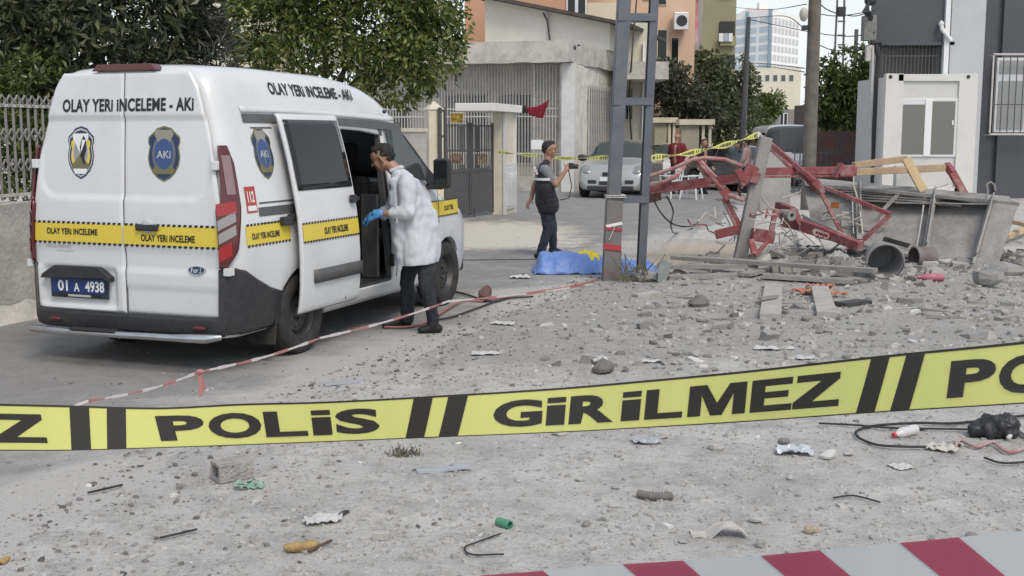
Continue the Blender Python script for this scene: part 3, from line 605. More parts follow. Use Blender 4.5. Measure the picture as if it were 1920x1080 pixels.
b = MB(); b.grid(lambda u, v: D(lerp(.17, 1.0, u), lerp(.60, .71, v), .032), 10, 2); b.build('rub_strip', grey_plastic, sdo, smooth='all', solid=.03)
b = MB(); p = D(.93, 1.26, .05); b.box(p, (.14, .03, .035)); b.box(p + V(-.02, 0, .0), (.07, .045, .07)); b.build('door_handle', black_plastic, sdo, bevel=.01)
dband = lambda u, z, o: D(u, z, o + .024)
b = MB(); b.grid(lambda u, v: dband(lerp(.01, .985, u), lerp(.955, 1.095, v), .003), 10, 4); b.build('yellow_band', yellow_print, sdo, smooth='all')
b = MB()
for i in range(21):
    a = .015 + i * .0465
    for za, zb in ((1.09, 1.108), (.94, .958)): b.add([dband(a, za, .005), dband(a + .028, za, .005), dband(a + .034, zb, .005), dband(a + .006, zb, .005)], [(0, 1, 2, 3)])
b.build('band_dashes', black_print, sdo, raw=True)['kind'] = 'stuff'
lettering('OLAY YERi iNCELEME', lambda u, v: dband(lerp(.36, .78, u), lerp(.99, 1.05, v), .006), 'band_words', black_print, sdo, .032, 1.05)
MB().beam(S(.80, 1.15, .02), S(.98, 1.19, .06), .06, .05).build('hinge_arm', black_plastic, sdo, bevel=.01); MB().box(S(.74, 1.13, .03), (.14, .05, .07)).build('roller', black_plastic, sdo, bevel=.01); MB().beam(S(1.5, .41, .0), S(1.6, .41, .09), .06, .03).build('lower_arm', black_plastic, sdo)
# opening frame, interior
b = MB(); b.beam(S(2.69, .45, -.03), S(2.69, 1.86, -.03), .06, .05); b.build('door_jamb', grey_plastic, van)
for z in (.62, 1.02): MB().box(S(2.665, z, -.012), (.03, .05, .12)).build('door_catch', black_plastic, van, bevel=.008)
MB().bb(.30, 3.3, -.86, .86, .40, .445).build('cabin_floor', grey_plastic, van); MB().bb(1.76, 2.67, -.945, -.80, .425, .450).build('door_step', steel, van)
MB().bb(.30, 3.3, -.74, .74, 1.90, 1.93).build('headliner', black_plastic, van); MB().bb(1.4, 1.44, -.85, .85, .45, 1.9).build('bulkhead', grey_plastic, van)
for y in (-.40, .45):
    st = MB().box((2.86, y, 1.05), (.12, .50, .72), Matrix.Rotation(-.12, 3, 'Y')).build('seat', seat_cloth, van, bevel=.05); MB().box((2.80, y, 1.62), (.10, .27, .22), Matrix.Rotation(-.1, 3, 'Y')).build('headrest', seat_cloth, st, bevel=.04)
    MB().bb(2.9, 3.35, y - .25, y + .25, .62, .75).build('cushion', seat_cloth, st, bevel=.03)
st = MB().box((2.22, -.10, 1.05), (.12, .95, .62), Matrix.Rotation(-.12, 3, 'Y')).build('rear_seat', seat_cloth, van, bevel=.04)
for y in (-.38, .18): MB().box((2.17, y, 1.56), (.10, .25, .30), Matrix.Rotation(-.1, 3, 'Y')).build('headrest', seat_cloth, st, bevel=.045)
MB().bb(2.24, 2.62, -.57, .38, .62, .76).build('cushion', seat_cloth, st, bevel=.03); MB().bb(2.55, 2.6, -.86, -.70, .46, 1.25).build('pillar_trim', grey_plastic, van)
# front door: seams, window, mirror, handle
b = MB()
for zz in (0,): b.prism([(2.79, 1.37), (2.79, 1.84), (2.92, 1.875), (3.10, 1.86), (3.62, 1.42), (3.66, 1.35)], lambda x, z: S(x, z, .006), lambda x, z: S(x, z, -.004))
fw = b.build('front_window', green_glass, van)
for seg in ([(2.755, .45), (2.755, 1.9)], [(3.70, .9), (3.70, 1.33)], [(3.06, 1.86), (3.70, 1.33)]):
    b = MB(); b.grid(lambda u, v: S(lerp(seg[0][0], seg[1][0], u) + (.012 if seg[0][0] == seg[1][0] else .0) * v, lerp(seg[0][1], seg[1][1], u) + (.03 if seg[0][0] != seg[1][0] else 0) * v, .004), 10, 1); b.build('door_seam', black_plastic, van, raw=True)
b = MB(); b.prism([(3.45, 1.36), (3.55, 1.48), (3.74, 1.36), (3.78, 1.26), (3.6, 1.26)], lambda x, z: S(x, z, .009), lambda x, z: S(x, z, -.002)); b.build('mirror_base', black_plastic, van)
for s in (-1, 1):
    m_ = MB().box(S(3.56, 1.42, .16, s), (.10, .19, .31)).build('wing_mirror', black_plastic, van, bevel=.045); MB().box(S(3.508, 1.44, .16, s), (.008, .15, .23)).build('mirror_glass', dark_glass, m_, bevel=.003); MB().box(S(3.57, 1.29, .05, s), (.08, .18, .07)).build('mirror_arm', black_plastic, m_, bevel=.02)
MB().box(S(2.95, 1.17, .02), (.18, .04, .035)).build('door_handle', black_plastic, van, bevel=.01)
# wheels, mud flaps, dark underside
tyre = [(.205, -.10), (.225, -.112), (.29, -.118), (.325, -.108), (.343, -.085), (.347, -.03), (.347, .03), (.343, .085), (.325, .108), (.29, .118), (.225, .112), (.205, .10), (.205, -.10)]
for x in WHEELS:
    for s in (-1, 1):
        w = MB().lathe(tyre, 40, (x, s * .845, .345), 'y').build('wheel', rubber, van, smooth=True)
        rm = [(.0, .035), (.04, .045), (.055, .04), (.075, .055), (.15, .052), (.175, .03), (.195, .085), (.207, .095)]
        MB().lathe([(r, -h if s < 0 else h) for r, h in rm], 32, (x, s * .845, .345), 'y').build('rim', steel, w, smooth=True)
        b = MB()
        for q in range(5): t = q * math.tau / 5; b.lathe([(0, s * .058), (.012, s * .06), (.012, s * .04)], 8, (x + .055 * math.cos(t), s * .845, .345 + .055 * math.sin(t)), 'y')
        for q in range(10): t = q * math.tau / 10; b.ell((x + .118 * math.cos(t), s * .90, .345 + .118 * math.sin(t)), (.018, .006, .018), nu=8, nv=5)
        b.build('wheel_nuts', black_plastic, w)['kind'] = 'stuff'
for s in (-1, 1): MB().box((.60, s * .84, .30), (.02, .26, .30), Matrix.Rotation(.18, 3, 'Y')).build('mud_flap', rubber, van, bevel=.006)
MB().bb(.45, 4.5, -.62, .62, .26, .40).build('underbody', rubber, van); MB().tube([(.2, -.3, .27), (2.5, -.35, .27)], .04, 8).build('exhaust', steel, van)
for s in (-1, 1):
    MB().ell((4.72, s * .66, .92), (.14, .10, .12), Matrix.Rotation(-.5 * s, 3, 'Z')).build('headlight', clear_lens, van, smooth=True)
MB().bb(4.93, 4.97, -.5, .5, .55, .8).build('grille', black_plastic, van, bevel=.01); MB().bb(4.8, 4.98, -.72, .72, .26, .45).build('front_bumper', black_plastic, van, bevel=.03)
# ================================================================== TREES
def leaf_cloud(n, blobs, size, elong, seed, thresh=-.12, freq=1.6, shell=.45):
    rg = np.random.default_rng(seed); out = []; w = np.array([b[3] * b[4] * b[5] for b in blobs]) ** .8; w /= w.sum()
    while len(out) < n:
        b = blobs[rg.choice(len(blobs), p=w)]; d = rg.normal(size=3); d /= np.linalg.norm(d); r = rg.random() ** shell
        r *= 1 + .22 * n3(d, 2.2, b[0] * 3 + seed)
        p = np.array(b[:3]) + d * r * np.array(b[3:6])
        if n3(p, freq, seed) < thresh and rg.random() < .93: continue
        a = rg.normal(size=3) * .8 + d * .7; a[2] -= .35; a /= np.linalg.norm(a); s = np.cross(a, rg.normal(size=3)); s /= np.linalg.norm(s); nn = np.cross(a, s)
        out.append((p, a, s, nn, size * (.6 + .75 * rg.random())))
    return out
def leaf_mesh(name, leaves, elong):
    v = []; f = []
    for p, a, s, nn, L in leaves:
        k = len(v); w = L * elong * .5; v += [p, p + a * L * .45 + s * w + nn * w * .35, p + a * L - nn * L * .12, p + a * L * .45 - s * w + nn * w * .35]; f += [(k, k + 1, k + 2), (k, k + 2, k + 3)]
    me = bpy.data.meshes.new(name); me.from_pydata([tuple(map(float, q)) for q in v], [], f); return me
bark = mat('bark', (.11, .085, .06), .9, col2=(.06, .048, .038), scale=10, bump=.6, bscale=18)
def tree(name, label, cat, base, blobs, n, size, elong, lm, seed, limbs, r0=.14, single=0, group=None, thresh=-.12, freq=1.6, kind_part='crown'):
    t = thing(name, label, cat, base, None, group); b = MB(); top = Vector(limbs[0])
    b.tube([Vector(base) - V(0, 0, .05), lerp(Vector(base), top, .5) + V(.05, .03, 0), top], [r0 * 1.25, r0, r0 * .75], 10)
    for q in limbs[1:]: q = Vector(q); b.tube([top - V(0, 0, .1), lerp(top, q, .5) + V(0, 0, .12), q], [r0 * .6, r0 * .38, r0 * .12], 7)
    b.build('trunk', bark, t, smooth=True)
    lv = leaf_cloud(n, blobs, size, elong, seed, thresh, freq); near = []
    if single: lv.sort(key=lambda q: q[0][1] - abs(q[0][0]) * 0); near, lv = lv[:single * 3:3], [q for i, q in enumerate(lv) if not (i < single * 3 and i % 3 == 0)]
    me = leaf_mesh('crown', lv, elong); me.materials.append(lm); o = bpy.data.objects.new(kind_part, me); COL.objects.link(o); attach(o, t); o['kind'] = 'stuff'
    if near:
        w = elong * .5; lme = bpy.data.meshes.new('leaf'); lme.from_pydata([(0, 0, 0), (w * .8, .25, w * .3), (w, .5, w * .35), (0, 1, -.12), (-w, .5, w * .35), (-w * .8, .25, w * .3), (0, .45, 0)], [], [(0, 1, 6), (1, 2, 6), (2, 3, 6), (3, 4, 6), (4, 5, 6), (5, 0, 6)]); lme.materials.append(lm)
        for p, a, s, nn, L in near:
            q = bpy.data.objects.new('leaf', lme); COL.objects.link(q); M = Matrix((s, a, nn)).transposed().to_4x4(); M.translation = Vector(p); q.matrix_basis = M @ Matrix.Scale(float(L), 4); attach(q, t)
    return t
citrus = leafmat('citrus_leaves', [(.024, .046, .012), (.065, .110, .022), (.13, .18, .036), (.21, .24, .06), (.34, .34, .13)])
dark_leaf = leafmat('dark_leaves', [(.014, .024, .013), (.038, .058, .026), (.075, .102, .042), (.13, .15, .068), (.24, .25, .14)])
olea = leafmat('grey_green_leaves', [(.03, .04, .028), (.055, .07, .045), (.09, .10, .068), (.16, .16, .12)])
mid_leaf = leafmat('mid_leaves', [(.028, .046, .014), (.06, .10, .024), (.12, .165, .04), (.19, .22, .06)])
hazed_leaf = leafmat('hazed_far_leaves', [(.045, .062, .03), (.075, .102, .046), (.115, .145, .065), (.17, .19, .10)])  # greens lightened so the leaf colour itself carries distance haze
def blobs_px(rows): return [(*AT(px, py, Y), rx, ry, rz) for px, py, Y, rx, ry, rz in rows]
tree('evergreen_tree', 'big dark evergreen tree behind the white railing, left of frame', 'tree', (-5.9, 14.6, 0), blobs_px([(40, 60, 14.2, 1.0, .9, .85), (170, -10, 14.6, 1.2, .9, .8), (60, -160, 14.8, 1.7, 1.2, .9), (300, -60, 15.2, .95, .9, .75), (-120, 80, 14.5, 1.2, 1, 1.2), (40, 190, 14.4, .8, .7, .5), (230, 110, 15, .9, .7, .5)]), 19000, .155, .32, dark_leaf, 3, [(-5.8, 14.7, 2.4), (-6.3, 14.4, 3.5), (-5.2, 14.8, 3.8), (-5.8, 14.3, 4.3)], .15, single=150)
tree('oleander_bush', 'grey green narrow leaved bush rising behind the roof of the van', 'bush', (-4.5, 15.6, 0), blobs_px([(330, 60, 15.3, .55, .5, .65), (400, 100, 15.5, .45, .5, .5), (215, 85, 15.0, .35, .4, .35), (370, 30, 15.4, .35, .4, .4), (260, 140, 15.2, .6, .5, .45)]), 3300, .19, .17, olea, 5, [(-4.4, 15.6, 1.7), (-4.7, 15.5, 2.8), (-4.1, 15.7, 2.9), (-4.9, 15.3, 2.7)], .05, single=100, thresh=-.2)
tree('green_shrub', 'lighter green leafy shrub spilling through the railing beside the van', 'shrub', (-6.35, 14.2, 0), blobs_px([(60, 150, 13.7, .42, .4, .38), (25, 230, 13.6, .5, .35, .5), (70, 280, 13.6, .3, .3, .4), (20, 330, 13.6, .4, .3, .35)]), 2600, .10, .40, mid_leaf, 8, [(-6.2, 13.9, 1.3), (-5.9, 13.6, 2.1), (-6.3, 13.6, 2.0)], .04, thresh=-.25)
tree('citrus_tree', 'round citrus tree with glossy leaves overhanging the front of the van', 'tree', (-3.5, 20.4, 0), blobs_px([(560, 60, 20.0, 1.05, 1.0, .85), (700, 55, 19.8, 1.05, 1.0, .95), (790, 80, 19.6, .75, .8, .85), (640, -60, 20, 1.6, 1.2, .8), (800, -20, 19.8, .8, .8, .7), (505, 0, 20.4, .8, .8, .7), (740, 150, 19.7, .72, .6, .5), (470, 110, 20.2, .45, .5, .45), (845, 40, 19.7, .38, .5, .5), (455, 50, 20.2, .42, .5, .6)]), 23000, .115, .46, citrus, 11, [(-3.3, 20.3, 2.2), (-2.4, 20.0, 3.4), (-4.0, 20.2, 3.5), (-3.0, 19.9, 4.0), (-2.0, 19.8, 3.0)], .12, single=150, thresh=-.16, freq=2.0)
for nm, lb, px, Y, bl, n, sz, m, sd in (
    ('street_tree', 'dark dense street tree below the olive apartment block', 1345, 56, [(1335, 160, 56, 2.2, 1.6, 1.7), (1372, 172, 56, 1.3, 1.3, 1.8), (1300, 195, 55, 1.7, 1.3, 1.7), (1350, 225, 55, 2.0, 1.4, 1.4), (1320, 130, 56, 1.2, 1.2, .9)], 9000, .26, hazed_leaf, 21),
    ('street_tree', 'lower grey green tree over the small gatehouse, right of the metal pole', 1260, 50, [(1258, 160, 50, 1.2, 1.1, 1.1), (1248, 195, 50, 1.1, 1, 1.), (1290, 188, 50, 1.1, 1, 1.), (1320, 215, 50, .9, .9, .6)], 5200, .22, leafmat('olive_leaves', [(.03, .04, .025), (.06, .075, .04), (.10, .115, .065), (.14, .15, .09)]), 22),
    ('street_tree', 'small light green tree at the far end of the street', 1430, 75, [(1425, 205, 75, 1.3, 1, 1.2), (1445, 195, 75, .9, 1, .9), (1410, 225, 74, 1.2, 1, 1)], 2200, .30, mid_leaf, 23),
    ('street_tree', 'leafy green tree between the utility pole and the grey building', 1590, 42, [(1582, 145, 42, 1.2, 1, 1.0), (1615, 130, 42, .9, .9, .9), (1555, 180, 42, .8, .9, .9), (1615, 185, 42, 1.1, .9, 1.2), (1585, 215, 42, 1.0, .8, .9), (1550, 220, 42, .7, .7, .7)], 7000, .20, mid_leaf, 24)):
    bs = AT(px, 260, Y); bs.z = 0; tops = [AT(q[0], q[1] + 25, q[2]) for q in bl]
    tree(nm, lb, 'tree', bs, blobs_px(bl), n, sz, .5, m, sd, [AT(px, 235, Y)] + tops, .16, thresh=-.2, freq=1.0, group='trees along the far street')

# ================================================================== FAR BUILDINGS
def wall_mat(n, c, **k): return mat(n, c, .85, stain=tuple(v * .6 for v in c), stain_amt=.35, stain_scale=.35, **k)
orange = wall_mat('orange_render', (.50, .29, .185)); peach = wall_mat('peach_render', (.62, .43, .31)); olive = wall_mat('olive_render', (.31, .29, .19)); cream_r = wall_mat('cream_render', (.62, .58, .47))
tower_w = mat('tower_white', (.82, .81, .78), .8); tower_b = mat('hazed_tower_glass', (.44, .51, .56), .3, col2=(.52, .58, .62), scale=.2); grey_w = mat('charcoal_render', (.078, .083, .098), .85, stain=(.13, .13, .135), stain_amt=.35, stain_scale=.8)  # tower wall and glass paled: distance haze is put into their colours
light_grey = mat('light_grey_render', (.46, .475, .50), .85, stain=(.32, .32, .32), stain_amt=.35, stain_scale=1.0)
def facade_window(b_, x0, y0, x1, y1, Y, frame=white_paint, glass=dark_glass, d=.06, name='window', mull=True):
    p, q = AT(x0, y0, Y), AT(x1, y1, Y); fw_ = (q.x - p.x) * .08
    w = MB().bb(p.x, q.x, Y - d, Y + .05, q.z, p.z).build(name, frame, b_)
    n = 2 if mull else 1
    for i in range(n):
        a = lerp(p.x, q.x, i / n) + fw_; c = lerp(p.x, q.x, (i + 1) / n) - fw_; MB().bb(a, c, Y - d - .012, Y - d - .002, q.z + fw_, p.z - fw_).build('pane', glass, w)
    return w
def slab_building(name, label, x0, x1, Y, top, depth, m):
    a, c = AT(x0, 200, Y), AT(x1, 200, Y); t = thing(name, label, 'building', V((a.x + c.x) / 2, Y, 0)); MB().bb(a.x, c.x, Y, Y + depth, 0, AT(960, top, Y).z).build('wall', m, t); return t
t = slab_building('apartment_block', 'orange rendered apartment block rising behind the white house', 872, 1098, 48, -160, 10, orange)
for r in ((1062, -40, 1100, 32), (985, -80, 1020, -10)): facade_window(t, *r, 48)
MB().bb(AT(925, 0, 47.9).x, AT(935, 0, 47.9).x, 47.8, 48, 0, 12).build('downpipe', cream_r, t)
t = slab_building('apartment_block', 'peach apartment block with balconies seen through the metal pole', 1098, 1300, 52, -220, 14, peach)
for x0, x1, y1 in ((1100, 1162, 45), (1100, 1162, -75)):
    p, q = AT(x0, y1 - 38, 51), AT(x1, y1, 51); MB().bb(p.x, q.x, 50.6, 52, q.z, p.z).build('balcony', cream_r, t)
for r in ((1206, 40, 1222, 105), (1232, 55, 1250, 130), (1258, 70, 1272, 125), (1206, -60, 1222, 0), (1232, -60, 1250, 10), (1170, 30, 1195, 110), (1170, -60, 1195, -5)): facade_window(t, *r, 52, frame=cream_r, mull=False)
p, q = AT(1225, 58, 51.9), AT(1256, 128, 51.9)
ac = thing('air_conditioner', 'white air conditioner box on the peach facade', 'air conditioner', AT(1276, 40, 51)); c0 = AT(1276, 40, 51.6); MB().box(c0, (.62, .5, .75)).build('casing', white_paint, ac, bevel=.03); MB().lathe([(.0, .0), (.24, .0), (.24, .02)], 18, c0 + V(.02, -.26, 0), 'y').build('fan', black_plastic, ac)
t = slab_building('side_block', 'cream block with peeling wall just right of the white house', 1160, 1212, 42, 30, 8, cream_r)
p, q = AT(1128, 138, 41), AT(1246, 152, 41); 
MB().bb(AT(1160, 0, 41).x, AT(1246, 0, 41).x, 39.6, 41.9, AT(0, 152, 41).z, AT(0, 120, 41).z).build('canopy', old_concrete, t)
facade_window(t, 1172, 165, 1186, 225, 42, frame=cream_r); MB().bb(AT(1207, 0, 41.8).x, AT(1211, 0, 41.8).x, 41.8, 42, 0, 5).build('downpipe', white_print, t)
t = slab_building('narrow_block', 'narrow building behind a large red and white hanging banner', 1284, 1314, 58, -220, 6, wall_mat('grey_block', (.38, .36, .34)))
bn = thing('banner', 'large red and pale hanging banner on the narrow building', 'banner', AT(1295, 100, 57.5)); p, q = AT(1278, -60, 57.5), AT(1308, 100, 57.5)
b = MB(); b.grid(lambda u, v: V(lerp(p.x, q.x, u), 57.5 + .12 * math.sin(u * 5 + v * 7), lerp(q.z + .4 * u, p.z, v)), 8, 14); b.build('sheet', mat('banner_cloth', (.42, .06, .09), .7, col2=(.50, .44, .44), scale=.45, amt=.8, detail=2), bn, smooth=True)
t = slab_building('olive_block', 'olive apartment block with laundry hung on its corner balconies', 1312, 1376, 62, -260, 14, olive)
MB().bb(AT(1311, 0, 61.9).x, AT(1316, 0, 61.9).x, 61.9, 62.2, 0, 16).build('corner_trim', cream_r, t)
for y0 in (40, -60, 103):
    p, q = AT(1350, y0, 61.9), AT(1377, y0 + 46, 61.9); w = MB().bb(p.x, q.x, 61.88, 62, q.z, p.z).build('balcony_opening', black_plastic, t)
    MB().bb(p.x, q.x + .05, 61.7, 61.87, q.z, q.z + .5).build('balcony_wall', olive, t)
for px, w, c in ((1352, .22, white_print), (1361, .26, mat('pale_blue_cloth', (.35, .42, .52), .9)), (1370, .2, white_print)):
    c0 = AT(px, 70, 61.6); o = MB().box(c0, (w, .02, .42)).build('laundry', c); tag(o, {1352: 'white laundry item hung leftmost on the olive balcony', 1361: 'pale blue laundry item on the olive balcony', 1370: 'white laundry item hung at the outer corner of the olive balcony'}[px], 'laundry', 'laundry on the olive balcony')
# hotel tower, half a kilometre off
HYT = 400.; t = thing('hotel_tower', 'tall white hotel tower with blue glass corner at the end of the street', 'building', V(AT(1444, 0, HYT).x, HYT, 0))
xz = lambda px, py: (AT(px, py, HYT).x, AT(px, py, HYT).z)
x0, z1 = xz(1377, 26); xm, _ = xz(1430, 26); x1, z1b = xz(1510, 33)
b = MB(); b.v = [(x0, HYT, 0), (xm, HYT - 12, 0), (x1, HYT + 8, 0), (x1, HYT + 40, 0), (x0, HYT + 40, 0)]; b.v += [(x, y, z1) for x, y, z in b.v]
b.f = [(0, 1, 6, 5), (1, 2, 7, 6), (2, 3, 8, 7), (3, 4, 9, 8), (4, 0, 5, 9), (5, 6, 7, 8, 9)]; b.build('wall', tower_w, t)
b = MB(); c = V((x0 + x1) / 2 - 1, HYT + 10, 0); b.v = [(x0 + 2, HYT + 1, z1), (xm, HYT - 10, z1), (x1 - 2, HYT + 9, z1), (x1 - 5, HYT + 36, z1), (x0 + 2, HYT + 36, z1), (c.x - 4, HYT + 14, z1 + 3.2), (c.x + 4, HYT + 14, z1 + 3.2)]
b.f = [(0, 1, 5), (1, 2, 6, 5), (2, 3, 6), (3, 4, 5, 6), (4, 0, 5)]; b.build('roof', mat('pink_roof', (.60, .50, .46), .8), t)
MB().bb(c.x - 1, c.x + 2, HYT + 8, HYT + 12, z1 + 2, z1 + 4.8).build('roof_house', tower_w, t)
pane_l = []; nfl = 11
for i in range(nfl):
    za = 8 + i * (z1 - 9) / nfl; zb = za + (z1 - 9) / nfl * .62
    for k in range(3):
        u0, u1 = (k + .12) / 3, (k + .88) / 3; P = lambda u: (lerp(x0, xm, u), lerp(HYT, HYT - 12, u) - .15)
        b = MB(); b.add([(*P(u0), za), (*P(u1), za), (*P(u1), zb), (*P(u0), zb)], [(0, 1, 2, 3)]); b.build('window', tower_b, t, solid=.1)
    for k in range(8):
        u0, u1 = (k + .18) / 8, (k + .8) / 8; P = lambda u: (lerp(xm, x1, u), lerp(HYT - 12, HYT + 8, u) - .15)
        b = MB(); b.add([(*P(u0), za), (*P(u1), za), (*P(u1), zb), (*P(u0), zb)], [(0, 1, 2, 3)]); b.build('window', mat('hazed_pane_glass', (.52, .54, .55), .4), t, solid=.1)  # pane colour paled to stand in for haze over the distance
for k in (.36, 1.0): b = MB(); b.bb(lerp(x0, xm, k) - .5, lerp(x0, xm, k) + .5, lerp(HYT, HYT - 12, k) - .7, lerp(HYT, HYT - 12, k) + .5, 0, z1 + .3); b.build('blue_fin', mat('fin_blue', (.20, .28, .34), .4), t)
t = slab_building('far_house', 'pale low building under the hotel tower at the street end', 1398, 1500, 190, 128, 12, cream_r)
for k in range(6): facade_window(t, 1404 + k * 15, 140, 1413 + k * 15, 153, 190, glass=grey_plastic, mull=False)
t = slab_building('far_house', 'small dark roofed house behind the white minibus', 1455, 1530, 92, 205, 8, wall_mat('dim_wall', (.22, .21, .20)))
facade_window(t, 1462, 212, 1476, 235, 92); 
t = slab_building('cream_house', 'cream house glimpsed between the trees above the van', 345, 480, 44, -200, 8, cream_r); facade_window(t, 360, 20, 385, 70, 44)
t = slab_building('street_house', 'low cream house behind the trees right of the metal pole', 1205, 1345, 60, 190, 5, cream_r)
# gatehouses
def gatehouse(lb, x0, x1, Y, top):
    t = thing('gate_pier', lb, 'pier', AT((x0 + x1) / 2, 251, Y)); a, c = AT(x0, top + 8, Y), AT(x1, 300, Y)
    MB().bb(a.x, lerp(a.x, c.x, .62), Y, Y + .6, 0, a.z).build('shaft', mat('sandstone', (.40, .37, .30), .9, col2=(.33, .30, .24), scale=3), t); MB().bb(a.x - .1, c.x + .15, Y - .15, Y + .8, a.z, a.z + .2).build('slab', cream, t)
    for u in (.72, .96): MB().bb(lerp(a.x, c.x, u), lerp(a.x, c.x, u) + .1, Y, Y + .12, 0, a.z).build('post', cream, t)
gatehouse('small sandstone gate pier with pale slab behind the red shirted man', 1278, 1330, 43, 226); gatehouse('pale gate pier just right of the metal pole, beyond the silver car', 1228, 1262, 46, 222)
# far fence behind wreck
ff = thing('metal_fence', 'dark metal bar fence across the lot behind the wreck', 'fence', V(AT(1560, 250, 34).x, 34, 0)); a, c = AT(1440, 300, 34).x, AT(1668, 300, 34).x; b = MB()
for z in (.25, 1.25): b.bb(a, c, 33.98, 34.02, z, z + .05)
b.build('rail', dark_iron, ff); bar = None; x = a
while x < c:
    if bar is None: bar = MB().bb(-.014, .014, -.014, .014, .05, 1.42).build('bar', dark_iron, ff); bar.location = (x - ff.location.x, 0, 0); bar.matrix_parent_inverse = Matrix.Identity(4)
    else: share(bar, ff, (x - ff.location.x, 0, 0))
    x += .155
t = thing('red_wall', 'low rusty red wall under the leafy tree', 'wall', V(AT(1585, 250, 38).x, 38, 0)); MB().bb(AT(1535, 0, 38).x, AT(1642, 0, 38).x, 38, 38.25, 0, 1.9).build('masonry', mat('rust_wall', (.20, .085, .07), .9, col2=(.13, .10, .10), scale=2, amt=.8), t)
t = thing('shed', 'dim grey shed with dark doorway behind the red wall', 'shed', V(AT(1590, 250, 47).x, 47, 0)); MB().bb(AT(1530, 0, 47).x, AT(1660, 0, 47).x, 47, 50, 0, 3.0).build('wall', wall_mat('shed_grey', (.20, .18, .17)), t); MB().bb(AT(1575, 0, 46.9).x, AT(1610, 0, 46.9).x, 46.9, 46.98, 0, 2.6).build('doorway', black_plastic, t)

# ================================================================== RIGHT: GREY BUILDING, CABIN
BY = 32.0
gbd = thing('grey_building', 'charcoal grey building with pale pilaster and barred window at the right edge', 'building', V(13.6, BY, 0))
def skew(x0, x1, Y, d, z0, z1):          # the block runs back along the street, not straight away from us
    b = MB(); k = .36 * d; b.v = [(x0, Y, z0), (x1, Y, z0), (x1 + k, Y + d, z0), (x0 + k, Y + d, z0), (x0, Y, z1), (x1, Y, z1), (x1 + k, Y + d, z1), (x0 + k, Y + d, z1)]
    b.f = [(3, 2, 1, 0), (4, 5, 6, 7), (0, 1, 5, 4), (1, 2, 6, 5), (2, 3, 7, 6), (3, 0, 4, 7)]; return b
def fb(x0, y0, x1, y1, Y, d, nm, m, bevel=0.): p, q = AT(x0, y0, Y), AT(x1, y1, Y); return skew(p.x, q.x, Y, d, q.z, p.z).build(nm, m, gbd, bevel=bevel)
fb(1640, -150, 1792, 80, BY - .25, 5, 'upper_wall', grey_w)
p, q = AT(1652, 80, BY + .9), AT(1792, 400, BY + .9); skew(p.x, q.x, BY + .9, 4, 0, p.z + .3).build('wall', mat('recess_render', (.30, .29, .275), .9, stain=(.16, .15, .14), stain_amt=.6, stain_scale=1.2), gbd)
p = AT(1786, 0, BY - .3); q = AT(1850, 0, BY - .3); MB().bb(p.x, q.x, BY - .3, BY + 3, 0, 8).build('pilaster', light_grey, gbd)
p = AT(1850, 0, BY); q = AT(2300, 0, BY); MB().bb(p.x, q.x, BY + .12, BY + 4, 0, 8).build('wall', grey_w, gbd)
p = AT(1884, 0, BY); MB().bb(p.x, q.x, BY - .02, BY + .119, 0, AT(0, -20, BY).z).build('wall_band', grey_w, gbd); MB().bb(AT(1776, 0, 31.6).x, AT(1785, 0, 31.6).x, BY - .36, BY - .2, AT(0, 140, 31.6).z, 8).build('drain_pipe', white_print, gbd)
MB().bb(AT(1650, 0, BY).x, AT(1786, 0, BY).x, BY - .3, BY + .9, AT(0, 86, BY).z, AT(0, 80, BY).z).build('soffit', grey_w, gbd)
MB().bb(AT(1646, 0, BY).x, AT(1660, 0, BY).x, BY + .3, BY + .5, 0, AT(0, 84, BY).z).build('corner_post', light_grey, gbd)
wp = thing('waste_pipe', 'bent white waste pipe poking from the charcoal wall', 'pipe', AT(1770, 60, BY - .4)); MB().tube([AT(1765, 42, BY - .3), AT(1765, 47, BY - .42), AT(1766, 54, BY - .42), AT(1783, 76, BY - .42)], .055, 10).build('pipe', white_print, wp, smooth=True); MB().lathe([(.07, 0), (.07, .06), (.05, .06)], 10, AT(1765, 44, BY - .42) - V(0, .0, .03)).build('socket', white_print, wp)
gr = thing('balcony_grille', 'dark bar grille closing the recess above the cabin', 'grille', AT(1715, 110, BY)); a, c = AT(1652, 82, BY - .1), AT(1778, 142, BY - .1)
b = MB()
for z in (a.z - .05, c.z, lerp(c.z, a.z, .6)): b.bb(a.x, c.x, BY - .12, BY - .09, z, z + .03)
b.build('rail', dark_iron, gr); bar = None
for k in range(19):
    x = lerp(a.x, c.x, (k + .5) / 19) - gr.location.x
    if bar is None: bar = MB().bb(-.012, .012, -.012, .012, c.z - gr.location.z, a.z - gr.location.z).build('bar', dark_iron); bar.parent = gr; bar.location = (x, -.1, 0)
    else: share(bar, gr, (x, -.1, 0))
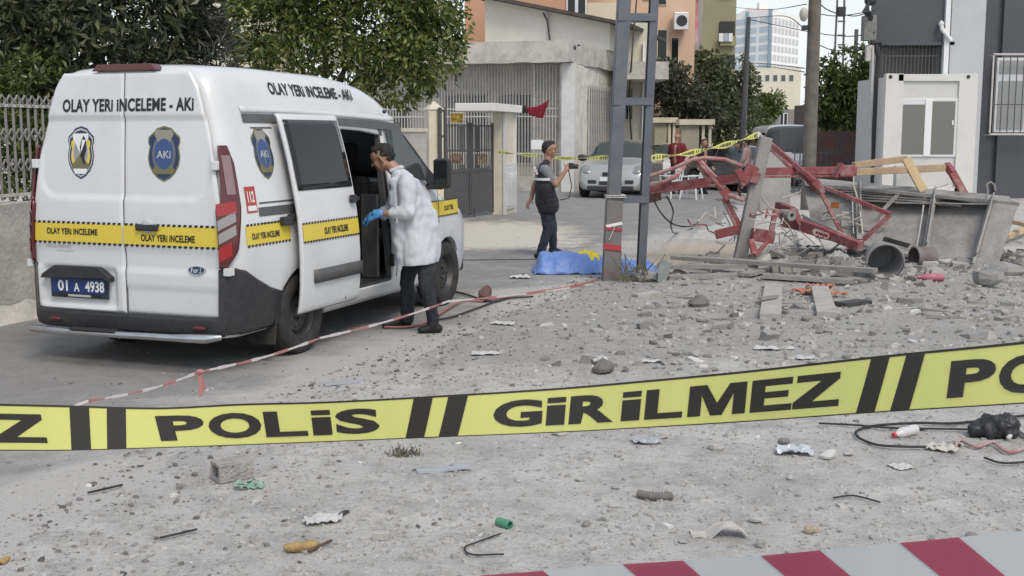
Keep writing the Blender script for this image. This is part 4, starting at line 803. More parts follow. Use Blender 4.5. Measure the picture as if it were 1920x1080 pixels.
# far right window
gw2 = fb(1868, 108, 1990, 248, BY - .05, .1, 'window', white_paint)
p, q = AT(1874, 142, BY - .07), AT(1978, 246, BY - .07); mid = lerp(p.x, q.x, .48); zt_ = AT(0, 108, BY).z
for (xa, xb), (za, zb) in (((p.x, mid - .05), (q.z + .05, AT(0, 152, BY).z)), ((mid + .05, q.x), (q.z + .05, AT(0, 152, BY).z)), ((p.x, q.x), (AT(0, 138, BY).z, zt_ - .08))): MB().bb(xa, xb, BY - .072, BY - .055, za, zb).build('pane', mat('blind_grey', (.30, .31, .31), .3), gw2)
wg = thing('window_grille', 'white framed bar grille over the right edge window', 'grille', AT(1900, 180, BY - .3)); p, q = AT(1862, 102, BY - .35), AT(1995, 252, BY - .35); b = MB()
for z in (p.z, q.z): b.bb(p.x, q.x, BY - .37, BY - .33, z - .02, z + .03)
b.bb(p.x, p.x + .04, BY - .37, BY - .33, q.z, p.z); b.bb(p.x, p.x + .04, BY - .33, BY, p.z - .03, p.z); b.bb(p.x, p.x + .04, BY - .33, BY, q.z - .03, q.z); b.build('frame', white_iron, wg)
MB().bb(p.x, q.x, BY - .365, BY - .345, lerp(q.z, p.z, .37), lerp(q.z, p.z, .37) + .025).build('rail', dark_iron, wg); bar = None
for k in range(11):
    x = lerp(p.x, q.x, (k + .6) / 11) - wg.location.x
    if bar is None: bar = MB().bb(-.011, .011, -.011, .011, q.z - wg.location.z, p.z - wg.location.z).build('bar', dark_iron); bar.parent = wg; bar.location = (x, -.05, 0)
    else: share(bar, wg, (x, -.05, 0))
# office cabin
CY = 30.6; cab = thing('office_cabin', 'white prefabricated cabin with sliding window beside the grey building', 'cabin', V(AT(1742, 0, CY).x, CY, 0)); cab_w = mat('cabin_white', (.62, .61, .58), .6, stain=(.42, .40, .36), stain_amt=.35, stain_scale=1.4); cab_p = mat('cabin_panel', (.55, .55, .53), .6, stain=(.40, .39, .36), stain_amt=.3)
def cb_(x0, y0, x1, y1, Y, d, nm, m, par=cab, bevel=.006): p, q = AT(x0, y0, Y), AT(x1, y1, Y); return MB().bb(p.x, q.x, Y, Y + d, max(.12, q.z), p.z).build(nm, m, par, bevel=bevel)
cb_(1664, 144, 1820, 372, CY + .06, 2.6, 'shell', cab_p); cb_(1662, 138, 1685, 372, CY, .2, 'corner_post', cab_w); cb_(1800, 138, 1823, 372, CY, .2, 'corner_post', cab_w); cb_(1685, 139, 1800, 152, CY, .2, 'top_rail', cab_w)
cb_(1685, 352, 1800, 372, CY, .2, 'bottom_rail', cab_w)
for x in (1670, 1816): o = MB().lathe([(.0, .0), (.05, 0), (.05, .02)], 12, AT(x, 144, CY - .01), 'y').build('lifting_hole', black_plastic, cab)
w = cb_(1690, 185, 1792, 294, CY + .02, .1, 'window', white_paint); cb_(1694, 196, 1737, 289, CY + .005, .01, 'pane', mat('cabin_glass', (.16, .16, .145), .18), w, 0); cb_(1744, 190, 1787, 289, CY + .005, .01, 'pane', MATS['cabin_glass'], w, 0); cb_(1736, 186, 1744, 293, CY - .005, .03, 'mullion', white_print, w); MB().box(AT(1786, 230, CY), (.04, .04, .12)).build('catch', white_print, w)
MB().box(AT(1700, 371, CY) * 1 + V(0, .3, 0), (.01, .01, .01))
for x in (1672, 1812): o = MB().bb(AT(x, 0, CY).x - .2, AT(x, 0, CY).x + .2, CY + .1, CY + .5, 0, .16).build('support_block', old_concrete, cab)
# duct, transformer, cables on the corner
dk = thing('cable_duct', 'thick black cable duct running down the grey building corner', 'duct', AT(1643, 200, 31.4)); MB().tube([AT(1641, 84, 31.5), AT(1648, 105, 31.5), AT(1644, 150, 31.5), AT(1642, 200, 31.5), AT(1637, 300, 31.5), AT(1637, 345, 31.5)], .075, 8).build('duct', black_plastic, dk, smooth=True)
for y in (140, 200): MB().beam(AT(1640, y, 31.45), AT(1664, y, 31.45), .03, .03).build('bracket', black_plastic, dk)
MB().tube([AT(1637, 90, 31.4), AT(1634, 180, 31.4), AT(1631, 330, 31.4)], .03, 6).build('conduit', white_iron, dk)
jb = thing('junction_box', 'grey metal box hung high on the building corner among cables', 'box', AT(1629, 55, 31.6)); MB().box(AT(1629, 53, 31.6), (.34, .3, .66)).build('case', mat('box_grey', (.22, .23, .22), .6, col2=(.12, .12, .11), scale=9), jb, bevel=.02); MB().box(AT(1630, 100, 31.5), (.2, .15, .42)).build('lower_box', white_iron, jb, bevel=.02)
b = MB()
for k in range(7): b.tube([AT(1624 + k * 3, 10 - k * 4, 31.4), AT(1630 - k * 2, 22, 31.2), AT(1636, 34 + k, 31.5)], .03, 6)
b.ell(AT(1632, 2, 31.4), (.16, .14, .12)); b.build('insulator', black_plastic, jb)
# ================================================================== POLES AND CABLES
wood = mat('pole_concrete', (.17, .15, .125), .9, col2=(.115, .10, .085), scale=5, bump=.4, stain=(.07, .06, .05), stain_amt=.5)
PYu = 27.; a = AT(1517, 300, PYu)
up = thing('utility_pole', 'tall brown grey utility pole right of the white minibus', 'pole', V(a.x, PYu, 0)); MB().tube([V(a.x, PYu, -.1), V(a.x + .02, PYu, 7.5)], [.165, .13], 14).build('shaft', wood, up, smooth=True)
MB().ell(AT(1507, 27, PYu - .1), (.10, .12, .16)).build('lamp', old_concrete, up, smooth=True); MB().box(AT(1509, 52, PYu - .1), (.12, .16, .1)).build('clamp', black_plastic, up)
tp = thing('telegraph_post', 'thin dark lattice post against the hotel tower', 'pole', V(AT(1401, 0, 50).x, 50, 0)); MB().tube([V(AT(1397, 0, 50).x, 50, 0), AT(1404, 32, 50)], [.16, .09], 8).build('shaft', dark_iron, tp)
pl_ = thing('lattice_pylon', 'slim steel lattice pylon carrying cables above the leafy tree', 'pylon', V(AT(1577, 0, 70).x, 70, 0)); b = MB()
for x in (1572, 1584): b.beam(V(AT(x + (-6 if x < 1578 else 4), 0, 70).x, 70, 0), AT(x, -40, 70), .1, .1)
for y in (18, 40, 66, 84): b.beam(AT(1571, y, 70), AT(1585, y, 70), .08, .08)
b.build('frame', dark_iron, pl_); MB().box(AT(1578, 22, 69.9), (.42, .3, .55)).build('transformer', black_plastic, pl_)
MB().beam(V(AT(1608, 0, 60).x, 60, 0), AT(1606, 55, 60), .16, .16).build('post', dark_iron, tag(thing('short_post', 'short dark post top showing above the leafy tree', 'post', V(AT(1608, 0, 60).x, 60, 0)), None, None))
def cable(pts, r, label, name='overhead_cable', m=black_plastic, group='overhead cables', n=5):
    b = MB(); P = [Vector(p) for p in pts]; Q = []
    for i in range(len(P) - 1):
        for k in range(8):
            t = k / 8; p0, p1, p2, p3 = P[max(i - 1, 0)], P[i], P[i + 1], P[min(i + 2, len(P) - 1)]
            Q.append(.5 * ((2 * p1) + (p2 - p0) * t + (2 * p0 - 5 * p1 + 4 * p2 - p3) * t * t + (3 * p1 - p0 - 3 * p2 + p3) * t ** 3))
    Q.append(P[-1]); b.tube(Q, r, n); return tag(b.build(name, m, smooth='all'), label, 'cable', group)
cable([AT(1620, 26, 31.4), AT(1600, 30, 31), AT(1560, 22, 29), AT(1535, 5, 28), AT(1520, -20, 27)], .014, 'sagging black cable from the junction box up to the utility pole')
cable([AT(1640, 60, 31.4), AT(1590, 68, 40), AT(1520, 60, 48), AT(1403, 36, 50)], .018, 'cable from the building corner to the thin dark post')
cable([AT(1510, 56, 27), AT(1470, 30, 40), AT(1403, 34, 50)], .014, 'cable linking the utility pole clamp and the thin dark post')
cable([AT(1640, 20, 31.4), AT(1570, 30, 29), AT(1518, 22, 27)], .012, 'thin cable between building corner and the lamp on the utility pole')
cable([AT(1518, 75, 27), AT(1570, 95, 29.5), AT(1640, 82, 31.4)], .012, 'lowest drooping cable between utility pole and duct')
cable([AT(1378, 14, 60), AT(1440, 18, 45), AT(1512, 8, 27)], .012, 'cable crossing the sky above the hotel tower')
cable([AT(1404, 118, 50), AT(1440, 120, 40), AT(1508, 128, 27)], .014, 'cable crossing in front of the hotel tower')
cable([AT(1404, 128, 50), AT(1430, 124, 44), AT(1508, 135, 27)], .012, 'second cable just below it crossing the hotel tower')
cable([AT(1194, -5, 41), AT(1184, 117, 39.4), AT(1180, 200, 41.5), AT(1190, 330, 41.7)], .03, 'black cable hanging down the cream block seen through the steel pole')
# ================================================================== CARS
def car(name, label, group, loc, rz, paint, L=4.15, Wd=.86, kind='hatch', cat='car'):
    t = thing(name, label, cat, loc, rz, group)         # local x forward (nose at +L/2), z up
    if kind == 'hatch':
        zt = lambda x: float(np.interp(x, [-.5 * L, -.47 * L, -.40 * L, -.27 * L, -.1 * L, .06 * L, .125 * L, .235 * L, .42 * L, .475 * L, .5 * L], [.66, .98, 1.06, 1.40, 1.475, 1.46, 1.40, 1.00, .84, .72, .45])); belt = .93; Zn = [.22, .30, .40, .52, .64, .74, .84, .93, 1.02, 1.12, 1.22, 1.32, 1.40, 1.445, 1.475]; Y = [.78, .83, .85, .87, .875, .87, .86, .85, .81, .76, .70, .64, .56, .42, 0]; wb = (-.30 * L, .315 * L); wr = .31; zr = (.94, 1.36)
        roofx = (-.40 * L, .235 * L); wsx = (.07 * L, .235 * L); rwx = (-.40 * L, -.28 * L)
    else:
        zt = lambda x: float(np.interp(x, [-.5 * L, -.49 * L, -.46 * L, .16 * L, .26 * L, .37 * L, .47 * L, .5 * L], [1.0, 1.9, 2.12, 2.14, 2.0, 1.22, .95, .55])); belt = 1.15; Zn = [.25, .35, .5, .7, .9, 1.05, 1.15, 1.3, 1.5, 1.7, 1.85, 2.0, 2.08, 2.12, 2.14]; Y = [.86, .9, .93, .95, .95, .945, .94, .91, .87, .83, .79, .73, .64, .45, 0]; wb = (-.29 * L, .31 * L); wr = .34; zr = (1.2, 1.8)
        roofx = (-.46 * L, .37 * L); wsx = (.2 * L, .37 * L); rwx = (-.49 * L, -.47 * L)
    Y = [y * Wd / .86 for y in Y]; top = Zn[-1]; fx = lambda x: float(np.interp(abs(x) / L, [0, .36, .44, .48, .5], [1, .985, .93, .84, .70]))
    def zl(x):
        z = .22
        for w in wb:
            if abs(x - w) < wr + .06: z = max(z, wr + math.sqrt((wr + .06) ** 2 - (x - w) ** 2))
        return z
    def pt(x, k, s):
        zn, z1 = Zn[k], zt(x); bl = min(belt, z1 - .06)
        z = bl + (zn - belt) / (top - belt) * (z1 - bl) if zn > belt else .22 + (zn - .22) / (belt - .22) * (bl - .22); lo = zl(x)
        if lo > .22 and z < .80: z = lo + (z - .22) / .58 * (max(.80, lo) - lo)
        return V(x, s * Y[k] * fx(x), z)
    X = list(np.linspace(-.5 * L, .5 * L, 64)); ring = [(k, -1) for k in range(len(Zn))] + [(k, 1) for k in reversed(range(len(Zn) - 1))]; n = len(ring); b = MB(); g1 = MB(); g2 = MB(); g3 = MB(); g4 = MB()
    for x in X: b.v += [tuple(pt(x, k, s)) for k, s in ring]
    for i in range(63):
        xc = (X[i] + X[i + 1]) / 2
        for j in range(n - 1):
            q = (i * n + j, (i + 1) * n + j, (i + 1) * n + j + 1, i * n + j + 1); b.f.append(q); zc = (Zn[ring[j][0]] + Zn[ring[j + 1][0]]) / 2; vs = [Vector(b.v[k]) for k in q]; no = (vs[1] - vs[0]).cross(vs[3] - vs[0])
            if no.dot(vs[0] - V(0, 0, .8)) < 0: no = -no
            no.normalize(); off = [v + no * .006 for v in vs]
            upper = zc > (1.1 if kind == 'hatch' else 1.6)
            if upper and wsx[0] < xc < wsx[1]: g1.add(off, [(0, 1, 2, 3)])
            elif rwx[0] < xc < rwx[1] and upper: g2.add(off, [(0, 1, 2, 3)])
            elif zr[0] < zc < zr[1] and rwx[1] + .05 < xc < wsx[0] + .1 and abs((xc + .06 * L) % (.235 * L)) > .02 * L: (g3 if ring[j][1] < 0 and ring[j + 1][1] < 0 else g4).add(off, [(0, 1, 2, 3)])
    b.f += [tuple(reversed(range(n))), tuple(63 * n + k for k in range(n))]
    b.build('body', paint, t, smooth=True); g1.build('windscreen', green_glass if kind == 'hatch' else mat('bus_glass', (.05, .056, .065), .3, spec=.2), t, smooth=True); g3.build('side_glass', dark_glass, t, smooth=True); g4.build('side_glass', dark_glass, t, smooth=True)
    if g2.f: g2.build('rear_window', dark_glass, t, smooth=True)
    hx = .5 * L
    MB().bb(hx - .22, hx + .012, -.58, .58, .19, .33).build('lower_bumper', black_plastic, t, bevel=.03)
    if kind == 'hatch':
        MB().bb(hx - .30, hx + .012, -.20, -.02, .575, .665).build('grille', black_plastic, t, bevel=.01); MB().bb(hx - .30, hx + .012, .02, .20, .575, .665).build('grille', black_plastic, t, bevel=.01)
        for s in (-1, 1): MB().bb(hx - .35, hx + .008, s * .34, s * .56, .37, .47).build('fog_recess', black_plastic, t, bevel=.02)
        MB().bb(hx - .2, hx + .014, -.28, .28, .345, .435).build('intake', black_plastic, t, bevel=.01)
    else: MB().bb(hx - .25, hx - .02, -.5, .5, .60, .78).build('grille', black_plastic, t, bevel=.02)
    MB().bb(hx - .02, hx + .015, -.26, .26, .445, .55).build('number_plate', white_print, t)
    for s in (-1, 1):
        hz = .70 if kind == 'hatch' else .92
        MB().ell((hx - .27, s * .60, hz), (.22, .19, .10), Matrix.Rotation(-.45 * s, 3, 'Z') @ Matrix.Rotation(.45, 3, 'Y')).build('headlight', mat('headlight_glass', (.20, .21, .21), .08, coat=.8), t, smooth=True); MB().ell((-hx + .1, s * .68, .88), (.10, .14, .13)).build('tail_light', red_lens, t, smooth=True)
        mm = MB().ell((.17 * L if kind == 'hatch' else .22 * L, s * (Wd + .08), 1.0 if kind == 'hatch' else 1.25), (.07, .13, .09)).build('wing_mirror', black_plastic, t, smooth=True)
        for w in wb:
            wo = MB().lathe([(wr * r, h) for r, h in ((.62, -.09), (.9, -.1), (1, -.07), (1, .07), (.9, .1), (.62, .09))], 28, (w, s * (Wd - .10), wr), 'y').build('wheel', rubber, t, smooth=True); MB().lathe([(0, s * .07), (.1, s * .07), (wr * .5, s * .05), (wr * .64, s * .092)], 20, (w, s * (Wd - .10), wr), 'y').build('rim', silver_print, wo, smooth=True)
    return t
silver_paint = mat('silver_paint', (.36, .37, .375), .28, metal=.3, coat=.6); grey_paint = mat('grey_paint', (.13, .14, .145), .25, metal=.4, coat=.6); blue_paint = mat('blue_paint', (.02, .06, .22), .25, coat=.6)
gC = 'vehicles parked along the street'
car('parked_car', 'silver hatchback parked facing the camera behind the steel pole', gC, (3.35, 35.2, 0), -math.pi / 2 - .24, silver_paint).scale = (1.17, 1.17, 1.12)
car('parked_car', 'white car mostly hidden behind the silver hatchback and the red shirted man', gC, (5.6, 42.5, 0), -math.pi / 2 - .28, white_paint)
car('parked_car', 'dark grey car parked behind the man in black, beyond the wreck', gC, (7.35, 38.0, 0), -math.pi / 2 + .5, grey_paint)
car('parked_car', 'dark blue car half hidden by the red wall under the leafy tree', gC, (15.3, 41.6, 0), -math.pi / 2, blue_paint)
car('minibus', 'white minibus parked at the end of the dark bar fence', gC, (9.55, 41, 0), -math.pi / 2 - .02, white_paint, 4.9, .92, 'van', 'minibus')

# ================================================================== PEOPLE
def caps(b, p0, r0, p1, r1, n=14):
    p0, p1 = Vector(p0), Vector(p1); a = p1 - p0
    if a.length < 1e-5: a = V(0, 0, 1e-3); p1 = p0 + a
    a.normalize(); P = []; Rr = []
    for t in (-88, -60, -30, 0): P.append(p0 + a * (r0 * math.sin(math.radians(t)))); Rr.append(r0 * math.cos(math.radians(t)))
    for t in (0, 30, 60, 88): P.append(p1 + a * (r1 * math.sin(math.radians(t)))); Rr.append(r1 * math.cos(math.radians(t)))
    b.tube(P, Rr, n); return b
def remesh(b, name, m, parent, vox, sm=4, fold=0., fs=9., cut=None, solid=0.):
    me = bpy.data.meshes.new(name); me.from_pydata(b.v, [], b.f); bm = bmesh.new(); bm.from_mesh(me); bmesh.ops.recalc_face_normals(bm, faces=bm.faces); bm.to_mesh(me); bm.free()
    o = bpy.data.objects.new(name + '_tmp', me); md = o.modifiers.new('r', 'REMESH'); md.mode = 'VOXEL'; md.voxel_size = vox; md.use_smooth_shade = True; s = o.modifiers.new('s', 'SMOOTH'); s.iterations = sm; s.factor = .5
    r = evaluated_mesh(o)
    if fold:
        nv = len(r.vertices); cc = np.empty(nv * 3, np.float32); nn = np.empty(nv * 3, np.float32); r.vertices.foreach_get('co', cc); r.vertex_normals.foreach_get('vector', nn)
        k = np.array([fold * (n3((x, y, z * .45), fs) + .5 * n3((x * 1.3, y, z), fs * 2.3, 4)) for x, y, z in cc.reshape(-1, 3).tolist()], np.float32); r.vertices.foreach_set('co', (cc.reshape(-1, 3) + nn.reshape(-1, 3) * k[:, None]).ravel()); r.update()
    if cut:
        bm = bmesh.new(); bm.from_mesh(r)
        for co, no in cut: bmesh.ops.bisect_plane(bm, geom=bm.verts[:] + bm.edges[:] + bm.faces[:], plane_co=co, plane_no=no, clear_outer=True)
        bm.to_mesh(r); bm.free()
    r.name = name; r.materials.clear(); r.materials.append(m); r.polygons.foreach_set('use_smooth', [True] * len(r.polygons)); q = bpy.data.objects.new(name, r); COL.objects.link(q)
    if solid: md = q.modifiers.new('solid', 'SOLIDIFY'); md.thickness = solid; md.offset = -1
    attach(q, parent); return q
def hand(b, w, d, nrm, curl=.5, spread=.3, side=1, k=1.):
    w, d, nrm = Vector(w), Vector(d).normalized(), Vector(nrm); nrm = (nrm - d * nrm.dot(d)).normalized(); s = d.cross(nrm) * side
    for q in (-.028, 0, .028): caps(b, w + s * q * .6 * k, .019 * k, w + d * .085 * k + s * q * k, .016 * k, 10)
    for i, (q, L) in enumerate(((.036, .075), (.012, .084), (-.012, .078), (-.035, .062))):
        p = w + d * .088 * k + s * q * k; a = (d + s * q * spread * 6).normalized(); c = curl
        for f in (.45, .32, .23): a = (a * math.cos(c) + nrm * math.sin(c)).normalized(); p2 = p + a * L * f * k; caps(b, p, .0098 * k, p2, .0086 * k, 8); p = p2; c = curl * 1.1
    p = w + d * .028 * k + s * .034 * k; a = (d * .6 + s * .7 + nrm * .35).normalized()
    for f in (.045, .032): p2 = p + a * f * k; caps(b, p, .0125 * k, p2, .0105 * k, 8); p = p2; a = (a + d * .4 + nrm * .25).normalized()
def head(b, c, f, neck, u=None):
    f = Vector(f).normalized(); u = Vector(u or (0, 0, 1)); u = (u - f * u.dot(f)).normalized(); r = f.cross(u); P = lambda x, y, z: Vector(c) + f * x + r * y + u * z
    caps(b, P(-.028, 0, .03), .086, P(.022, 0, .036), .080); caps(b, P(.030, 0, -.01), .068, P(.042, 0, -.078), .043); caps(b, P(.0, .022, -.05), .05, P(.03, .012, -.085), .032); caps(b, P(.0, -.022, -.05), .05, P(.03, -.012, -.085), .032)
    caps(b, P(.094, 0, .008), .011, P(.112, 0, -.03), .0155, 10); caps(b, P(.083, -.03, .024), .016, P(.083, .03, .024), .016, 10); caps(b, P(.082, -.016, -.066), .013, P(.082, .016, -.066), .013, 10)
    for s in (-1, 1): caps(b, P(-.004, s * .079, .012), .017, P(-.010, s * .081, -.028), .012, 8); caps(b, P(.062, s * .035, -.022), .03, P(.05, s * .03, -.05), .03, 8)
    caps(b, P(-.03, 0, -.05), .055, neck, .062); return P
def hair(P, m, parent, vox, kind='short'):
    b = MB(); caps(b, P(-.038, 0, .044), .089, P(.004, 0, .064), .077); caps(b, P(-.055, 0, .0), .070, P(-.05, 0, -.04), .052); caps(b, P(.036, -.024, .094), .036, P(.036, .024, .094), .036)
    for s in (-1, 1): caps(b, P(-.02, s * .062, .03), .032, P(.0, s * .066, .0), .018, 8)
    return remesh(b, 'hair', m, parent, vox, 2, .011, 55)
def eyes(P, parent, m=black_print):
    for s in (-1, 1):
        e = MB().ell(P(.092, s * .031, .003), (.010, .010, .007), nu=8, nv=6); e.build('eye', m, parent, smooth=True); MB().beam(P(.099, s * .014, .026), P(.088, s * .048, .028), .010, .008).build('eyebrow', m, parent)
def shoe(b, ankle, toe, heel, r=.045):
    a, t, h = Vector(ankle), Vector(toe), Vector(heel); caps(b, h + V(0, 0, .045), .042, t + V(0, 0, .032), .034); caps(b, lerp(h, t, .35) + V(0, 0, .055), .045, t + V(0, 0, .034), .036); caps(b, a, r + .008, lerp(h, t, .3) + V(0, 0, .05), .047)
skin_m = mat('skin_tone', (.36, .205, .14), .5, col2=(.31, .165, .11), scale=20); dark_hair = mat('dark_hair', (.012, .010, .009), .6, bump=.5, bscale=120)
coat_w = mat('white_coat', (.52, .55, .60), .75, col2=(.46, .49, .54), scale=5); jean = mat('dark_trousers', (.016, .018, .024), .85, col2=(.028, .031, .040), scale=12, bump=.3); shoe_m = mat('black_shoe', (.010, .010, .011), .6); glove_m = mat('blue_glove', (.09, .29, .58), .45)
# man in the white coat, leaning into the van
p = thing('person', 'man in white coat and blue gloves leaning into the open van', 'person', G(782, 618))
Yb = 10.62; hd = (-.93, .12, -.36); nk = AT(741, 319, 10.68); hc = AT(717, 297, 10.70)
b = MB(); P = head(b, hc, hd, nk, (-.25, 0, 1))
shL, shR, hipL, hipR = AT(764, 346, 10.42), AT(750, 342, 10.86), AT(797, 462, 10.52), AT(779, 460, 10.78); elL, wrL = AT(765, 398, 10.36), AT(714, 400, 10.42); elR, wrR = AT(735, 395, 10.95), AT(704, 404, 10.80)
kL, aL = AT(800, 537, 10.44), AT(812, 598, 10.52); kR, aR = AT(763, 530, 10.72), AT(764, 590, 10.82)
for a_, r0, c_, r1 in ((nk, .055, lerp(shL, shR, .5), .07), (shL, .05, shR, .05), (lerp(shL, shR, .5), .08, lerp(hipL, hipR, .5), .085), (shL, .055, elL, .045), (elL, .043, wrL, .028), (shR, .055, elR, .045), (elR, .043, wrR, .028), (hipL, .06, kL, .045), (kL, .045, aL, .036), (hipR, .06, kR, .045), (kR, .045, aR, .036)): caps(b, a_, r0, c_, r1)
remesh(b, 'body', skin_m, p, .009, 4); hair(P, dark_hair, p, .009); eyes(P, p)
b = MB()
for h_, k_, a_ in ((hipL, kL, aL), (hipR, kR, aR)): caps(b, h_ + V(-.03, 0, -.06), .09, lerp(h_, k_, .6), .080); caps(b, lerp(h_, k_, .6), .082, k_, .07); caps(b, k_, .07, lerp(k_, a_, .5), .068); caps(b, lerp(k_, a_, .5), .067, a_ + V(0, 0, .0), .062); caps(b, a_ + V(0, 0, .02), .064, a_ - V(0, 0, .04), .060)
caps(b, hipL + V(-.03, 0, -.05), .09, hipR + V(-.02, 0, -.05), .09); remesh(b, 'trousers', jean, p, .011, 4, .014, 11)
for nm, an, toe, heel in (('shoe', aL, G(790, 626), G(822, 625)), ('shoe', aR, G(723, 616), G(765, 613))): b = MB(); shoe(b, an - V(0, 0, .03), toe, heel); remesh(b, nm, shoe_m, p, .009, 3)
b = MB(); up_ = lerp(shL, shR, .5); mid_ = AT(777, 415, Yb)
for s, sh in ((-1, shL), (1, shR)):
    o_ = V(0, s * .10, 0); caps(b, sh + V(.01, -s * .05, .0), .085, mid_ + o_, .115); caps(b, AT(745, 345, Yb) + o_ * .8, .075, AT(752, 420, Yb) + o_, .09); caps(b, mid_ + o_, .115, AT(787, 490, Yb) + o_ * 1.15, .150); caps(b, AT(752, 420, Yb) + o_, .09, AT(764, 495, Yb) + o_, .10); caps(b, AT(773, 348, Yb) + o_ * .7, .085, AT(800, 480, Yb) + o_, .10)
caps(b, up_ + V(.03, 0, -.06), .135, mid_ + V(.07, 0, .02), .15); caps(b, mid_ + V(.07, 0, .02), .15, AT(792, 480, Yb), .17); caps(b, nk + V(.02, 0, -.03), .075, up_, .12); caps(b, shL, .085, shR, .085)
for sh, el, wr in ((shL, elL, wrL), (shR, elR, wrR)): caps(b, sh, .088, el, .075); caps(b, el, .076, lerp(el, wr, .48), .058); caps(b, lerp(el, wr, .40), .064, lerp(el, wr, .50), .062)
hem = AT(790, 492, Yb); ct = remesh(b, 'coat', coat_w, p, .010, 5, .022, 6.3, cut=[(hem, V(.08, 0, -1))], solid=.006)
b = MB(); b.beam(AT(740, 338, 10.33), AT(745, 418, 10.36), .012, .02); b.build('coat_placket', coat_w, ct)
b = MB(); caps(b, nk + V(-.03, -.05, -.005), .022, nk + V(.05, -.055, .025), .022, 8); caps(b, nk + V(-.03, .05, -.005), .022, nk + V(.05, .055, .025), .022, 8); caps(b, nk + V(.06, -.05, .025), .02, nk + V(.06, .05, .025), .02, 8); remesh(b, 'collar', coat_w, ct, .008, 2)
b = MB(); hand(b, wrL + V(-.02, 0, -.002), AT(680, 414, 10.5) - wrL, V(.1, .7, -.7), .35, .2, -1, 1.15); caps(b, wrL, .040, wrL + (wrL - elL).normalized() * .05, .036); remesh(b, 'glove', glove_m, p, .0065, 2)
b = MB(); hand(b, wrR, AT(678, 412, 10.7) - wrR, V(0, -.6, -.7), .4, .2, 1, 1.1); caps(b, wrR, .036, wrR + (wrR - elR).normalized() * .04, .034); remesh(b, 'glove', glove_m, p, .0065, 2)
pn = tag(MB().beam(AT(731, 345, 10.30), AT(732, 357, 10.30), .012, .012).build('coat_pen', black_plastic), 'dark pen clipped in the chest pocket of the white coat', 'pen')
# photographer
p = thing('person', 'photographer in dark vest with reflective stripe, seen in profile', 'person', G(1022, 480))
vest_m = mat('navy_vest', (.010, .011, .018), .75, col2=(.02, .02, .03), scale=10, bump=.3); shirt_g = mat('grey_shirt', (.20, .21, .23), .85, bump=.3); jeans2 = mat('blue_black_jeans', (.014, .022, .038), .85, col2=(.03, .045, .065), scale=8, amt=.7, bump=.3)
Yp = 17.3; nk = AT(1027, 303, Yp); hc = AT(1031, 281, Yp); hd = (.93, -.28, -.05); b = MB(); P = head(b, hc, hd, nk)
shN, shF = AT(1022, 318, Yp - .17), AT(1018, 319, Yp + .17); elN, wrN = AT(1042, 347, Yp - .22), AT(1062, 318, Yp - .16); elF, wrF = AT(1001, 350, Yp + .24), AT(996, 373, Yp + .16)
hN, hF = AT(1022, 385, Yp - .09), AT(1026, 385, Yp + .10); kN, aN = AT(1028, 430, Yp - .08), AT(1014, 474, Yp - .1); kF, aF = AT(1036, 430, Yp + .12), AT(1037, 467, Yp + .2)
for a_, r0, c_, r1 in ((nk, .06, lerp(shN, shF, .5), .10), (shN, .07, shF, .07), (lerp(shN, shF, .5), .125, lerp(hN, hF, .5), .12), (shN, .055, elN, .045), (elN, .044, wrN, .029), (shF, .055, elF, .045), (elF, .044, wrF, .03), (hN, .09, kN, .06), (kN, .058, aN, .042), (hF, .09, kF, .06), (kF, .058, aF, .042)): caps(b, a_, r0, c_, r1)
hand(b, wrN, AT(1069, 308, Yp - .12) - wrN, V(.3, .9, 0), .6, .1, 1); hand(b, wrF, AT(989, 383, Yp + .12) - wrF, V(.5, .3, -.4), .35, .3, 1)
remesh(b, 'body', skin_m, p, .010, 4); hair(P, dark_hair, p, .010); eyes(P, p)
b = MB(); caps(b, shN, .085, shF, .085)
for sh, el in ((shN, elN), (shF, elF)): caps(b, sh, .085, lerp(sh, el, .62), .066)
caps(b, lerp(shN, shF, .5), .13, lerp(hN, hF, .5) + V(0, 0, .1), .13); remesh(b, 'shirt', shirt_g, p, .013, 4, .01, 12)
b = MB()
for sh, hh in ((shN, hN), (shF, hF)): caps(b, lerp(sh, shF if sh is shN else shN, .16) + V(0, 0, .01), .098, lerp(sh, hh, .55) + V(0, 0, 0), .145); caps(b, lerp(sh, hh, .5), .145, hh + V(0, 0, .06), .152); caps(b, hh + V(.02, 0, .06), .152, hh + V(.03, 0, -.02), .152)
caps(b, nk + V(-.02, -.05, -.02), .06, nk + V(-.02, .05, -.02), .06); caps(b, lerp(shN, shF, .10) + V(0, 0, .012), .094, lerp(shF, shN, .10) + V(0, 0, .012), .094); vs_ = remesh(b, 'vest', vest_m, p, .013, 3, .015, 10)
b = MB()
def ringtube(c, rx, ry, w, th):
    for k in range(28): t0, t1 = k * math.tau / 28, (k + 1) * math.tau / 28; b.beam(c + V(rx * math.cos(t0), ry * math.sin(t0), 0), c + V(rx * math.cos(t1), ry * math.sin(t1), 0), th, w)
ringtube(AT(1021, 335, Yp), .165, .285, .036, .012); b.build('reflective_stripe', white_print, vs_)
cpl = AT(1002, 322, Yp - .12); b = MB()
for k in range(3): b.box(AT(1003 + k * 2, 315 + k * 5, Yp - .16), (.03, .02, .03))
b.build('vest_lettering', white_print, vs_)
b = MB()
for h_, k_, a_ in ((hN, kN, aN), (hF, kF, aF)): caps(b, h_, .105, k_, .075); caps(b, k_, .075, a_, .06); caps(b, a_, .06, a_ - V(0, 0, .03), .06)
caps(b, hN, .11, hF, .11); remesh(b, 'jeans', jeans2, p, .013, 4, .012, 12)
for an, toe, heel in ((aN, G(1026, 487), G(1006, 485)), (aF, G(1052, 477), G(1033, 474))): b = MB(); shoe(b, an - V(0, 0, .03), toe, heel); remesh(b, 'shoe', shoe_m, p, .012, 3)
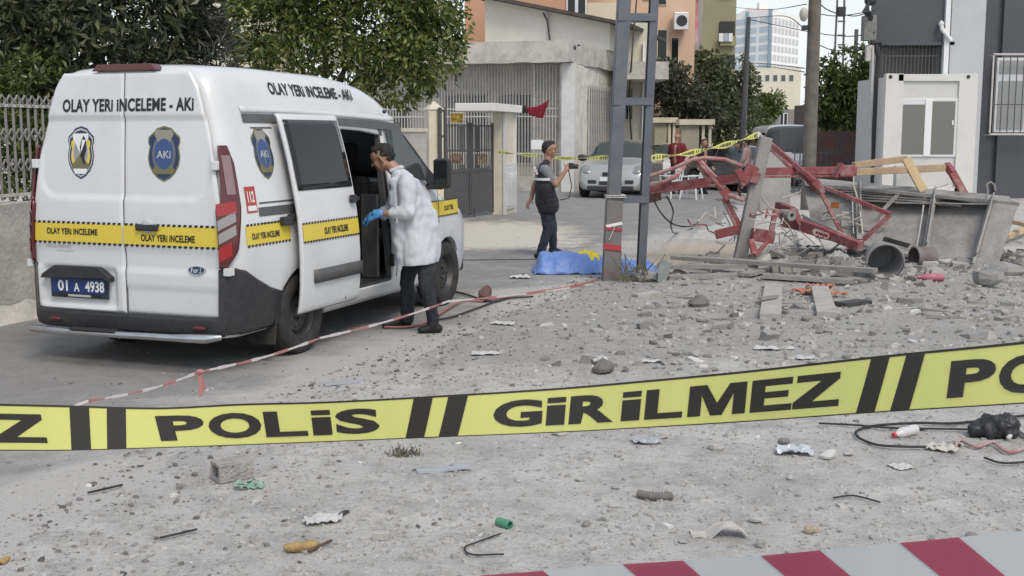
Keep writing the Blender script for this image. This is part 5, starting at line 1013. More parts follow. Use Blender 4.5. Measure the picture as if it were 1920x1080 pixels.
cm = thing('camera', 'small black camera held up by the photographer', 'camera', AT(1072, 311, Yp - .12)); MB().box(AT(1071, 311, Yp - .12), (.07, .13, .09)).build('camera_body', black_plastic, cm, bevel=.012); MB().lathe([(0, .0), (.036, 0), (.036, .07), (.030, .075), (0, .06)], 16, AT(1074.5, 312, Yp - .12), 'x').build('lens', black_plastic, cm, smooth=True)
b = MB(); b.tube([AT(1066, 318, Yp - .1), AT(1072, 350, Yp - .1), AT(1066, 372, Yp - .14), AT(1049, 375, Yp - .1)], .008, 6); b.build('strap', black_plastic, cm)
# far people
def bystander(label, px, fy, Y, hy, facing, top, legs, hairc, bulk=1., arms=((.06, -.02), (.04, .02)), crop=None, cat='person'):
    base = G(px, fy) if fy else V(AT(px, 251, Y).x, Y, 0); Y = base.y; p = thing('person', label, cat, base); ht = AT(px, hy, Y).z; k = ht / 1.75; f = Vector(facing).normalized(); r = f.cross(V(0, 0, 1)); B = lambda x, y, z: base + f * x * k + r * y * k + V(0, 0, z * k)
    nk = B(0, 0, 1.47); b = MB(); P = head(b, B(.03, 0, 1.635), f, nk); vox = .020
    segs = [(B(0, -.18, 1.40), .07, B(0, .18, 1.40), .07), (B(0, 0, 1.35), .13, B(0, 0, .95), .13)]
    L = []
    for s, ar in ((-1, arms[0]), (1, arms[1])):
        sh, el, wr = B(0, s * .20, 1.40), B(ar[0] - .03, s * .26, 1.12), B(ar[0] * 2.5 + .06, s * (.25 + ar[1]), .88); hp, kn, an = B(0, s * .095, .92), B(.03 * s, s * .10, .50), B(-.02 + .06 * s, s * .10, .09); L.append((sh, el, wr, hp, kn, an, s)); segs += [(sh, .055, el, .045), (el, .044, wr, .03), (hp, .09, kn, .06), (kn, .06, an, .045)]; hand(b, wr, wr - el, f, .4, .2, s)
    for q in segs: caps(b, *q)
    remesh(b, 'body', skin_m, p, vox * .8, 3)
    if hairc: hair(P, hairc, p, vox * .8)
    b = MB(); caps(b, B(0, -.16, 1.41), .088, B(0, .16, 1.41), .088)
    for s in (-1, 1): caps(b, B(0, s * .09, 1.34), .125 * bulk, B(.02, s * .085, .92), .128 * bulk)
    for sh, el, wr, *_ in L: caps(b, sh, .085, el, .068); caps(b, el, .066, lerp(el, wr, .85), .05)
    remesh(b, 'jacket', top, p, vox, 3, .012, 9)
    b = MB()
    for sh, el, wr, hp, kn, an, s in L: caps(b, hp, .11, kn, .08); caps(b, kn, .078, an, .065)
    remesh(b, 'trousers', legs, p, vox, 3, .012, 9)
    for sh, el, wr, hp, kn, an, s in L: c = V(an.x, an.y, base.z); b = MB(); shoe(b, an, c + f * .17, c - f * .07); remesh(b, 'shoe', shoe_m, p, vox, 2)
    return p
bystander('bald man in dark red jacket standing in the street beyond the wreck', 1268, 364, 34, 251, (.6, .75, 0), mat('red_jacket', (.15, .010, .018), .8, bump=.2), jean, None, 1.1)
bystander('man in black jacket standing right of the red jacketed man', 1318, 364, 34, 262, (.3, -.9, 0), mat('black_jacket', (.010, .010, .012), .8, bump=.2), jean, dark_hair)
bystander('person in pale pink top half hidden by the wreck', 1398, 362, 33, 262, (-.8, .4, 0), mat('pink_top', (.42, .29, .28), .85, bump=.2), jean, dark_hair)
bystander('person in dark top right behind the leaning concrete post', 1384, 358, 34, 268, (-.9, .1, 0), mat('navy_top', (.014, .016, .03), .85, bump=.2), jean, dark_hair)
# plastic chairs
def chair(label, loc, rz):
    t = thing('plastic_chair', label, 'chair', loc, rz, 'white plastic chairs in the street'); b = MB(); b.grid(lambda u, v: V(lerp(-.2, .22, u), lerp(-.21, .21, v), .44 - .02 * math.sin(u * 3.1) * math.sin(v * 3.1)), 6, 6); b.build('seat', white_print, t, smooth=True, solid=.015)
    b = MB(); b.grid(lambda u, v: V(-.22 - .12 * v, lerp(-.2, .2, u) * (1 - .12 * v), .46 + .42 * v), 8, 6, lambda u, v: .2 < v < .85 and int(u * 8) % 2 == 1); b.build('backrest', white_print, t, solid=.015)
    for sx, sy in ((-1, -1), (-1, 1), (1, -1), (1, 1)): MB().tube([(sx * .19, sy * .19, .44), (sx * .25, sy * .24, 0)], [.028, .02], 8).build('leg', white_print, t, smooth=True)
    for s in (-1, 1): MB().tube([(.2, s * .23, .45), (.2, s * .25, .64), (-.24, s * .24, .66)], .02, 6).build('armrest', white_print, t, smooth=True)
chair('white plastic chair left of the red jacketed man, turned from camera', G(1258, 372), 2.2); chair('white plastic chair between the red and black jacketed men', G(1296, 374), 2.6)
# ================================================================== STEEL POLE
pole_m = mat('galvanised_blue_grey', (.105, .125, .155), .5, metal=.35, col2=(.14, .155, .18), scale=4, stain=(.20, .13, .09), stain_amt=.35, stain_scale=3.5, bump=.1)
pole_low = mat('worn_pole_foot', (.17, .172, .172), .7, col2=(.15, .14, .135), scale=6, stain=(.28, .09, .06), stain_amt=.5, stain_scale=4)
sp = thing('steel_pole', 'tall battened steel pole of two channel legs standing in the rubble', 'pole', G(1168, 524)); PZ = 14.4
def chan(b, p0, p1, w, d, sgn):      # channel: web with two flanges, open towards the other leg
    p0, p1 = Vector(p0), Vector(p1); b.beam(p0, p1, d, .014, (1, 0, 0))
    for s in (-1, 1): o_ = V(sgn * w / 2, s * d / 2, 0); b.beam(p0 + o_, p1 + o_, .014, w, (1, 0, 0))
lb, lt = G(1131, 526), AT(1166, -140, PZ + .1); rb_, rt = G(1207, 522), AT(1239, -140, PZ + .1); lb.z = rb_.z = -.05
b = MB(); chan(b, lb, lt, .15, .22, 1); b.build('leg', pole_m, sp)
b = MB(); chan(b, rb_, rt, .09, .22, -1); b.build('leg', pole_m, sp)
def on(p0, p1, py): t = (AT(960, py, PZ).z - p0.z) / (p1.z - p0.z); return lerp(p0, p1, t)
for y in (32, 190, 374, -90):
    MB().beam(on(lb, lt, y) + V(0, -.137, 0), on(rb_, rt, y) + V(0, -.117, 0), .012, .09).build('batten', pole_m, sp); MB().beam(on(lb, lt, y) + V(0, .137, 0), on(rb_, rt, y) + V(0, .117, 0), .012, .09).build('batten', pole_m, sp)
b = MB(); c = on(lb, lt, 395)
for k in range(2): b.box(on(lb, lt, 366 + k * 3) + V(.09, 0, 0), (.24, .30, .012))
b.build('tie_wire', white_iron, sp)
wr = thing('tape_wrap', 'red and white barrier tape wound round the left leg of the steel pole', 'tape', on(lb, lt, 460)); b = MB(); b2 = MB()
for y, h in ((462, .07), (428, .03)): b.box(on(lb, lt, y) + V(.085, 0, 0), (.205, .31, h), Matrix.Rotation(.12, 3, 'Y'))
b.build('red_wrap', mat('tape_red', (.42, .035, .06), .4), wr); b2.box(on(lb, lt, 420) + V(.085, 0, 0), (.20, .305, .035), Matrix.Rotation(-.2, 3, 'Y')); b2.beam(on(lb, lt, 420) + V(.1, -.16, 0), on(lb, lt, 448) + V(.03, -.165, 0), .03, .004); b2.build('white_wrap', white_print, wr)
MB().beam(on(lb, lt, 530) + V(.085, 0, 0), on(lb, lt, 376) + V(.085, 0, 0), .20, .285, (0, 1, 0)).build('foot_sleeve', pole_low, sp, bevel=.006)
# ================================================================== WRECK: red frame, grey trough, post
red_st = mat('red_steel', (.27, .075, .078), .8, col2=(.19, .05, .052), scale=5, stain=(.38, .31, .29), stain_amt=.85, stain_scale=4, bump=.2)
pink_st = mat('dusty_pink_tube', (.42, .29, .28), .7, col2=(.35, .15, .14), scale=7, amt=.8)
dusty = mat('dusty_grey_steel', (.33, .322, .308), .85, col2=(.23, .222, .21), scale=3, stain=(.12, .10, .085), stain_amt=.7, stain_scale=2.5, bump=.5, bscale=24)
conc = mat('raw_concrete', (.30, .29, .28), .9, col2=(.24, .235, .225), scale=5, bump=.5, stain=(.19, .18, .165), stain_amt=.5)
wood_m = mat('raw_timber', (.46, .34, .22), .8, col2=(.34, .24, .15), scale=5, bump=.3, stain=(.28, .26, .24), stain_amt=.5); wood_y = mat('yellow_timber', (.60, .46, .27), .8, col2=(.48, .36, .21), scale=5); grey_wood = mat('grey_board', (.30, .285, .265), .9, col2=(.22, .21, .195), scale=7, bump=.5, stain=(.36, .35, .34), stain_amt=.5)
hf = thing('fallen_hoist_frame', 'collapsed red steel hoist frame lying twisted over the rubble', 'hoist frame', G(1480, 480))
def seg(nm, pts, w, h, m=red_st, wob=0.):
    b = MB(); P = [AT(*q) for q in pts]
    for i in range(len(P) - 1): b.beam(P[i], P[i + 1], w, h, (0, 0, 1) if abs((P[i + 1] - P[i]).z) < .8 * (P[i + 1] - P[i]).length else (0, 1, 0))
    return b.build(nm, m, hf, bevel=.006)
def pipe(nm, pts, r, m=pink_st):
    b = MB(); b.tube([AT(*q) for q in pts], r, 8); return b.build(nm, m, hf, smooth=True)
seg('beam', [(1222, 353, 16.7), (1412, 329, 16.1)], .09, .105); seg('beam_lip', [(1222, 362, 16.58), (1412, 338, 15.98)], .05, .03)
seg('beam', [(1400, 322, 16.0), (1606, 319, 16.5)], .09, .105); seg('beam_lip', [(1400, 332, 15.9), (1600, 330, 16.4)], .05, .03)
seg('end_plate', [(1220, 345, 16.7), (1224, 378, 16.7)], .14, .06); seg('stub', [(1213, 372, 16.8), (1235, 366, 16.6)], .10, .14, mat('rusty_steel', (.15, .09, .075), .8, col2=(.09, .06, .05), scale=8))
seg('diagonal', [(1428, 256, 16.5), (1536, 347, 15.9)], .06, .06); seg('diagonal', [(1536, 347, 15.9), (1670, 402, 15.2)], .055, .055); seg('diagonal', [(1534, 350, 15.9), (1578, 437, 15.6)], .05, .05); seg('diagonal', [(1670, 402, 15.2), (1620, 448, 15.3)], .065, .06)
seg('brace', [(1440, 272, 16.7), (1482, 314, 16.5)], .06, .06, pink_st); seg('brace', [(1502, 322, 16.2), (1540, 362, 15.95)], .09, .07); seg('brace', [(1428, 262, 16.6), (1412, 322, 16.2)], .05, .05)
seg('lower_arm', [(1468, 412, 16.2), (1548, 437, 15.6)], .11, .15); seg('lower_arm', [(1548, 437, 15.6), (1614, 463, 15.0)], .10, .12)
seg('diagonal', [(1289, 280, 16.9), (1330, 330, 16.4), (1366, 368, 15.95)], .06, .06); seg('diagonal', [(1358, 366, 16.0), (1390, 428, 15.9)], .055, .06); pipe('tube', [(1355, 372, 16.0), (1378, 420, 15.9), (1402, 474, 15.8)], .025)
seg('diagonal', [(1300, 292, 17.0), (1330, 342, 16.6)], .05, .05, wood_m); pipe('tube', [(1311, 297, 17.2), (1335, 325, 16.9), (1358, 345, 16.6)], .022)
pipe('bent_tube', [(1219, 330, 16.4), (1262, 316, 16.3), (1300, 299, 16.2), (1322, 296, 16.2), (1360, 299, 16.2), (1392, 312, 16.1)], .028); pipe('bent_tube', [(1219, 346, 16.5), (1245, 341, 16.5), (1266, 332, 16.5), (1282, 314, 16.6), (1291, 290, 16.8)], .03)
pipe('tube', [(1366, 365, 15.9), (1395, 376, 15.7)], .032); seg('hanger', [(1410, 330, 16.2), (1385, 352, 16.2), (1388, 372, 16.1)], .04, .03)
b = MB(); c = AT(1404, 326, 15.85)
b.box(c, (.16, .12, .26), Matrix.Rotation(.5, 3, 'Y')); b.box(c + V(.07, -.02, -.05), (.12, .16, .16), Matrix.Rotation(.3, 3, 'Y')); b.box(c + V(-.1, 0, -.05), (.10, .1, .24), Matrix.Rotation(-.5, 3, 'Y')); b.build('joint', red_st, hf, bevel=.01)
b = MB(); c = AT(1586, 320, 16.1); b.box(c, (.20, .16, .15)); b.box(c + V(-.12, -.02, .0), (.04, .2, .22), Matrix.Rotation(.4, 3, 'Y')); b.build('joint', red_st, hf, bevel=.01)
b = MB(); b.box(AT(1537, 350, 15.85), (.10, .06, .20), Matrix.Rotation(-.8, 3, 'Y')); b.build('gusset', red_st, hf); MB().box(AT(1362, 364, 15.9), (.12, .06, .15), Matrix.Rotation(-.6, 3, 'Y')).build('gusset', red_st, hf)
seg('rib_box', [(1342, 440, 16.0), (1392, 428, 15.9)], .16, .12); b = MB(); b.box(AT(1430, 442, 15.7), (.30, .18, .17), Matrix.Rotation(.15, 3, 'Y')); b.build('winch_box', red_st, hf, bevel=.012)
seg('foot', [(1408, 450, 15.6), (1416, 478, 15.4)], .08, .05); seg('foot', [(1440, 452, 15.6), (1416, 480, 15.4)], .05, .04); seg('foot', [(1446, 436, 15.8), (1454, 395, 15.9)], .07, .06); seg('brace', [(1458, 385, 16.4), (1486, 395, 16.1), (1500, 425, 15.9)], .10, .10)
b = MB(); R_ = Matrix.Rotation(.4, 3, 'Z'); b.lathe([(.03, -.11), (.075, -.11), (.075, .11), (.03, .11), (.03, -.11)], 20, AT(1476, 403, 15.9), 'y', R_); b.build('roller', dusty, hf, smooth=True)
b = MB()
for k in range(3): b.lathe([(.02, -.09), (.045, -.09), (.045, .0), (.02, .0), (.02, -.09)], 12, AT(1528 + k * 9, 435 + k * 3, 15.5), 'y')
b.build('bolt_collar', pink_st, hf)
seg('timber_arm', [(1600, 310, 16.8), (1698, 298, 17.0)], .10, .09, wood_m); seg('timber_arm', [(1603, 323, 16.5), (1780, 314, 16.7)], .10, .10, wood_m); seg('cross_timber', [(1699, 297, 16.6), (1716, 330, 16.55), (1732, 358, 16.5)], .12, .06, wood_y)
seg('end_arm', [(1774, 308, 16.7), (1786, 325, 16.6), (1811, 370, 16.4)], .10, .09); seg('thin_brace', [(1728, 360, 16.7), (1778, 345, 16.6)], .02, .02, white_iron)
for pts in ([(1601, 312, 16.4), (1600, 345, 16.0), (1610, 380, 15.6), (1618, 440, 15.2)], [(1480, 400, 16), (1445, 390, 16.1), (1420, 360, 16.2), (1405, 340, 16.1)], [(1465, 372, 16), (1500, 360, 16.1), (1506, 350, 16.2)]): pipe('rope', pts, .010, mat('pale_rope', (.45, .41, .36), .9))
# leaning concrete post
lp = thing('concrete_post', 'square concrete post leaning in front of the red wreck', 'post', G(1382, 500)); MB().beam(G(1382, 502) - V(0, 0, .06), AT(1436, 258, 15.95), .165, .15, (0, 1, 0)).build('shaft', conc, lp, bevel=.012); b = MB(); b.tube([AT(1431, 262, 15.9), AT(1424, 250, 15.9), AT(1420, 258, 15.8)], .02, 6); b.build('wire_tie', white_iron, lp)
# tipped trough
tr = thing('metal_trough', 'long dusty grey steel trough tipped on its side over the debris', 'trough', G(1740, 500))
Q = [AT(1512, 348, 17.4), AT(1910, 386, 15.6), AT(1868, 512, 14.9), AT(1530, 440, 16.5)]; bk = V(.04, .42, .10)
def TQ(u, v, d=0.): return lerp(lerp(Q[0], Q[1], u), lerp(Q[3], Q[2], u), v) + bk * d
def tp_(nm, f, nu, nv, sol=.018, m=dusty): b = MB(); b.grid(f, nu, nv); return b.build(nm, m, tr, solid=sol)
wv = lambda u, v: V(0, .02 * n3((u * 9, v * 4, 0)), 0)
for i, (ua, ub) in enumerate(((0, .255), (.262, .62), (.628, .985))): tp_('back_panel', lambda u, v: TQ(lerp(ua, ub, u), lerp(.0, 1, v), 1) + wv(lerp(ua, ub, u), v), 14, 8)
tp_('top_panel', lambda u, v: TQ(u, 0, v) + V(0, 0, .02 * n3((u * 12, v, 2))), 20, 3); tp_('bottom_panel', lambda u, v: TQ(u, 1, v), 20, 3); tp_('end_panel', lambda u, v: TQ(.99, v, u), 3, 6)
for uu in (.262, .625, .885):
    b = MB(); b.beam(TQ(uu, .02, .02), TQ(uu, .98, .02), .02, .075, (1, 0, 0)); b.beam(TQ(uu + .012, .03, .5), TQ(uu + .012, .97, .5), .38, .018, (1, 0, 0)); b.build('rib', dusty, tr)
tp_('end_flange', lambda u, v: TQ(lerp(.892, .995, u), v, -.01), 4, 6)
b = MB(); b.beam(TQ(0, -.03, 0), TQ(1, -.03, 0), .07, .05); b.beam(TQ(0, 1.02, 0), TQ(1, 1.02, 0), .07, .05); b.beam(TQ(.45, .16, 0), TQ(.98, .0, .1), .05, .02); b.build('rim', dusty, tr, bevel=.006)
b = MB()
for k in range(4): b.beam(TQ(.18 + .02 * k, .07 + .05 * k, .2), TQ(.62 + .05 * k, .04 + .03 * k, .3), .06, .02)
b.beam(TQ(.38, .35, 0), TQ(.47, -.02, .1), .05, .03); b.build('bent_strut', dusty, tr)
b = MB(); b.grid(lambda u, v: TQ(lerp(.40, .54, u), lerp(.78, .90, v) + .04 * u, -.03 + .3 * v), 4, 2); b.build('torn_plate', mat('torn_dark', (.05, .05, .052), .7), tr, solid=.015)
b = MB(); b.lathe([(.05, 0), (.075, .0), (.075, .03), (.05, .03), (.05, 0)], 14, TQ(.40, .5, .02), 'y'); b.build('ring', pink_st, tr)
b = MB(); b.tube([AT(1848, 376, 15.7), AT(1852, 358, 15.7), AT(1850, 346, 15.7), AT(1857, 341, 15.7), AT(1864, 346, 15.7), AT(1866, 358, 15.7)], .016, 8); b.build('hook', dusty, tr, smooth=True)
b = MB(); b.grid(lambda u, v: AT(lerp(1506, 1586, u), lerp(403, 440, u) + lerp(0, 16, v), lerp(16.3, 15.4, u)), 6, 2); pb = b.build('white_board', mat('dusty_white', (.46, .45, .43), .85), solid=.02); tag(pb, 'dusty white board lying above the red lower arm of the wreck', 'board')
st = MB().box(AT(1566, 385, 16.75) + V(0, 0, 0), (.12, .01, .09)).build('orange_stain', mat('orange_mark', (.36, .13, .05), .9), tr)
# ================================================================== BUCKETS, BOARDS, LITTER
dust_plastic = mat('dusty_bucket', (.27, .27, .27), .8, col2=(.20, .20, .20), scale=5, bump=.2); dirty_wht = mat('dirty_white', (.56, .56, .55), .7, col2=(.46, .455, .44), scale=8, bump=.2)
def gz(px, py): p = G(px, py); p.z = ground_z(p.x, p.y) if p.x > road_edge(p.y) else .004; return p
bk_ = thing('bucket', 'grey bucket lying on its side, open mouth towards the camera', 'bucket', gz(1658, 532)); R_ = Matrix.Rotation(-.12, 3, 'Z') @ Matrix.Rotation(.12, 3, 'X'); c = bk_.location + V(0, .0, .215)
MB().lathe([(.205, 0), (.22, -.01), (.235, 0), (.235, .02), (.215, .03), (.165, .42), (0, .42), (0, .40), (.155, .40), (.205, .02), (.205, 0)], 28, c, 'y', R_).build('pail', dust_plastic, bk_, smooth=True); b = MB(); b.tube([c + R_ @ V(.22 * math.cos(t), -.02 - .05 * math.sin(t / 2), -.22 * math.sin(t) * .9) for t in np.linspace(0, math.pi, 14)], .006, 6); b.build('handle', steel, bk_)
b2_ = thing('bucket', 'dark reddish bucket lying behind the grey bucket', 'bucket', gz(1712, 512)); MB().lathe([(.13, 0), (.15, 0), (.13, .28), (0, .28)], 24, b2_.location + V(0, 0, .13), 'x', Matrix.Rotation(.2, 3, 'Z')).build('pail', mat('dull_red_plastic', (.14, .10, .095), .85, col2=(.20, .19, .18), scale=4), b2_, smooth=True)
def board(label, a0, a1, w, h, m=grey_wood, nm='board', lift=0., group=None, tilt=0.):
    p0, p1 = gz(*a0) + V(0, 0, h / 2 + lift), gz(*a1) + V(0, 0, h / 2 + lift + tilt); b = MB(); d = p1 - p0; n = 6; vs = []
    r = d.cross(V(0, 0, 1)).normalized()
    for i in range(n + 1):
        q = lerp(p0, p1, i / n) + V(0, 0, .01 * n3((i * .7, p0.x, 0))); ww = w * (1 + .04 * n3((i, p0.y, 3)))
        for s, t in ((-1, -1), (1, -1), (1, 1), (-1, 1)): vs.append(q + r * s * ww / 2 + V(0, 0, t * h / 2))
    b.add(vs, [(3, 2, 1, 0), tuple(n * 4 + k for k in range(4))] + [(i * 4 + k, i * 4 + (k + 1) % 4, i * 4 + 4 + (k + 1) % 4, i * 4 + 4 + k) for i in range(n) for k in range(4)])
    return tag(b.build(nm, m), label, 'board', group)
pale_wd = mat('pale_plank', (.42, .40, .37), .9, col2=(.33, .315, .29), scale=9, bump=.4, stain=(.25, .23, .21), stain_amt=.4)
board('left of two short pale planks in the rubble, splinter lying across it', (1444, 612), (1450, 546), .20, .055, pale_wd, 'plank'); board('right of two short pale planks, orange scraps beside it', (1550, 608), (1536, 546), .19, .055, pale_wd, 'plank')
board('small splinter lying across the left pale plank', (1424, 585), (1456, 578), .05, .03, grey_wood, 'splinter', .06)
for lb_, a0, a1, w, h, lf in (('long top board of the board pile left of the grey bucket', (1262, 508), (1640, 540), .15, .05, .12), ('middle board of the pile, overhanging at the left', (1252, 518), (1420, 520), .16, .05, .07), ('lowest wide board of the pile near the metal bracket', (1250, 531), (1385, 527), .18, .05, .0), ('short stub of board sticking forward from the pile', (1395, 530), (1428, 522), .16, .04, .02), ('thin board behind the pile nearest the leaning post', (1280, 501), (1520, 508), .12, .05, .05), ('board half buried right of the pile', (1430, 534), (1600, 540), .16, .05, .02)): board(lb_, a0, a1, w, h, grey_wood, 'board', lf, 'boards piled in front of the wreck')
br = thing('metal_bracket', 'small grey green metal bracket at the left end of the boards', 'bracket', gz(1243, 535)); MB().box(br.location + V(0, 0, .13), (.14, .04, .26), Matrix.Rotation(.3, 3, 'Y')).build('plate', mat('grey_green', (.19, .22, .21), .6, col2=(.27, .29, .28), scale=12), br); MB().box(br.location + V(-.05, -.06, .06), (.05, .12, .12)).build('foot', MATS['grey_green'], br)
board('dark board end poking from under the orange scraps', (1572, 585), (1622, 575), .16, .05, steel, 'board'); board('pale flat tile on the ground below the steel pole', (1190, 562), (1232, 558), .12, .03, mat('pale_tile', (.40, .39, .36), .8), 'tile')
orange_net = mat('orange_mesh', (.40, .15, .09), .8, stain=(.30, .27, .25), stain_amt=.6, stain_scale=8)
for k, (px, py, w) in enumerate(((1508, 555, .18), (1566, 560, .17), (1538, 548, .2))):
    q = gz(px, py); b = MB(); b.grid(lambda u, v: q + V((u - .5) * w * 1.5, (v - .5) * w * .8, .055 + .05 * n3((u * 4 + k, v * 3, k))), 10, 6, lambda u, v: n3((u * 7, v * 7, k)) > .25)
    tag(b.build('plastic_scrap', orange_net, solid=.006), ('orange plastic scrap left of the right pale plank', 'orange plastic scrap right of the right pale plank', 'orange plastic scrap draped over the far end of the right plank')[k], 'plastic scrap', 'orange plastic scraps')
def bottle(label, p, d, L, r, m, capm, nm='bottle'):
    t = thing(nm, label, 'bottle', p); d = Vector(d).normalized(); R0 = V(0, 0, 1).rotation_difference(d).to_matrix(); MB().lathe([(0, 0), (r * .9, 0), (r, .02), (r, L * .25), (r * .93, L * .3), (r, L * .35), (r, L * .62), (r * .8, L * .75), (r * .38, L * .88), (r * .38, L * .93)], 16, p + V(0, 0, r), 'z', R0).build('shell', m, t, smooth=True); MB().lathe([(r * .45, L * .91), (r * .45, L), (0, L)], 12, p + V(0, 0, r), 'z', R0).build('cap', capm, t, smooth=True)
red_cap = mat('red_cap', (.55, .05, .06), .5)
bottle('crushed clear plastic bottle with red cap beside the black bag', gz(1716, 822), (-.8, -.5, -.05), .20, .032, mat('cloudy_plastic', (.55, .54, .54), .25, coat=.5), red_cap)
bottle('bright pink bottle lying in front of the tipped trough', gz(1768, 545), (-1, .1, 0), .30, .045, mat('pink_plastic', (.42, .12, .16), .6, stain=(.35, .3, .3), stain_amt=.5, stain_scale=9), mat('pink_plastic', (.5, .1, .1)))
for k, (px, py, w_, d_, h_) in enumerate(((1502, 466, .62, .4, .30), (1462, 484, .45, .3, .2), (1385, 446, .3, .25, .14), (1570, 500, .35, .25, .16))):
    q = gz(px, py); b = MB(); b.grid(lambda u, v: q + V((u - .5) * w_, (v - .5) * d_, .02 + h_ * math.sin(math.pi * u) * math.sin(math.pi * v) * (.6 + .9 * abs(n3((u * 4 + k, v * 4, k)))) + .05 * n3((u * 9, v * 9, k))), 18, 14); tag(b.build('plastic_sheet', dirty_wht, solid=.005), ('big crumpled white plastic sheet under the red lower arm', 'smaller white plastic heap in front of the red winch', 'dirty white tangle of plastic left of the leaning post', 'dusty white plastic beside the open grey bucket')[k], 'plastic sheet')
board('pale timber sticking out at the right edge behind the tipped trough', (1885, 468), (1935, 446), .12, .06, wood_y, 'timber', .1); board('darker timber at the right edge above the pale timber', (1890, 452), (1935, 470), .10, .06, wood_m, 'timber', .25)
# hollow block
q = gz(436, 903); t = thing('concrete_block', 'broken hollow concrete block lying below the yellow tape', 'block', q); R_ = Matrix.Rotation(.62, 3, 'Z'); cbm = mat('block_concrete', (.40, .375, .35), .95, col2=(.27, .25, .235), scale=22, bump=1.0, bscale=60)
b = MB()
for y, w in ((-.055, .022), (.055, .022)): b.box(q + R_ @ V(0, y, .052), (.19, w, .10), R_)
b.box(q + R_ @ V(0, 0, .011), (.19, .09, .022), R_); b.box(q + R_ @ V(0, 0, .093), (.19, .09, .022), R_); b.box(q + R_ @ V(.02, 0, .052), (.03, .09, .062), R_)
o = b.build('block', cbm, t, bevel=.006); MB().ell(q + V(-.05, .10, .02), (.03, .025, .02), nu=7, nv=5).build('chip', cbm, t)
def crumple(nm, label, cat, px, py, w, d, h, m, seed, fs=3., thick=.004, rz=0., skip=None):
    q = gz(px, py); R0 = Matrix.Rotation(rz, 3, 'Z'); b = MB(); b.grid(lambda u, v: q + R0 @ V((u - .5) * w * (1 + .25 * n3((v * 3, seed, 0))), (v - .5) * d * (1 + .3 * n3((u * 3, seed, 1))), .006 + h * .55 * (.25 + .9 * abs(n3((u * fs + seed, v * fs, seed))) + .55 * n3((u * fs * 2.3, v * fs * 2.1, seed + 3)))), 12, 9, skip); return tag(b.build(nm, m, solid=thick), label, cat)
paper = mat('dusty_paper', (.47, .475, .47), .8, stain=(.35, .34, .33), stain_amt=.4, stain_scale=12); crumple('paper_scrap', 'crumpled pale paper with torn dark end, nearest the bottom left', 'paper', 605, 988, .17, .10, .05, paper, 2.1, rz=.35); board('dark torn strip stuck to the crumpled pale paper', (622, 990), (652, 970), .02, .015, steel, 'strip')
crumple('plastic_scrap', 'torn green plastic scrap beside the broken block', 'plastic scrap', 468, 920, .15, .11, .06, mat('green_scrap', (.13, .30, .21), .6, col2=(.3, .38, .33), scale=14), 4.4, 4, .003, .3, lambda u, v: n3((u * 5, v * 5, 1)) > .2)
q = gz(566, 1043); b = MB(); b.ell(q + V(0, 0, .022), (.075, .032, .024), Matrix.Rotation(.35, 3, 'Z')); o = b.build('foam_piece', mat('tan_foam', (.42, .29, .13), .85, col2=(.32, .21, .09), scale=18, bump=.8), smooth=True); tag(o, 'tan yellow lump of foam at the bottom left', 'foam')
for vtx, nn in [(v, v.normal.copy()) for v in o.data.vertices]: vtx.co += nn * .012 * n3(vtx.co, 30)
tag(MB().box(gz(715, 1021) + V(0, 0, .018), (.075, .04, .035), Matrix.Rotation(-.1, 3, 'Z')).build('tile_chip', pale_wd, bevel=.004), 'small pale rectangular chip right of the tan foam', 'chip')
gt = thing('green_tube', 'short green plastic tube lying in the dust', 'tube', gz(945, 1000)); MB().lathe([(.019, -.038), (.021, -.038), (.021, .038), (.016, .038), (.016, -.038), (.019, -.038)], 16, gt.location + V(0, 0, .02), 'x', Matrix.Rotation(-.75, 3, 'Z')).build('sleeve', mat('green_tube_p', (.07, .24, .14), .5), gt, smooth=True)
q = gz(1345, 1016); b = MB(); R0 = Matrix.Rotation(.05, 3, 'Z'); b.grid(lambda u, v: q + R0 @ V((u - .5) * .24, (v - .5) * .09 - .02 * u, .004 + .05 * max(0, math.sin((u - .30) * 4.2)) * (1 if u > .3 else 0) + .012 * n3((u * 4, v * 2, 0))), 20, 5); tag(b.build('cardboard_piece', mat('pale_card', (.45, .43, .40), .85, stain=(.3, .28, .26), stain_amt=.4), solid=.005), 'curled pale piece of cardboard near the striped tape', 'cardboard')
hs = thing('hose_piece', 'short grey corrugated hose piece in the foreground dust', 'hose', gz(1230, 950)); b = MB(); pp = [hs.location + V(x, y, .022) for x, y in ((-.085, .045), (-.055, .02), (-.02, .0), (.03, -.004), (.085, .006))]; Q2 = []; rr = []
for i in range(len(pp) - 1):
    for k in range(7): Q2.append(lerp(pp[i], pp[i + 1], k / 7)); rr.append(.022 if (i * 7 + k) % 2 else .017)
b.tube(Q2, rr, 10); b.build('hose', mat('hose_grey', (.17, .16, .15), .8), hs)
board('flat metal strip lying left of the green tube', (782, 896), (882, 886), .05, .012, mat('strip_metal', (.44, .46, .49), .45, metal=.3), 'metal_strip', .004); board('flat metal strip on the asphalt just above the yellow tape', (608, 725), (680, 718), .06, .015, MATS['strip_metal'], 'metal_strip', .004)
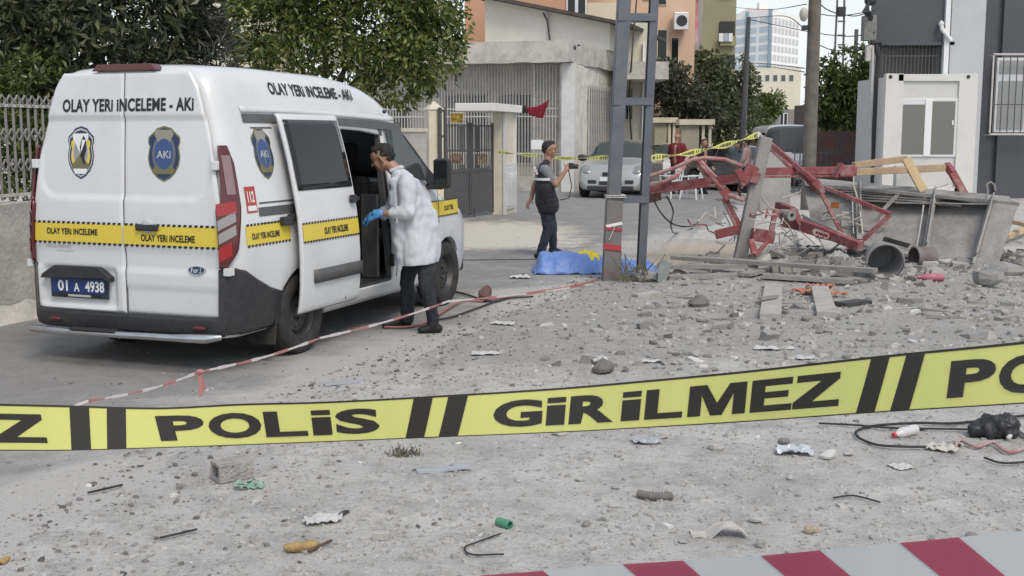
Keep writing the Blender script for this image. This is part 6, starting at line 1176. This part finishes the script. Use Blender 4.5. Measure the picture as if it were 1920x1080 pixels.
for nm_, lb_, px, py, w, d, h, m_, sd, rz in (('glass_scrap', 'bluish white broken plastic sheet below the lettering', 1488, 862, .19, .14, .07, mat('icy_plastic', (.46, .49, .53), .3, coat=.2), 7.7, -.1), ('foil_scrap', 'crumpled grey foil just below the yellow tape', 1212, 842, .16, .12, .05, mat('foil', (.42, .43, .45), .4, metal=.4), 9.2, .1), ('paper_scrap', 'white paper scrap on the edge of the dirt by the coat man', 945, 610, .22, .14, .04, paper, 12.1, -.3), ('paper_scrap', 'long white paper scrap left of the dark soil patch', 910, 668, .22, .12, .04, paper, 15.3, .1), ('paper_scrap', 'white scrap sticking up beside a stone above the tape', 1122, 688, .14, .10, .09, paper, 18.8, .5), ('paper_scrap', 'narrow white scrap just above the yellow tape at centre right', 1222, 688, .18, .08, .03, paper, 21.4, 0), ('paper_scrap', 'pale paper scrap above the tape below the left plank', 1450, 660, .32, .12, .04, paper, 24.1, .0), ('paper_scrap', 'white scrap touching the upper edge of the tape near the last word', 1510, 678, .16, .10, .03, paper, 27.7, 0), ('tile_piece', 'pale flat tile piece lying below the red capped bottle', 1688, 884, .11, .10, .02, dirty_wht, 30.2, .4), ('tile_piece', 'pale tilted cardboard square beside the black bag', 1766, 850, .16, .13, .05, mat('beige_tile', (.47, .45, .41), .85), 33.1, -.4), ('foil_scrap', 'light scrap left of the blue sheet', 975, 522, .25, .18, .06, dirty_wht, 36.0, 0)): crumple(nm_, lb_, nm_.split('_')[0], px, py, w, d, h, m_, sd, rz=rz)
q = gz(1862, 822); b = MB()
for k in range(9): a = k * 2.4; caps(b, q + V(.09 * math.cos(a) * (k % 3) / 2, .06 * math.sin(a), .045 + .02 * (k % 3)), .055, q + V(.11 * math.cos(a + 1), .07 * math.sin(a + 1), .04), .04, 10)
bgm = remesh(b, 'bag_tmp', mat('black_bag', (.022, .023, .027), .45), tag(thing('black_bag', 'crumpled black plastic bag among cables at the right edge', 'bag', q), None, None), .012, 1, .03, 22); bgm.name = 'bag_skin'
q = gz(755, 862); b = MB(); rg = random.Random(5)
for k in range(60): a = rg.random() * math.tau; d = rg.random() ** .6 * .07; c0 = q + V(d * math.cos(a) * 1.4, d * math.sin(a), 0); b.beam(c0, c0 + V(rg.uniform(-.03, .03), rg.uniform(-.03, .03), rg.uniform(.01, .05)), .006, .004)
tag(b.build('weed_tuft', mat('dry_weed', (.15, .14, .10), .9)), 'dry grey weed tuft just under the lettering', 'weed')
# cables on the ground
def gcable(pts, r, label, m=rubber, group='cables lying on the ground'): cable([gz(*q) + V(0, 0, r + .01) for q in pts], r, label, 'ground_cable', m, group, 6)
gcable([(1610, 835), (1605, 822), (1640, 812), (1720, 806), (1800, 802), (1930, 790)], .008, 'black cable loop around the red capped bottle, upper run'); gcable([(1610, 835), (1650, 848), (1740, 850), (1800, 846)], .008, 'black cable loop around the red capped bottle, lower run'); gcable([(1535, 808), (1600, 810), (1680, 818), (1760, 814), (1830, 812)], .007, 'thin cable running right towards the black bag')
gcable([(1790, 852), (1800, 838), (1830, 850), (1860, 842), (1890, 860), (1930, 850)], .010, 'pale twisted cable in front of the black bag', pink_st); gcable([(1845, 868), (1880, 878), (1935, 876)], .007, 'lowest cable at the right edge below the bag'); gcable([(1890, 835), (1905, 815), (1925, 828)], .014, 'ribbed pale hose end at the right edge', dirty_wht)
gcable([(940, 1018), (900, 1032), (872, 1044), (885, 1058), (945, 1057)], .004, 'bent thin wire in the bottom centre dust'); gcable([(165, 931), (230, 916)], .006, 'dark stick on the dusty asphalt at lower left'); gcable([(300, 1020), (370, 1006)], .006, 'thin twig on the dust at the bottom left'); gcable([(580, 1050), (602, 1040), (622, 1030)], .007, 'brown twig beside the tan foam', mat('twig', (.10, .07, .045), .9))
gcable([(815, 605), (850, 598), (900, 580), (945, 565), (1000, 560)], .010, 'dark cable on the road behind the coat man'); gcable([(835, 548), (870, 555), (920, 570), (950, 562)], .012, 'short dark cable by the red brick lump'); gcable([(1562, 950), (1600, 946), (1650, 956)], .005, 'thin curved wire in the right foreground')
cable([AT(1224, 372, 16.7), AT(1240, 400, 16.6), AT(1262, 420, 16.7), AT(1290, 425, 16.6), gz(1312, 424) + V(0, 0, .03)], .012, 'drooping cable from the left end of the red beam', 'loose_cable', group=None); cable([AT(1250, 368, 16.6), AT(1262, 395, 16.7), AT(1258, 425, 16.6), gz(1268, 440) + V(0, 0, .02), gz(1300, 430) + V(0, 0, .02)], .012, 'looping cable hanging from the red beam to the sand', 'loose_cable', group=None)
# rocks one can point to
def rock(label, px, py, w, h, m, seed, nm='rock', d=None, group=None):
    q = gz(px, py); b = MB(); b.ell(q + V(0, 0, h * .4), (w / 2, (d or w * .7) / 2, h / 2), Matrix.Rotation(seed, 3, 'Z'), 9, 6); o = b.build(nm, m)
    for v, nn in [(v, v.normal.copy()) for v in o.data.vertices]: v.co += nn * w * .22 * n3(v.co, 2.2 / w, seed)
    return tag(o, label, 'rock', group)
rock('reddish brown brick lump standing on the road by the coat man', 908, 566, .20, .19, mat('brick_lump', (.13, .085, .075), .95, bump=.6), 1.2, 'brick_lump', .14); rock('dark broken lump right of the pink bottle', 1850, 552, .35, .25, conc, 2.2, 'rubble_lump'); rock('grey slab lump at the right edge behind the broken lump', 1880, 530, .6, .22, conc, 3.3, 'rubble_lump'); rock('dark flat lump left of the left plank', 1312, 578, .32, .09, mat('dark_lump', (.15, .14, .13), .95), 4.1, 'rubble_lump', .2); rock('dark stone beside the white scrap above the tape', 1128, 704, .22, .10, MATS['dark_lump'], 5.0, 'stone'); rock('slab end under the right leg of the steel pole', 1215, 530, .42, .12, conc, 6.1, 'rubble_lump', .3); rock('white plaster lump under the red winch', 1478, 478, .40, .26, dirty_wht, 7.7, 'plaster_lump'); rock('white crumpled lump under the lower red arm', 1510, 462, .5, .34, dirty_wht, 8.2, 'plaster_lump')
rock('pale stone near the bottom right striped tape', 1520, 1010, .07, .04, mat('tan_stone', (.36, .30, .23), .9), 9.1, 'stone'); rock('grey stone resting near the edge of the striped tape', 1425, 1040, .05, .04, conc, 9.9, 'stone'); rock('white plaster chip right of the bluish plastic', 1552, 872, .12, .05, dirty_wht, 10.4, 'plaster_chip'); rock('brown lump at the very left bottom', 8, 1058, .06, .03, MATS['tan_foam'], 10.9, 'lump')
rg = random.Random(21); gmat = [mat('stone_a', (.32, .31, .30), .95, bump=.6), mat('stone_b', (.21, .20, .19), .95, bump=.6), mat('stone_c', (.40, .39, .375), .95, bump=.5)]; n_ = 0
while n_ < 80:
    px, py = rg.uniform(900, 1925), 480 + 560 * rg.random() ** 1.7; q = G(px, py)
    if q.x < road_edge(q.y) + .15: continue
    s = rg.uniform(.03, .075) * (1 + .04 * q.y); ci = rg.randrange(3); zone = 'in front of the yellow tape' if py > 800 else 'just beyond the yellow tape' if py > 640 else 'around the pale planks' if px > 1350 else 'near the steel pole'
    rock(('mid grey', 'dark grey', 'pale grey')[ci] + ' rubble stone lying loose on the dirt ' + zone, px, py, s, s * rg.uniform(.3, .5), gmat[ci], rg.random() * 6, 'rubble_stone', s * rg.uniform(.5, .9), 'loose rubble stones on the dirt'); n_ += 1
# angular slabs and splinters picked out of the rubble
def chunk(name, label, px, py, L, W, Hh, m, rz, group, tilt=.15):
    q = gz(px, py); r = random.Random(int(px * 7 + py)); R0 = Matrix.Rotation(rz, 3, 'Z') @ Matrix.Rotation(r.uniform(-tilt, tilt), 3, 'X') @ Matrix.Rotation(r.uniform(-tilt, tilt), 3, 'Y'); b = MB(); n = 5; vs = []
    for z in (-.4, .6):
        for k in range(n): a = k * math.tau / n + r.uniform(-.35, .35); k2 = r.uniform(.75, 1.1) * (1 if z < 0 else .92); vs.append(q + R0 @ V(L / 2 * k2 * math.cos(a), W / 2 * k2 * math.sin(a), Hh * (z + r.uniform(-.12, .12))))
    b.add(vs, [tuple(reversed(range(n))), tuple(range(n, 2 * n))] + [(k, (k + 1) % n, n + (k + 1) % n, n + k) for k in range(n)]); return tag(b.build(name, m), label, name.split('_')[-1], group)
rg = random.Random(77); mm_ = [conc, gmat[1], gmat[0], dirty_wht, pale_wd]
for k in range(70):
    px, py = rg.uniform(1000, 1915), rg.uniform(500, 690)
    if G(px, py).x < road_edge(G(px, py).y) + .2: continue
    L = rg.uniform(.10, .30) * (1.2 if rg.random() < .2 else .8); ci = rg.choices(range(5), (4, 4, 3, 1, 1))[0]; chunk('rubble_chunk', ('light grey concrete', 'dark grey', 'mid grey', 'white plaster', 'pale flat')[ci] + ' slab fragment ' + ('near the foot of the steel pole' if px < 1300 else 'among the planks and boards' if px < 1640 else 'in the rubble at the right edge'), px, py, L, L * rg.uniform(.35, .8), L * rg.uniform(.15, .4), mm_[ci], rg.random() * 6.3, 'slab fragments in the rubble', .3)
for k in range(26):
    px, py = rg.uniform(1210, 1900), rg.uniform(492, 640); L = rg.uniform(.25, .8); chunk('wood_splinter', 'thin grey wood splinter ' + ('close to the leaning post' if px < 1480 else 'near the buckets' if px < 1760 else 'in front of the tipped trough'), px, py, L, .05, .03, rg.choice((grey_wood, pale_wd, grey_wood)), rg.uniform(-.5, .5), 'wood splinters in the rubble', .12)
for k in range(30):
    x0, y0 = rg.uniform(1330, 1640), rg.uniform(380, 455); Y0 = rg.uniform(15.3, 16.6); pts = [(x0, y0, Y0)]
    for j in range(4): pts.append((pts[-1][0] + rg.uniform(-32, 32), pts[-1][1] + rg.uniform(-12, 26), pts[-1][2] + rg.uniform(-.15, .15)))
    pipe('bent_wire', [(a_, min(c_, 478), d_) for a_, c_, d_ in pts], rg.uniform(.006, .013), rg.choice((dusty, MATS['pale_rope'], red_st, dusty)))
# gravel, chips and crumbs nobody could count
def scatter(name, label, n, fn, size, m, seed, flat=.6):
    rg = np.random.default_rng(seed); v = []; f = []; k = 0
    base = np.array([(-1, -1, -1), (1, -1, -1), (1, 1, -1), (-1, 1, -1), (-1, -1, 1), (1, -1, 1), (1, 1, 1), (-1, 1, 1)], float) * .5; fc = [(3, 2, 1, 0), (4, 5, 6, 7), (0, 1, 5, 4), (1, 2, 6, 5), (2, 3, 7, 6), (3, 0, 4, 7)]
    while k < n:
        x, y = fn(rg); z = ground_z(x, y) if x > road_edge(y) else .004
        s = size * (.35 + 1.6 * rg.random() ** 3.5); a = rg.random() * 6.28; P = base * (1 + .55 * (rg.random((8, 3)) - .5)) * np.array([s, s * (.5 + .5 * rg.random()), s * flat * (.4 + .8 * rg.random())]); P[4:, :2] *= .55 + .4 * rg.random()
        t = rg.normal() * .25; c_, s_ = math.cos(a), math.sin(a); X = P[:, 0] * c_ - P[:, 1] * s_; Yy = P[:, 0] * s_ + P[:, 1] * c_; Z = P[:, 2] + t * X
        q = len(v); v += [(x + X[i], y + Yy[i], z + Z[i] + s * .12) for i in range(8)]; f += [tuple(q + i for i in g) for g in fc]; k += 1
    me = bpy.data.meshes.new(name); me.from_pydata(v, [], f); me.materials.append(m); o = bpy.data.objects.new(name, me); COL.objects.link(o); o['kind'] = 'stuff'; o['label'] = label
def dirt_pt(y0, y1, pw, dens=None):
    def fn(rg):
        while 1:
            y = y0 + (y1 - y0) * rg.random() ** pw; x = rg.uniform(-.5 * y, .5 * y); d = x - road_edge(y)
            if d > -.1 + .5 * rg.normal() and (dens is None or dens(x, y) > rg.random()): return x, y
    return fn
rub_m = mat('rubble_mix', (.30, .29, .27), .95, island=.55); grav = mat('gravel', (.35, .34, .325), .95, island=.35); chips = mat('pale_chips', (.50, .49, .47), .9, island=.3); darkc = mat('dark_crumbs', (.19, .18, .172), .95, island=.5)
scatter('gravel', 'fine grey gravel spread over the dirt', 9000, dirt_pt(3.2, 13, 1.2, lambda x, y: .35 + .9 * max(0, n3((x, y, 0), 1.1))), .011, grav, 1); scatter('rubble', 'broken concrete rubble around the wreck', 4200, dirt_pt(8.5, 17.5, .9, lambda x, y: sstep(.2, 2.5, x - road_edge(y)) * (.4 + .8 * abs(n3((x, y, 3), .9)))), .042, rub_m, 2, .5)
clod = mat('dirt_clods', (.36, .35, .333), .95, island=.2); scatter('dirt_clods', 'dusty clods and crumbs of dry dirt in the foreground', 10000, dirt_pt(3.2, 10, 1.1, lambda x, y: .25 + 1.3 * max(0, n3((x, y, 7), .8)) + .5 * max(0, n3((x, y, 2), 2.6))), .017, clod, 12, .5); scatter('plaster_chips', 'pale plaster chips scattered in the rubble', 700, dirt_pt(3.5, 17, .8, lambda x, y: .3 + sstep(9, 13, y)), .03, chips, 3, .4); scatter('dark_crumbs', 'dark soil crumbs along the edge of the asphalt', 3000, lambda rg: (lambda y: (road_edge(y) + abs(rg.normal()) * .9 - .35, y))(rg.uniform(4, 15)), .018, darkc, 4)
scatter('road_grit', 'sparse grit and chips lying on the asphalt', 1500, lambda rg: (lambda y: (road_edge(y) - abs(rg.normal()) * 1.6, y))(4 + 17 * rg.random()), .013, darkc, 6); scatter('wreck_debris', 'heap of smashed fragments under the wreck', 2600, lambda rg: (rg.uniform(3.3, 8.8), rg.normal(15.8, .75)), .11, rub_m, 5, .75)
b = MB(); rg2 = random.Random(9)
for k in range(70): x, y = rg2.uniform(1.35, 1.75), rg2.uniform(14.0, 14.7); b.beam((x, y, .0), (x + rg2.uniform(-.25, .25), y + rg2.uniform(-.1, .1), rg2.uniform(.08, .34)), .012, .006)
tag(b.build('dry_weeds', mat('dry_weed', (.15, .14, .10))), 'tangle of dry weeds and wire between the feet of the steel pole', 'weeds')
# ================================================================== BLUE SHEET
sheet_m = mat('blue_sheet', (.11, .21, .52), .45, col2=(.16, .27, .58), scale=6, bump=.6, bscale=9); c0 = gz(1000, 517); c1 = gz(1240, 512); cen = lerp(c0, c1, .5) + V(0, .28, 0)
b = MB()
def sheet(u, v):
    x = lerp(c0.x, c1.x, u); y = cen.y + (v - .5) * .72 * (1 + .1 * n3((u * 4, 0, 0))); h = .23 * (1 - abs(2 * v - 1) ** 2.6) * (sstep(0, .07, u) * sstep(1, .9, u)) * (.85 + .25 * math.sin(u * 5 + .6)); return V(x + .03 * n3((v * 3, u, 0)), y, .01 + max(0, h + .030 * n3((u * 11, v * 6, 0)) + .022 * n3((u * 25, v * 12, 2)) + .012 * n3((u * 50, v * 22, 4))))
b.grid(sheet, 110, 40); tag(b.build('blue_sheet', sheet_m, smooth='all', solid=.006), 'bright blue plastic sheet laid over a low bundle behind the steel pole', 'sheet')
q = AT(1103, 480, cen.y - .05); q.z = .235; b = MB(); b.grid(lambda u, v: q + V((u - .5) * .28, (v - .5) * .26, .01 - .22 * max(0, .45 - v) + .06 * n3((u * 4, v * 3, 7)) + .03 * n3((u * 11, v * 9, 3))), 18, 14); tag(b.build('yellow_bag', mat('yellow_plastic', (.78, .62, .02), .5), smooth='all', solid=.01), 'crumpled yellow plastic bag lying on the blue sheet', 'bag')
# ================================================================== TAPES
def thin_plastic(name, col):                       # thin film: part of the daylight behind it comes through
    m = bpy.data.materials.new(name); m.use_nodes = True; t = m.node_tree; N = t.nodes; L = t.links; p = N['Principled BSDF']; p.inputs['Base Color'].default_value = (*col, 1); p.inputs['Roughness'].default_value = .4
    tr = N.new('ShaderNodeBsdfTranslucent'); tr.inputs[0].default_value = (*col, 1); mx = N.new('ShaderNodeMixShader'); mx.inputs[0].default_value = .45; L.new(p.outputs[0], mx.inputs[1]); L.new(tr.outputs[0], mx.inputs[2]); L.new(mx.outputs[0], N['Material Output'].inputs[0])
    tc = N.new('ShaderNodeTexCoord'); nz = N.new('ShaderNodeTexNoise'); nz.inputs['Scale'].default_value = 9; L.new(tc.outputs['Object'], nz.inputs['Vector']); b = N.new('ShaderNodeBump'); b.inputs['Strength'].default_value = .30; b.inputs['Distance'].default_value = .02; mp = N.new('ShaderNodeMapping'); mp.inputs['Scale'].default_value = (2.2, 1, .5); L.new(tc.outputs['Object'], mp.inputs[0]); L.new(mp.outputs[0], nz.inputs['Vector']); L.new(nz.outputs['Fac'], b.inputs['Height']); L.new(b.outputs[0], p.inputs['Normal']); return m
tape_y = thin_plastic('tape_yellow', (.86, .85, .27)); tape_k = mat('tape_black', (.028, .026, .022), .4)
_tx = [-900, 0, 130, 300, 450, 620, 850, 1050, 1200, 1400, 1640, 1920, 2700]; _tt = [735, 757, 760, 764, 757, 752.5, 740, 727, 714, 695, 668, 640, 552]; _tb = [840, 845, 845, 840, 835, 828.5, 819, 811, 803, 791, 774, 757, 705]; _tz = [2.02, 2.06, 2.07, 2.1, 2.12, 2.12, 2.06, 1.99, 1.90, 1.79, 1.62, 1.45, 1.14]
def smooth_interp(x, X, Yv):
    i = max(0, min(len(X) - 2, int(np.searchsorted(X, x)) - 1)); t = (x - X[i]) / (X[i + 1] - X[i]); m = lambda k: (Yv[min(k + 1, len(X) - 1)] - Yv[max(k - 1, 0)]) / (X[min(k + 1, len(X) - 1)] - X[max(k - 1, 0)]); h = X[i + 1] - X[i]
    return (2 * t ** 3 - 3 * t * t + 1) * Yv[i] + (t ** 3 - 2 * t * t + t) * h * m(i) + (-2 * t ** 3 + 3 * t * t) * Yv[i + 1] + (t ** 3 - t * t) * h * m(i + 1)
def TP(px, v, o=0.):
    y = lerp(smooth_interp(px, _tx, _tb), smooth_interp(px, _tx, _tt), v); z = smooth_interp(px, _tx, _tz) - o + .012 * math.sin(px / 130.) * (v - .5); return AT(px, y, z)
yt = thing('barrier_tape', 'yellow police barrier tape with black lettering stretched across the foreground', 'tape', TP(960, .5))
b = MB(); b.grid(lambda u, v: TP(lerp(-900, 2700, u), v), 220, 6); b.build('strip', tape_y, yt, smooth='all')
for va, vb in ((.955, 1.0), (0., .022)): b = MB(); b.grid(lambda u, v: TP(lerp(-900, 2700, u), lerp(va, vb, v), .0009), 220, 1); b.build('edge_line', tape_k, yt, smooth='all')
def bar(xa, xb, ya, yb):    # top left/right, bottom left/right
    b = MB(); b.grid(lambda u, v: TP(lerp(lerp(ya, yb, u), lerp(xa, xb, u), v + .06 * v * (1 - v)), lerp(.0, .99, v), .0012), 2, 8); b.build('slash_bar', tape_k, yt, smooth='all')
for q in ((130, 167, 134, 171), (200, 236, 201, 237), (776, 812, 760, 795), (841, 878, 822, 858), (1634, 1669, 1604, 1639), (1700, 1735, 1668, 1704), (-705, -669, -712, -676), (-640, -603, -648, -612)): bar(*q)
shear = lambda px: float(np.interp(px, [-900, 0, 150, 300, 600, 700, 930, 1100, 1400, 1576, 1780, 2700], [0, -14, -4, -13, -6, -3, 3, 5, 6, 7, 9, 10]))
GLYPH = {'M': [(0, 0), (0, 1), (.30, 1), (.50, .40), (.70, 1), (1, 1), (1, 0), (.775, 0), (.775, .66), (.60, .0), (.40, .0), (.225, .66), (.225, 0)], 'L': [(0, 0), (0, 1), (.34, 1), (.34, .20), (1, .20), (1, 0)], 'E': [(0, 0), (0, 1), (.98, 1), (.98, .79), (.33, .79), (.33, .61), (.90, .61), (.90, .41), (.33, .41), (.33, .20), (1, .20), (1, 0)], 'Z': [(0, 0), (0, .20), (.58, .79), (.05, .79), (.05, 1), (.98, 1), (.98, .81), (.42, .20), (1, .20), (1, 0)]}
def glyph(ch, x0, x1):
    if ch in GLYPH:
        g = GLYPH[ch]; sh = shear((x0 + x1) / 2); b = MB(); b.add([TP(lerp(x0, x1, u) + (v - .5) * sh, lerp(.17, .79, v), .0014) for u, v in g], [tuple(range(len(g)))]); b.build('letter', tape_k, yt, raw=True); return
    if ch == 'i':
        sh = shear((x0 + x1) / 2)
        for va, vb in ((.0, .72), (.80, 1.0)): b = MB(); b.add([TP(lerp(x0, x1, u) + (v - .5) * sh, lerp(.17, .79, v), .0014) for u, v in ((0, va), (1, va), (1, vb), (0, vb))], [(0, 1, 2, 3)]); b.build('letter' if va == 0 else 'letter_dot', tape_k, yt, raw=True)
        return
    vs, fs = text2d(ch, .042); sh = shear((x0 + x1) / 2); va, vb = (.17, .79); b = MB(); b.add([TP(lerp(x0, x1, u) + (v - .5) * sh, lerp(va, vb, v), .0014) for u, v in vs], fs); b.build('letter', tape_k, yt, raw=True)
for ch, x0, x1 in (('P', 296, 384), ('O', 391, 490), ('L', 496, 575), ('i', 585, 621), ('S', 629, 711), ('G', 925, 1017), ('i', 1025, 1060), ('R', 1068, 1152), ('i', 1166, 1201), ('L', 1210, 1281), ('M', 1291, 1399), ('E', 1408, 1486), ('Z', 1488, 1575), ('P', 1779, 1866), ('O', 1873, 1972), ('L', 1980, 2058), ('i', 2068, 2104), ('S', 2112, 2196),
    ('Z', -12, 84), ('E', -98, -20), ('M', -215, -106), ('L', -300, -226), ('i', -348, -312), ('R', -440, -356), ('i', -486, -450), ('G', -590, -496)): glyph(ch, x0, x1)
# striped tape at the bottom right
rt_ = thing('striped_tape', 'wide red and white striped barrier tape at the bottom right corner', 'tape', AT(1500, 1080, 1.05)); tape_w = thin_plastic('tape_white', (.56, .59, .605)); tape_r = thin_plastic('tape_crimson', (.44, .10, .16))
def TS(px, v, o=0.): y0 = float(np.interp(px, [600, 945, 1167, 1426, 1687, 1920, 2600], [1098, 1076, 1058, 1042, 1018, 995, 925])); return AT(px - v * 0, y0 + v * 190, 1.06 - o - .10 * (px - 960) / 960 + .01 * math.sin(px / 150))
b = MB(); b.grid(lambda u, v: TS(lerp(500, 2600, u), v), 80, 4); b.build('strip', tape_w, rt_, smooth='all')
for xa, xb in ((650, 750), (900, 1018), (1167, 1280), (1426, 1537), (1687, 1797), (1950, 2062), (2210, 2330)): b = MB(); b.grid(lambda u, v: TS(lerp(xa, xb, u) + 205 * v, v, .001), 4, 8); b.build('red_stripe', tape_r, rt_, smooth='all')
# thin twisted tape by the van
tt = thing('twisted_tape', 'thin twisted red and white tape stretched low from the steel pole past the van', 'tape', AT(165, 752, 5.)); K = [AT(-260, 868, 4.2), AT(165, 752, 5.0), AT(375, 697, 6.0), AT(600, 634, 7.5), AT(840, 565, 10.0), AT(1122, 531, 14.2)]; w_ = mat('thin_tape_white', (.60, .56, .55), .5); r_ = mat('thin_tape_red', (.40, .17, .17), .5); pts = []
for i in range(len(K) - 1):
    for k in range(16): pts.append(lerp(K[i], K[i + 1], k / 16) - V(0, 0, .02 * math.sin(math.pi * k / 16)))
bw, brd = MB(), MB()
for i in range(len(pts) - 1): b_ = brd if (i % 5) in (1, 2) else bw; wd2 = .0075 + .004 * math.sin(i * 1.7) + .00015 * i; seg_ = MB(); seg_.beam(pts[i], pts[i + 1] + (pts[i + 1] - pts[i]) * .02, .004, wd2); seg_.build('red_length' if b_ is brd else 'white_length', r_ if b_ is brd else w_, tt)

c = AT(375, 697, 5.98); b = MB(); b.ell(c, (.022, .014, .014), nu=9, nv=6); b.beam(c, c + V(.022, 0, -.10), .016, .005); b.beam(c, c + V(.004, -.01, -.13), .020, .004); b.beam(c, c + V(-.03, -.01, -.03), .02, .004); b.build('knot', r_, tt)
cable([gz(720, 618) + V(0, 0, .02), gz(790, 612) + V(0, 0, .02), gz(862, 572) + V(0, 0, .03), gz(905, 568) + V(0, 0, .02), gz(1000, 552) + V(0, 0, .02), gz(1060, 543) + V(0, 0, .02), gz(1120, 530) + V(0, 0, .03)], .012, 'dusty red tape trailing along the ground to the steel pole', 'fallen_tape', mat('faded_red', (.30, .12, .11), .7), None)
# far yellow tapes
def farTape(label, pts, w=.07):
    t = thing('far_tape', label, 'tape', AT(*pts[0]), None, 'yellow tapes strung behind the photographer'); P = []
    for i in range(len(pts) - 1):
        for k in range(10): P.append(lerp(AT(*pts[i]), AT(*pts[i + 1]), k / 10))
    P.append(AT(*pts[-1])); b = MB(); b2 = MB(); n = len(P)
    tw = lambda i: w * (.55 + .45 * math.sin(i * .7))
    for i in range(n - 1): b.add([P[i] - V(0, 0, tw(i) / 2), P[i + 1] - V(0, 0, tw(i + 1) / 2), P[i + 1] + V(0, .02, tw(i + 1) / 2), P[i] + V(0, .02, tw(i) / 2)], [(0, 1, 2, 3)])
    for i in range(1, n - 1):
        for k in (.1, .42, .72):
            if (i * 3 + int(k * 10)) % 5: q = lerp(P[i], P[i + 1], k); d = (P[i + 1] - P[i]) * .2; h = tw(i) * .28; b2.add([q + V(0, -.004, -h), q + d + V(0, -.004, -h), q + d + V(0, .0, h), q + V(0, .0, h)], [(0, 1, 2, 3)])
    b.build('strip', tape_y, t, raw=True); b2.build('print', tape_k, t, raw=True)['kind'] = 'stuff'
farTape('thin yellow tape from the gate porch past the photographer to the steel pole', [(930, 285, 25.5), (985, 290, 23), (1060, 297, 19), (1140, 296, 14.6)]); farTape('yellow tape rising from the steel pole to the leaning concrete post', [(1216, 297, 14.5), (1290, 288, 15), (1360, 272, 15.5), (1424, 252, 15.9)], .085)
# a few props behind the wreck
for px, py, Y, w, h, c, lb_ in ((1452, 340, 18.2, 1.1, .9, (.42, .42, .40), 'grey concrete slab standing behind the red beam, left'), (1700, 340, 18.5, .9, .5, (.55, .55, .53), 'white sheet leaning under the timber arms')):
    o = MB().box(AT(px, py, Y), (w * .45, .12, h), Matrix.Rotation(.1, 3, 'Z')).build('concrete_piece', mat('slab%d' % px, c, .9, col2=tuple(v * .8 for v in c), scale=4), bevel=.01); o.location.z = .0; tag(o, lb_, 'concrete piece')

_w = list(WORK.collection.objects); _d = [o.data for o in _w]; bpy.data.scenes.remove(WORK); bpy.data.batch_remove(_w); bpy.data.batch_remove(_d)
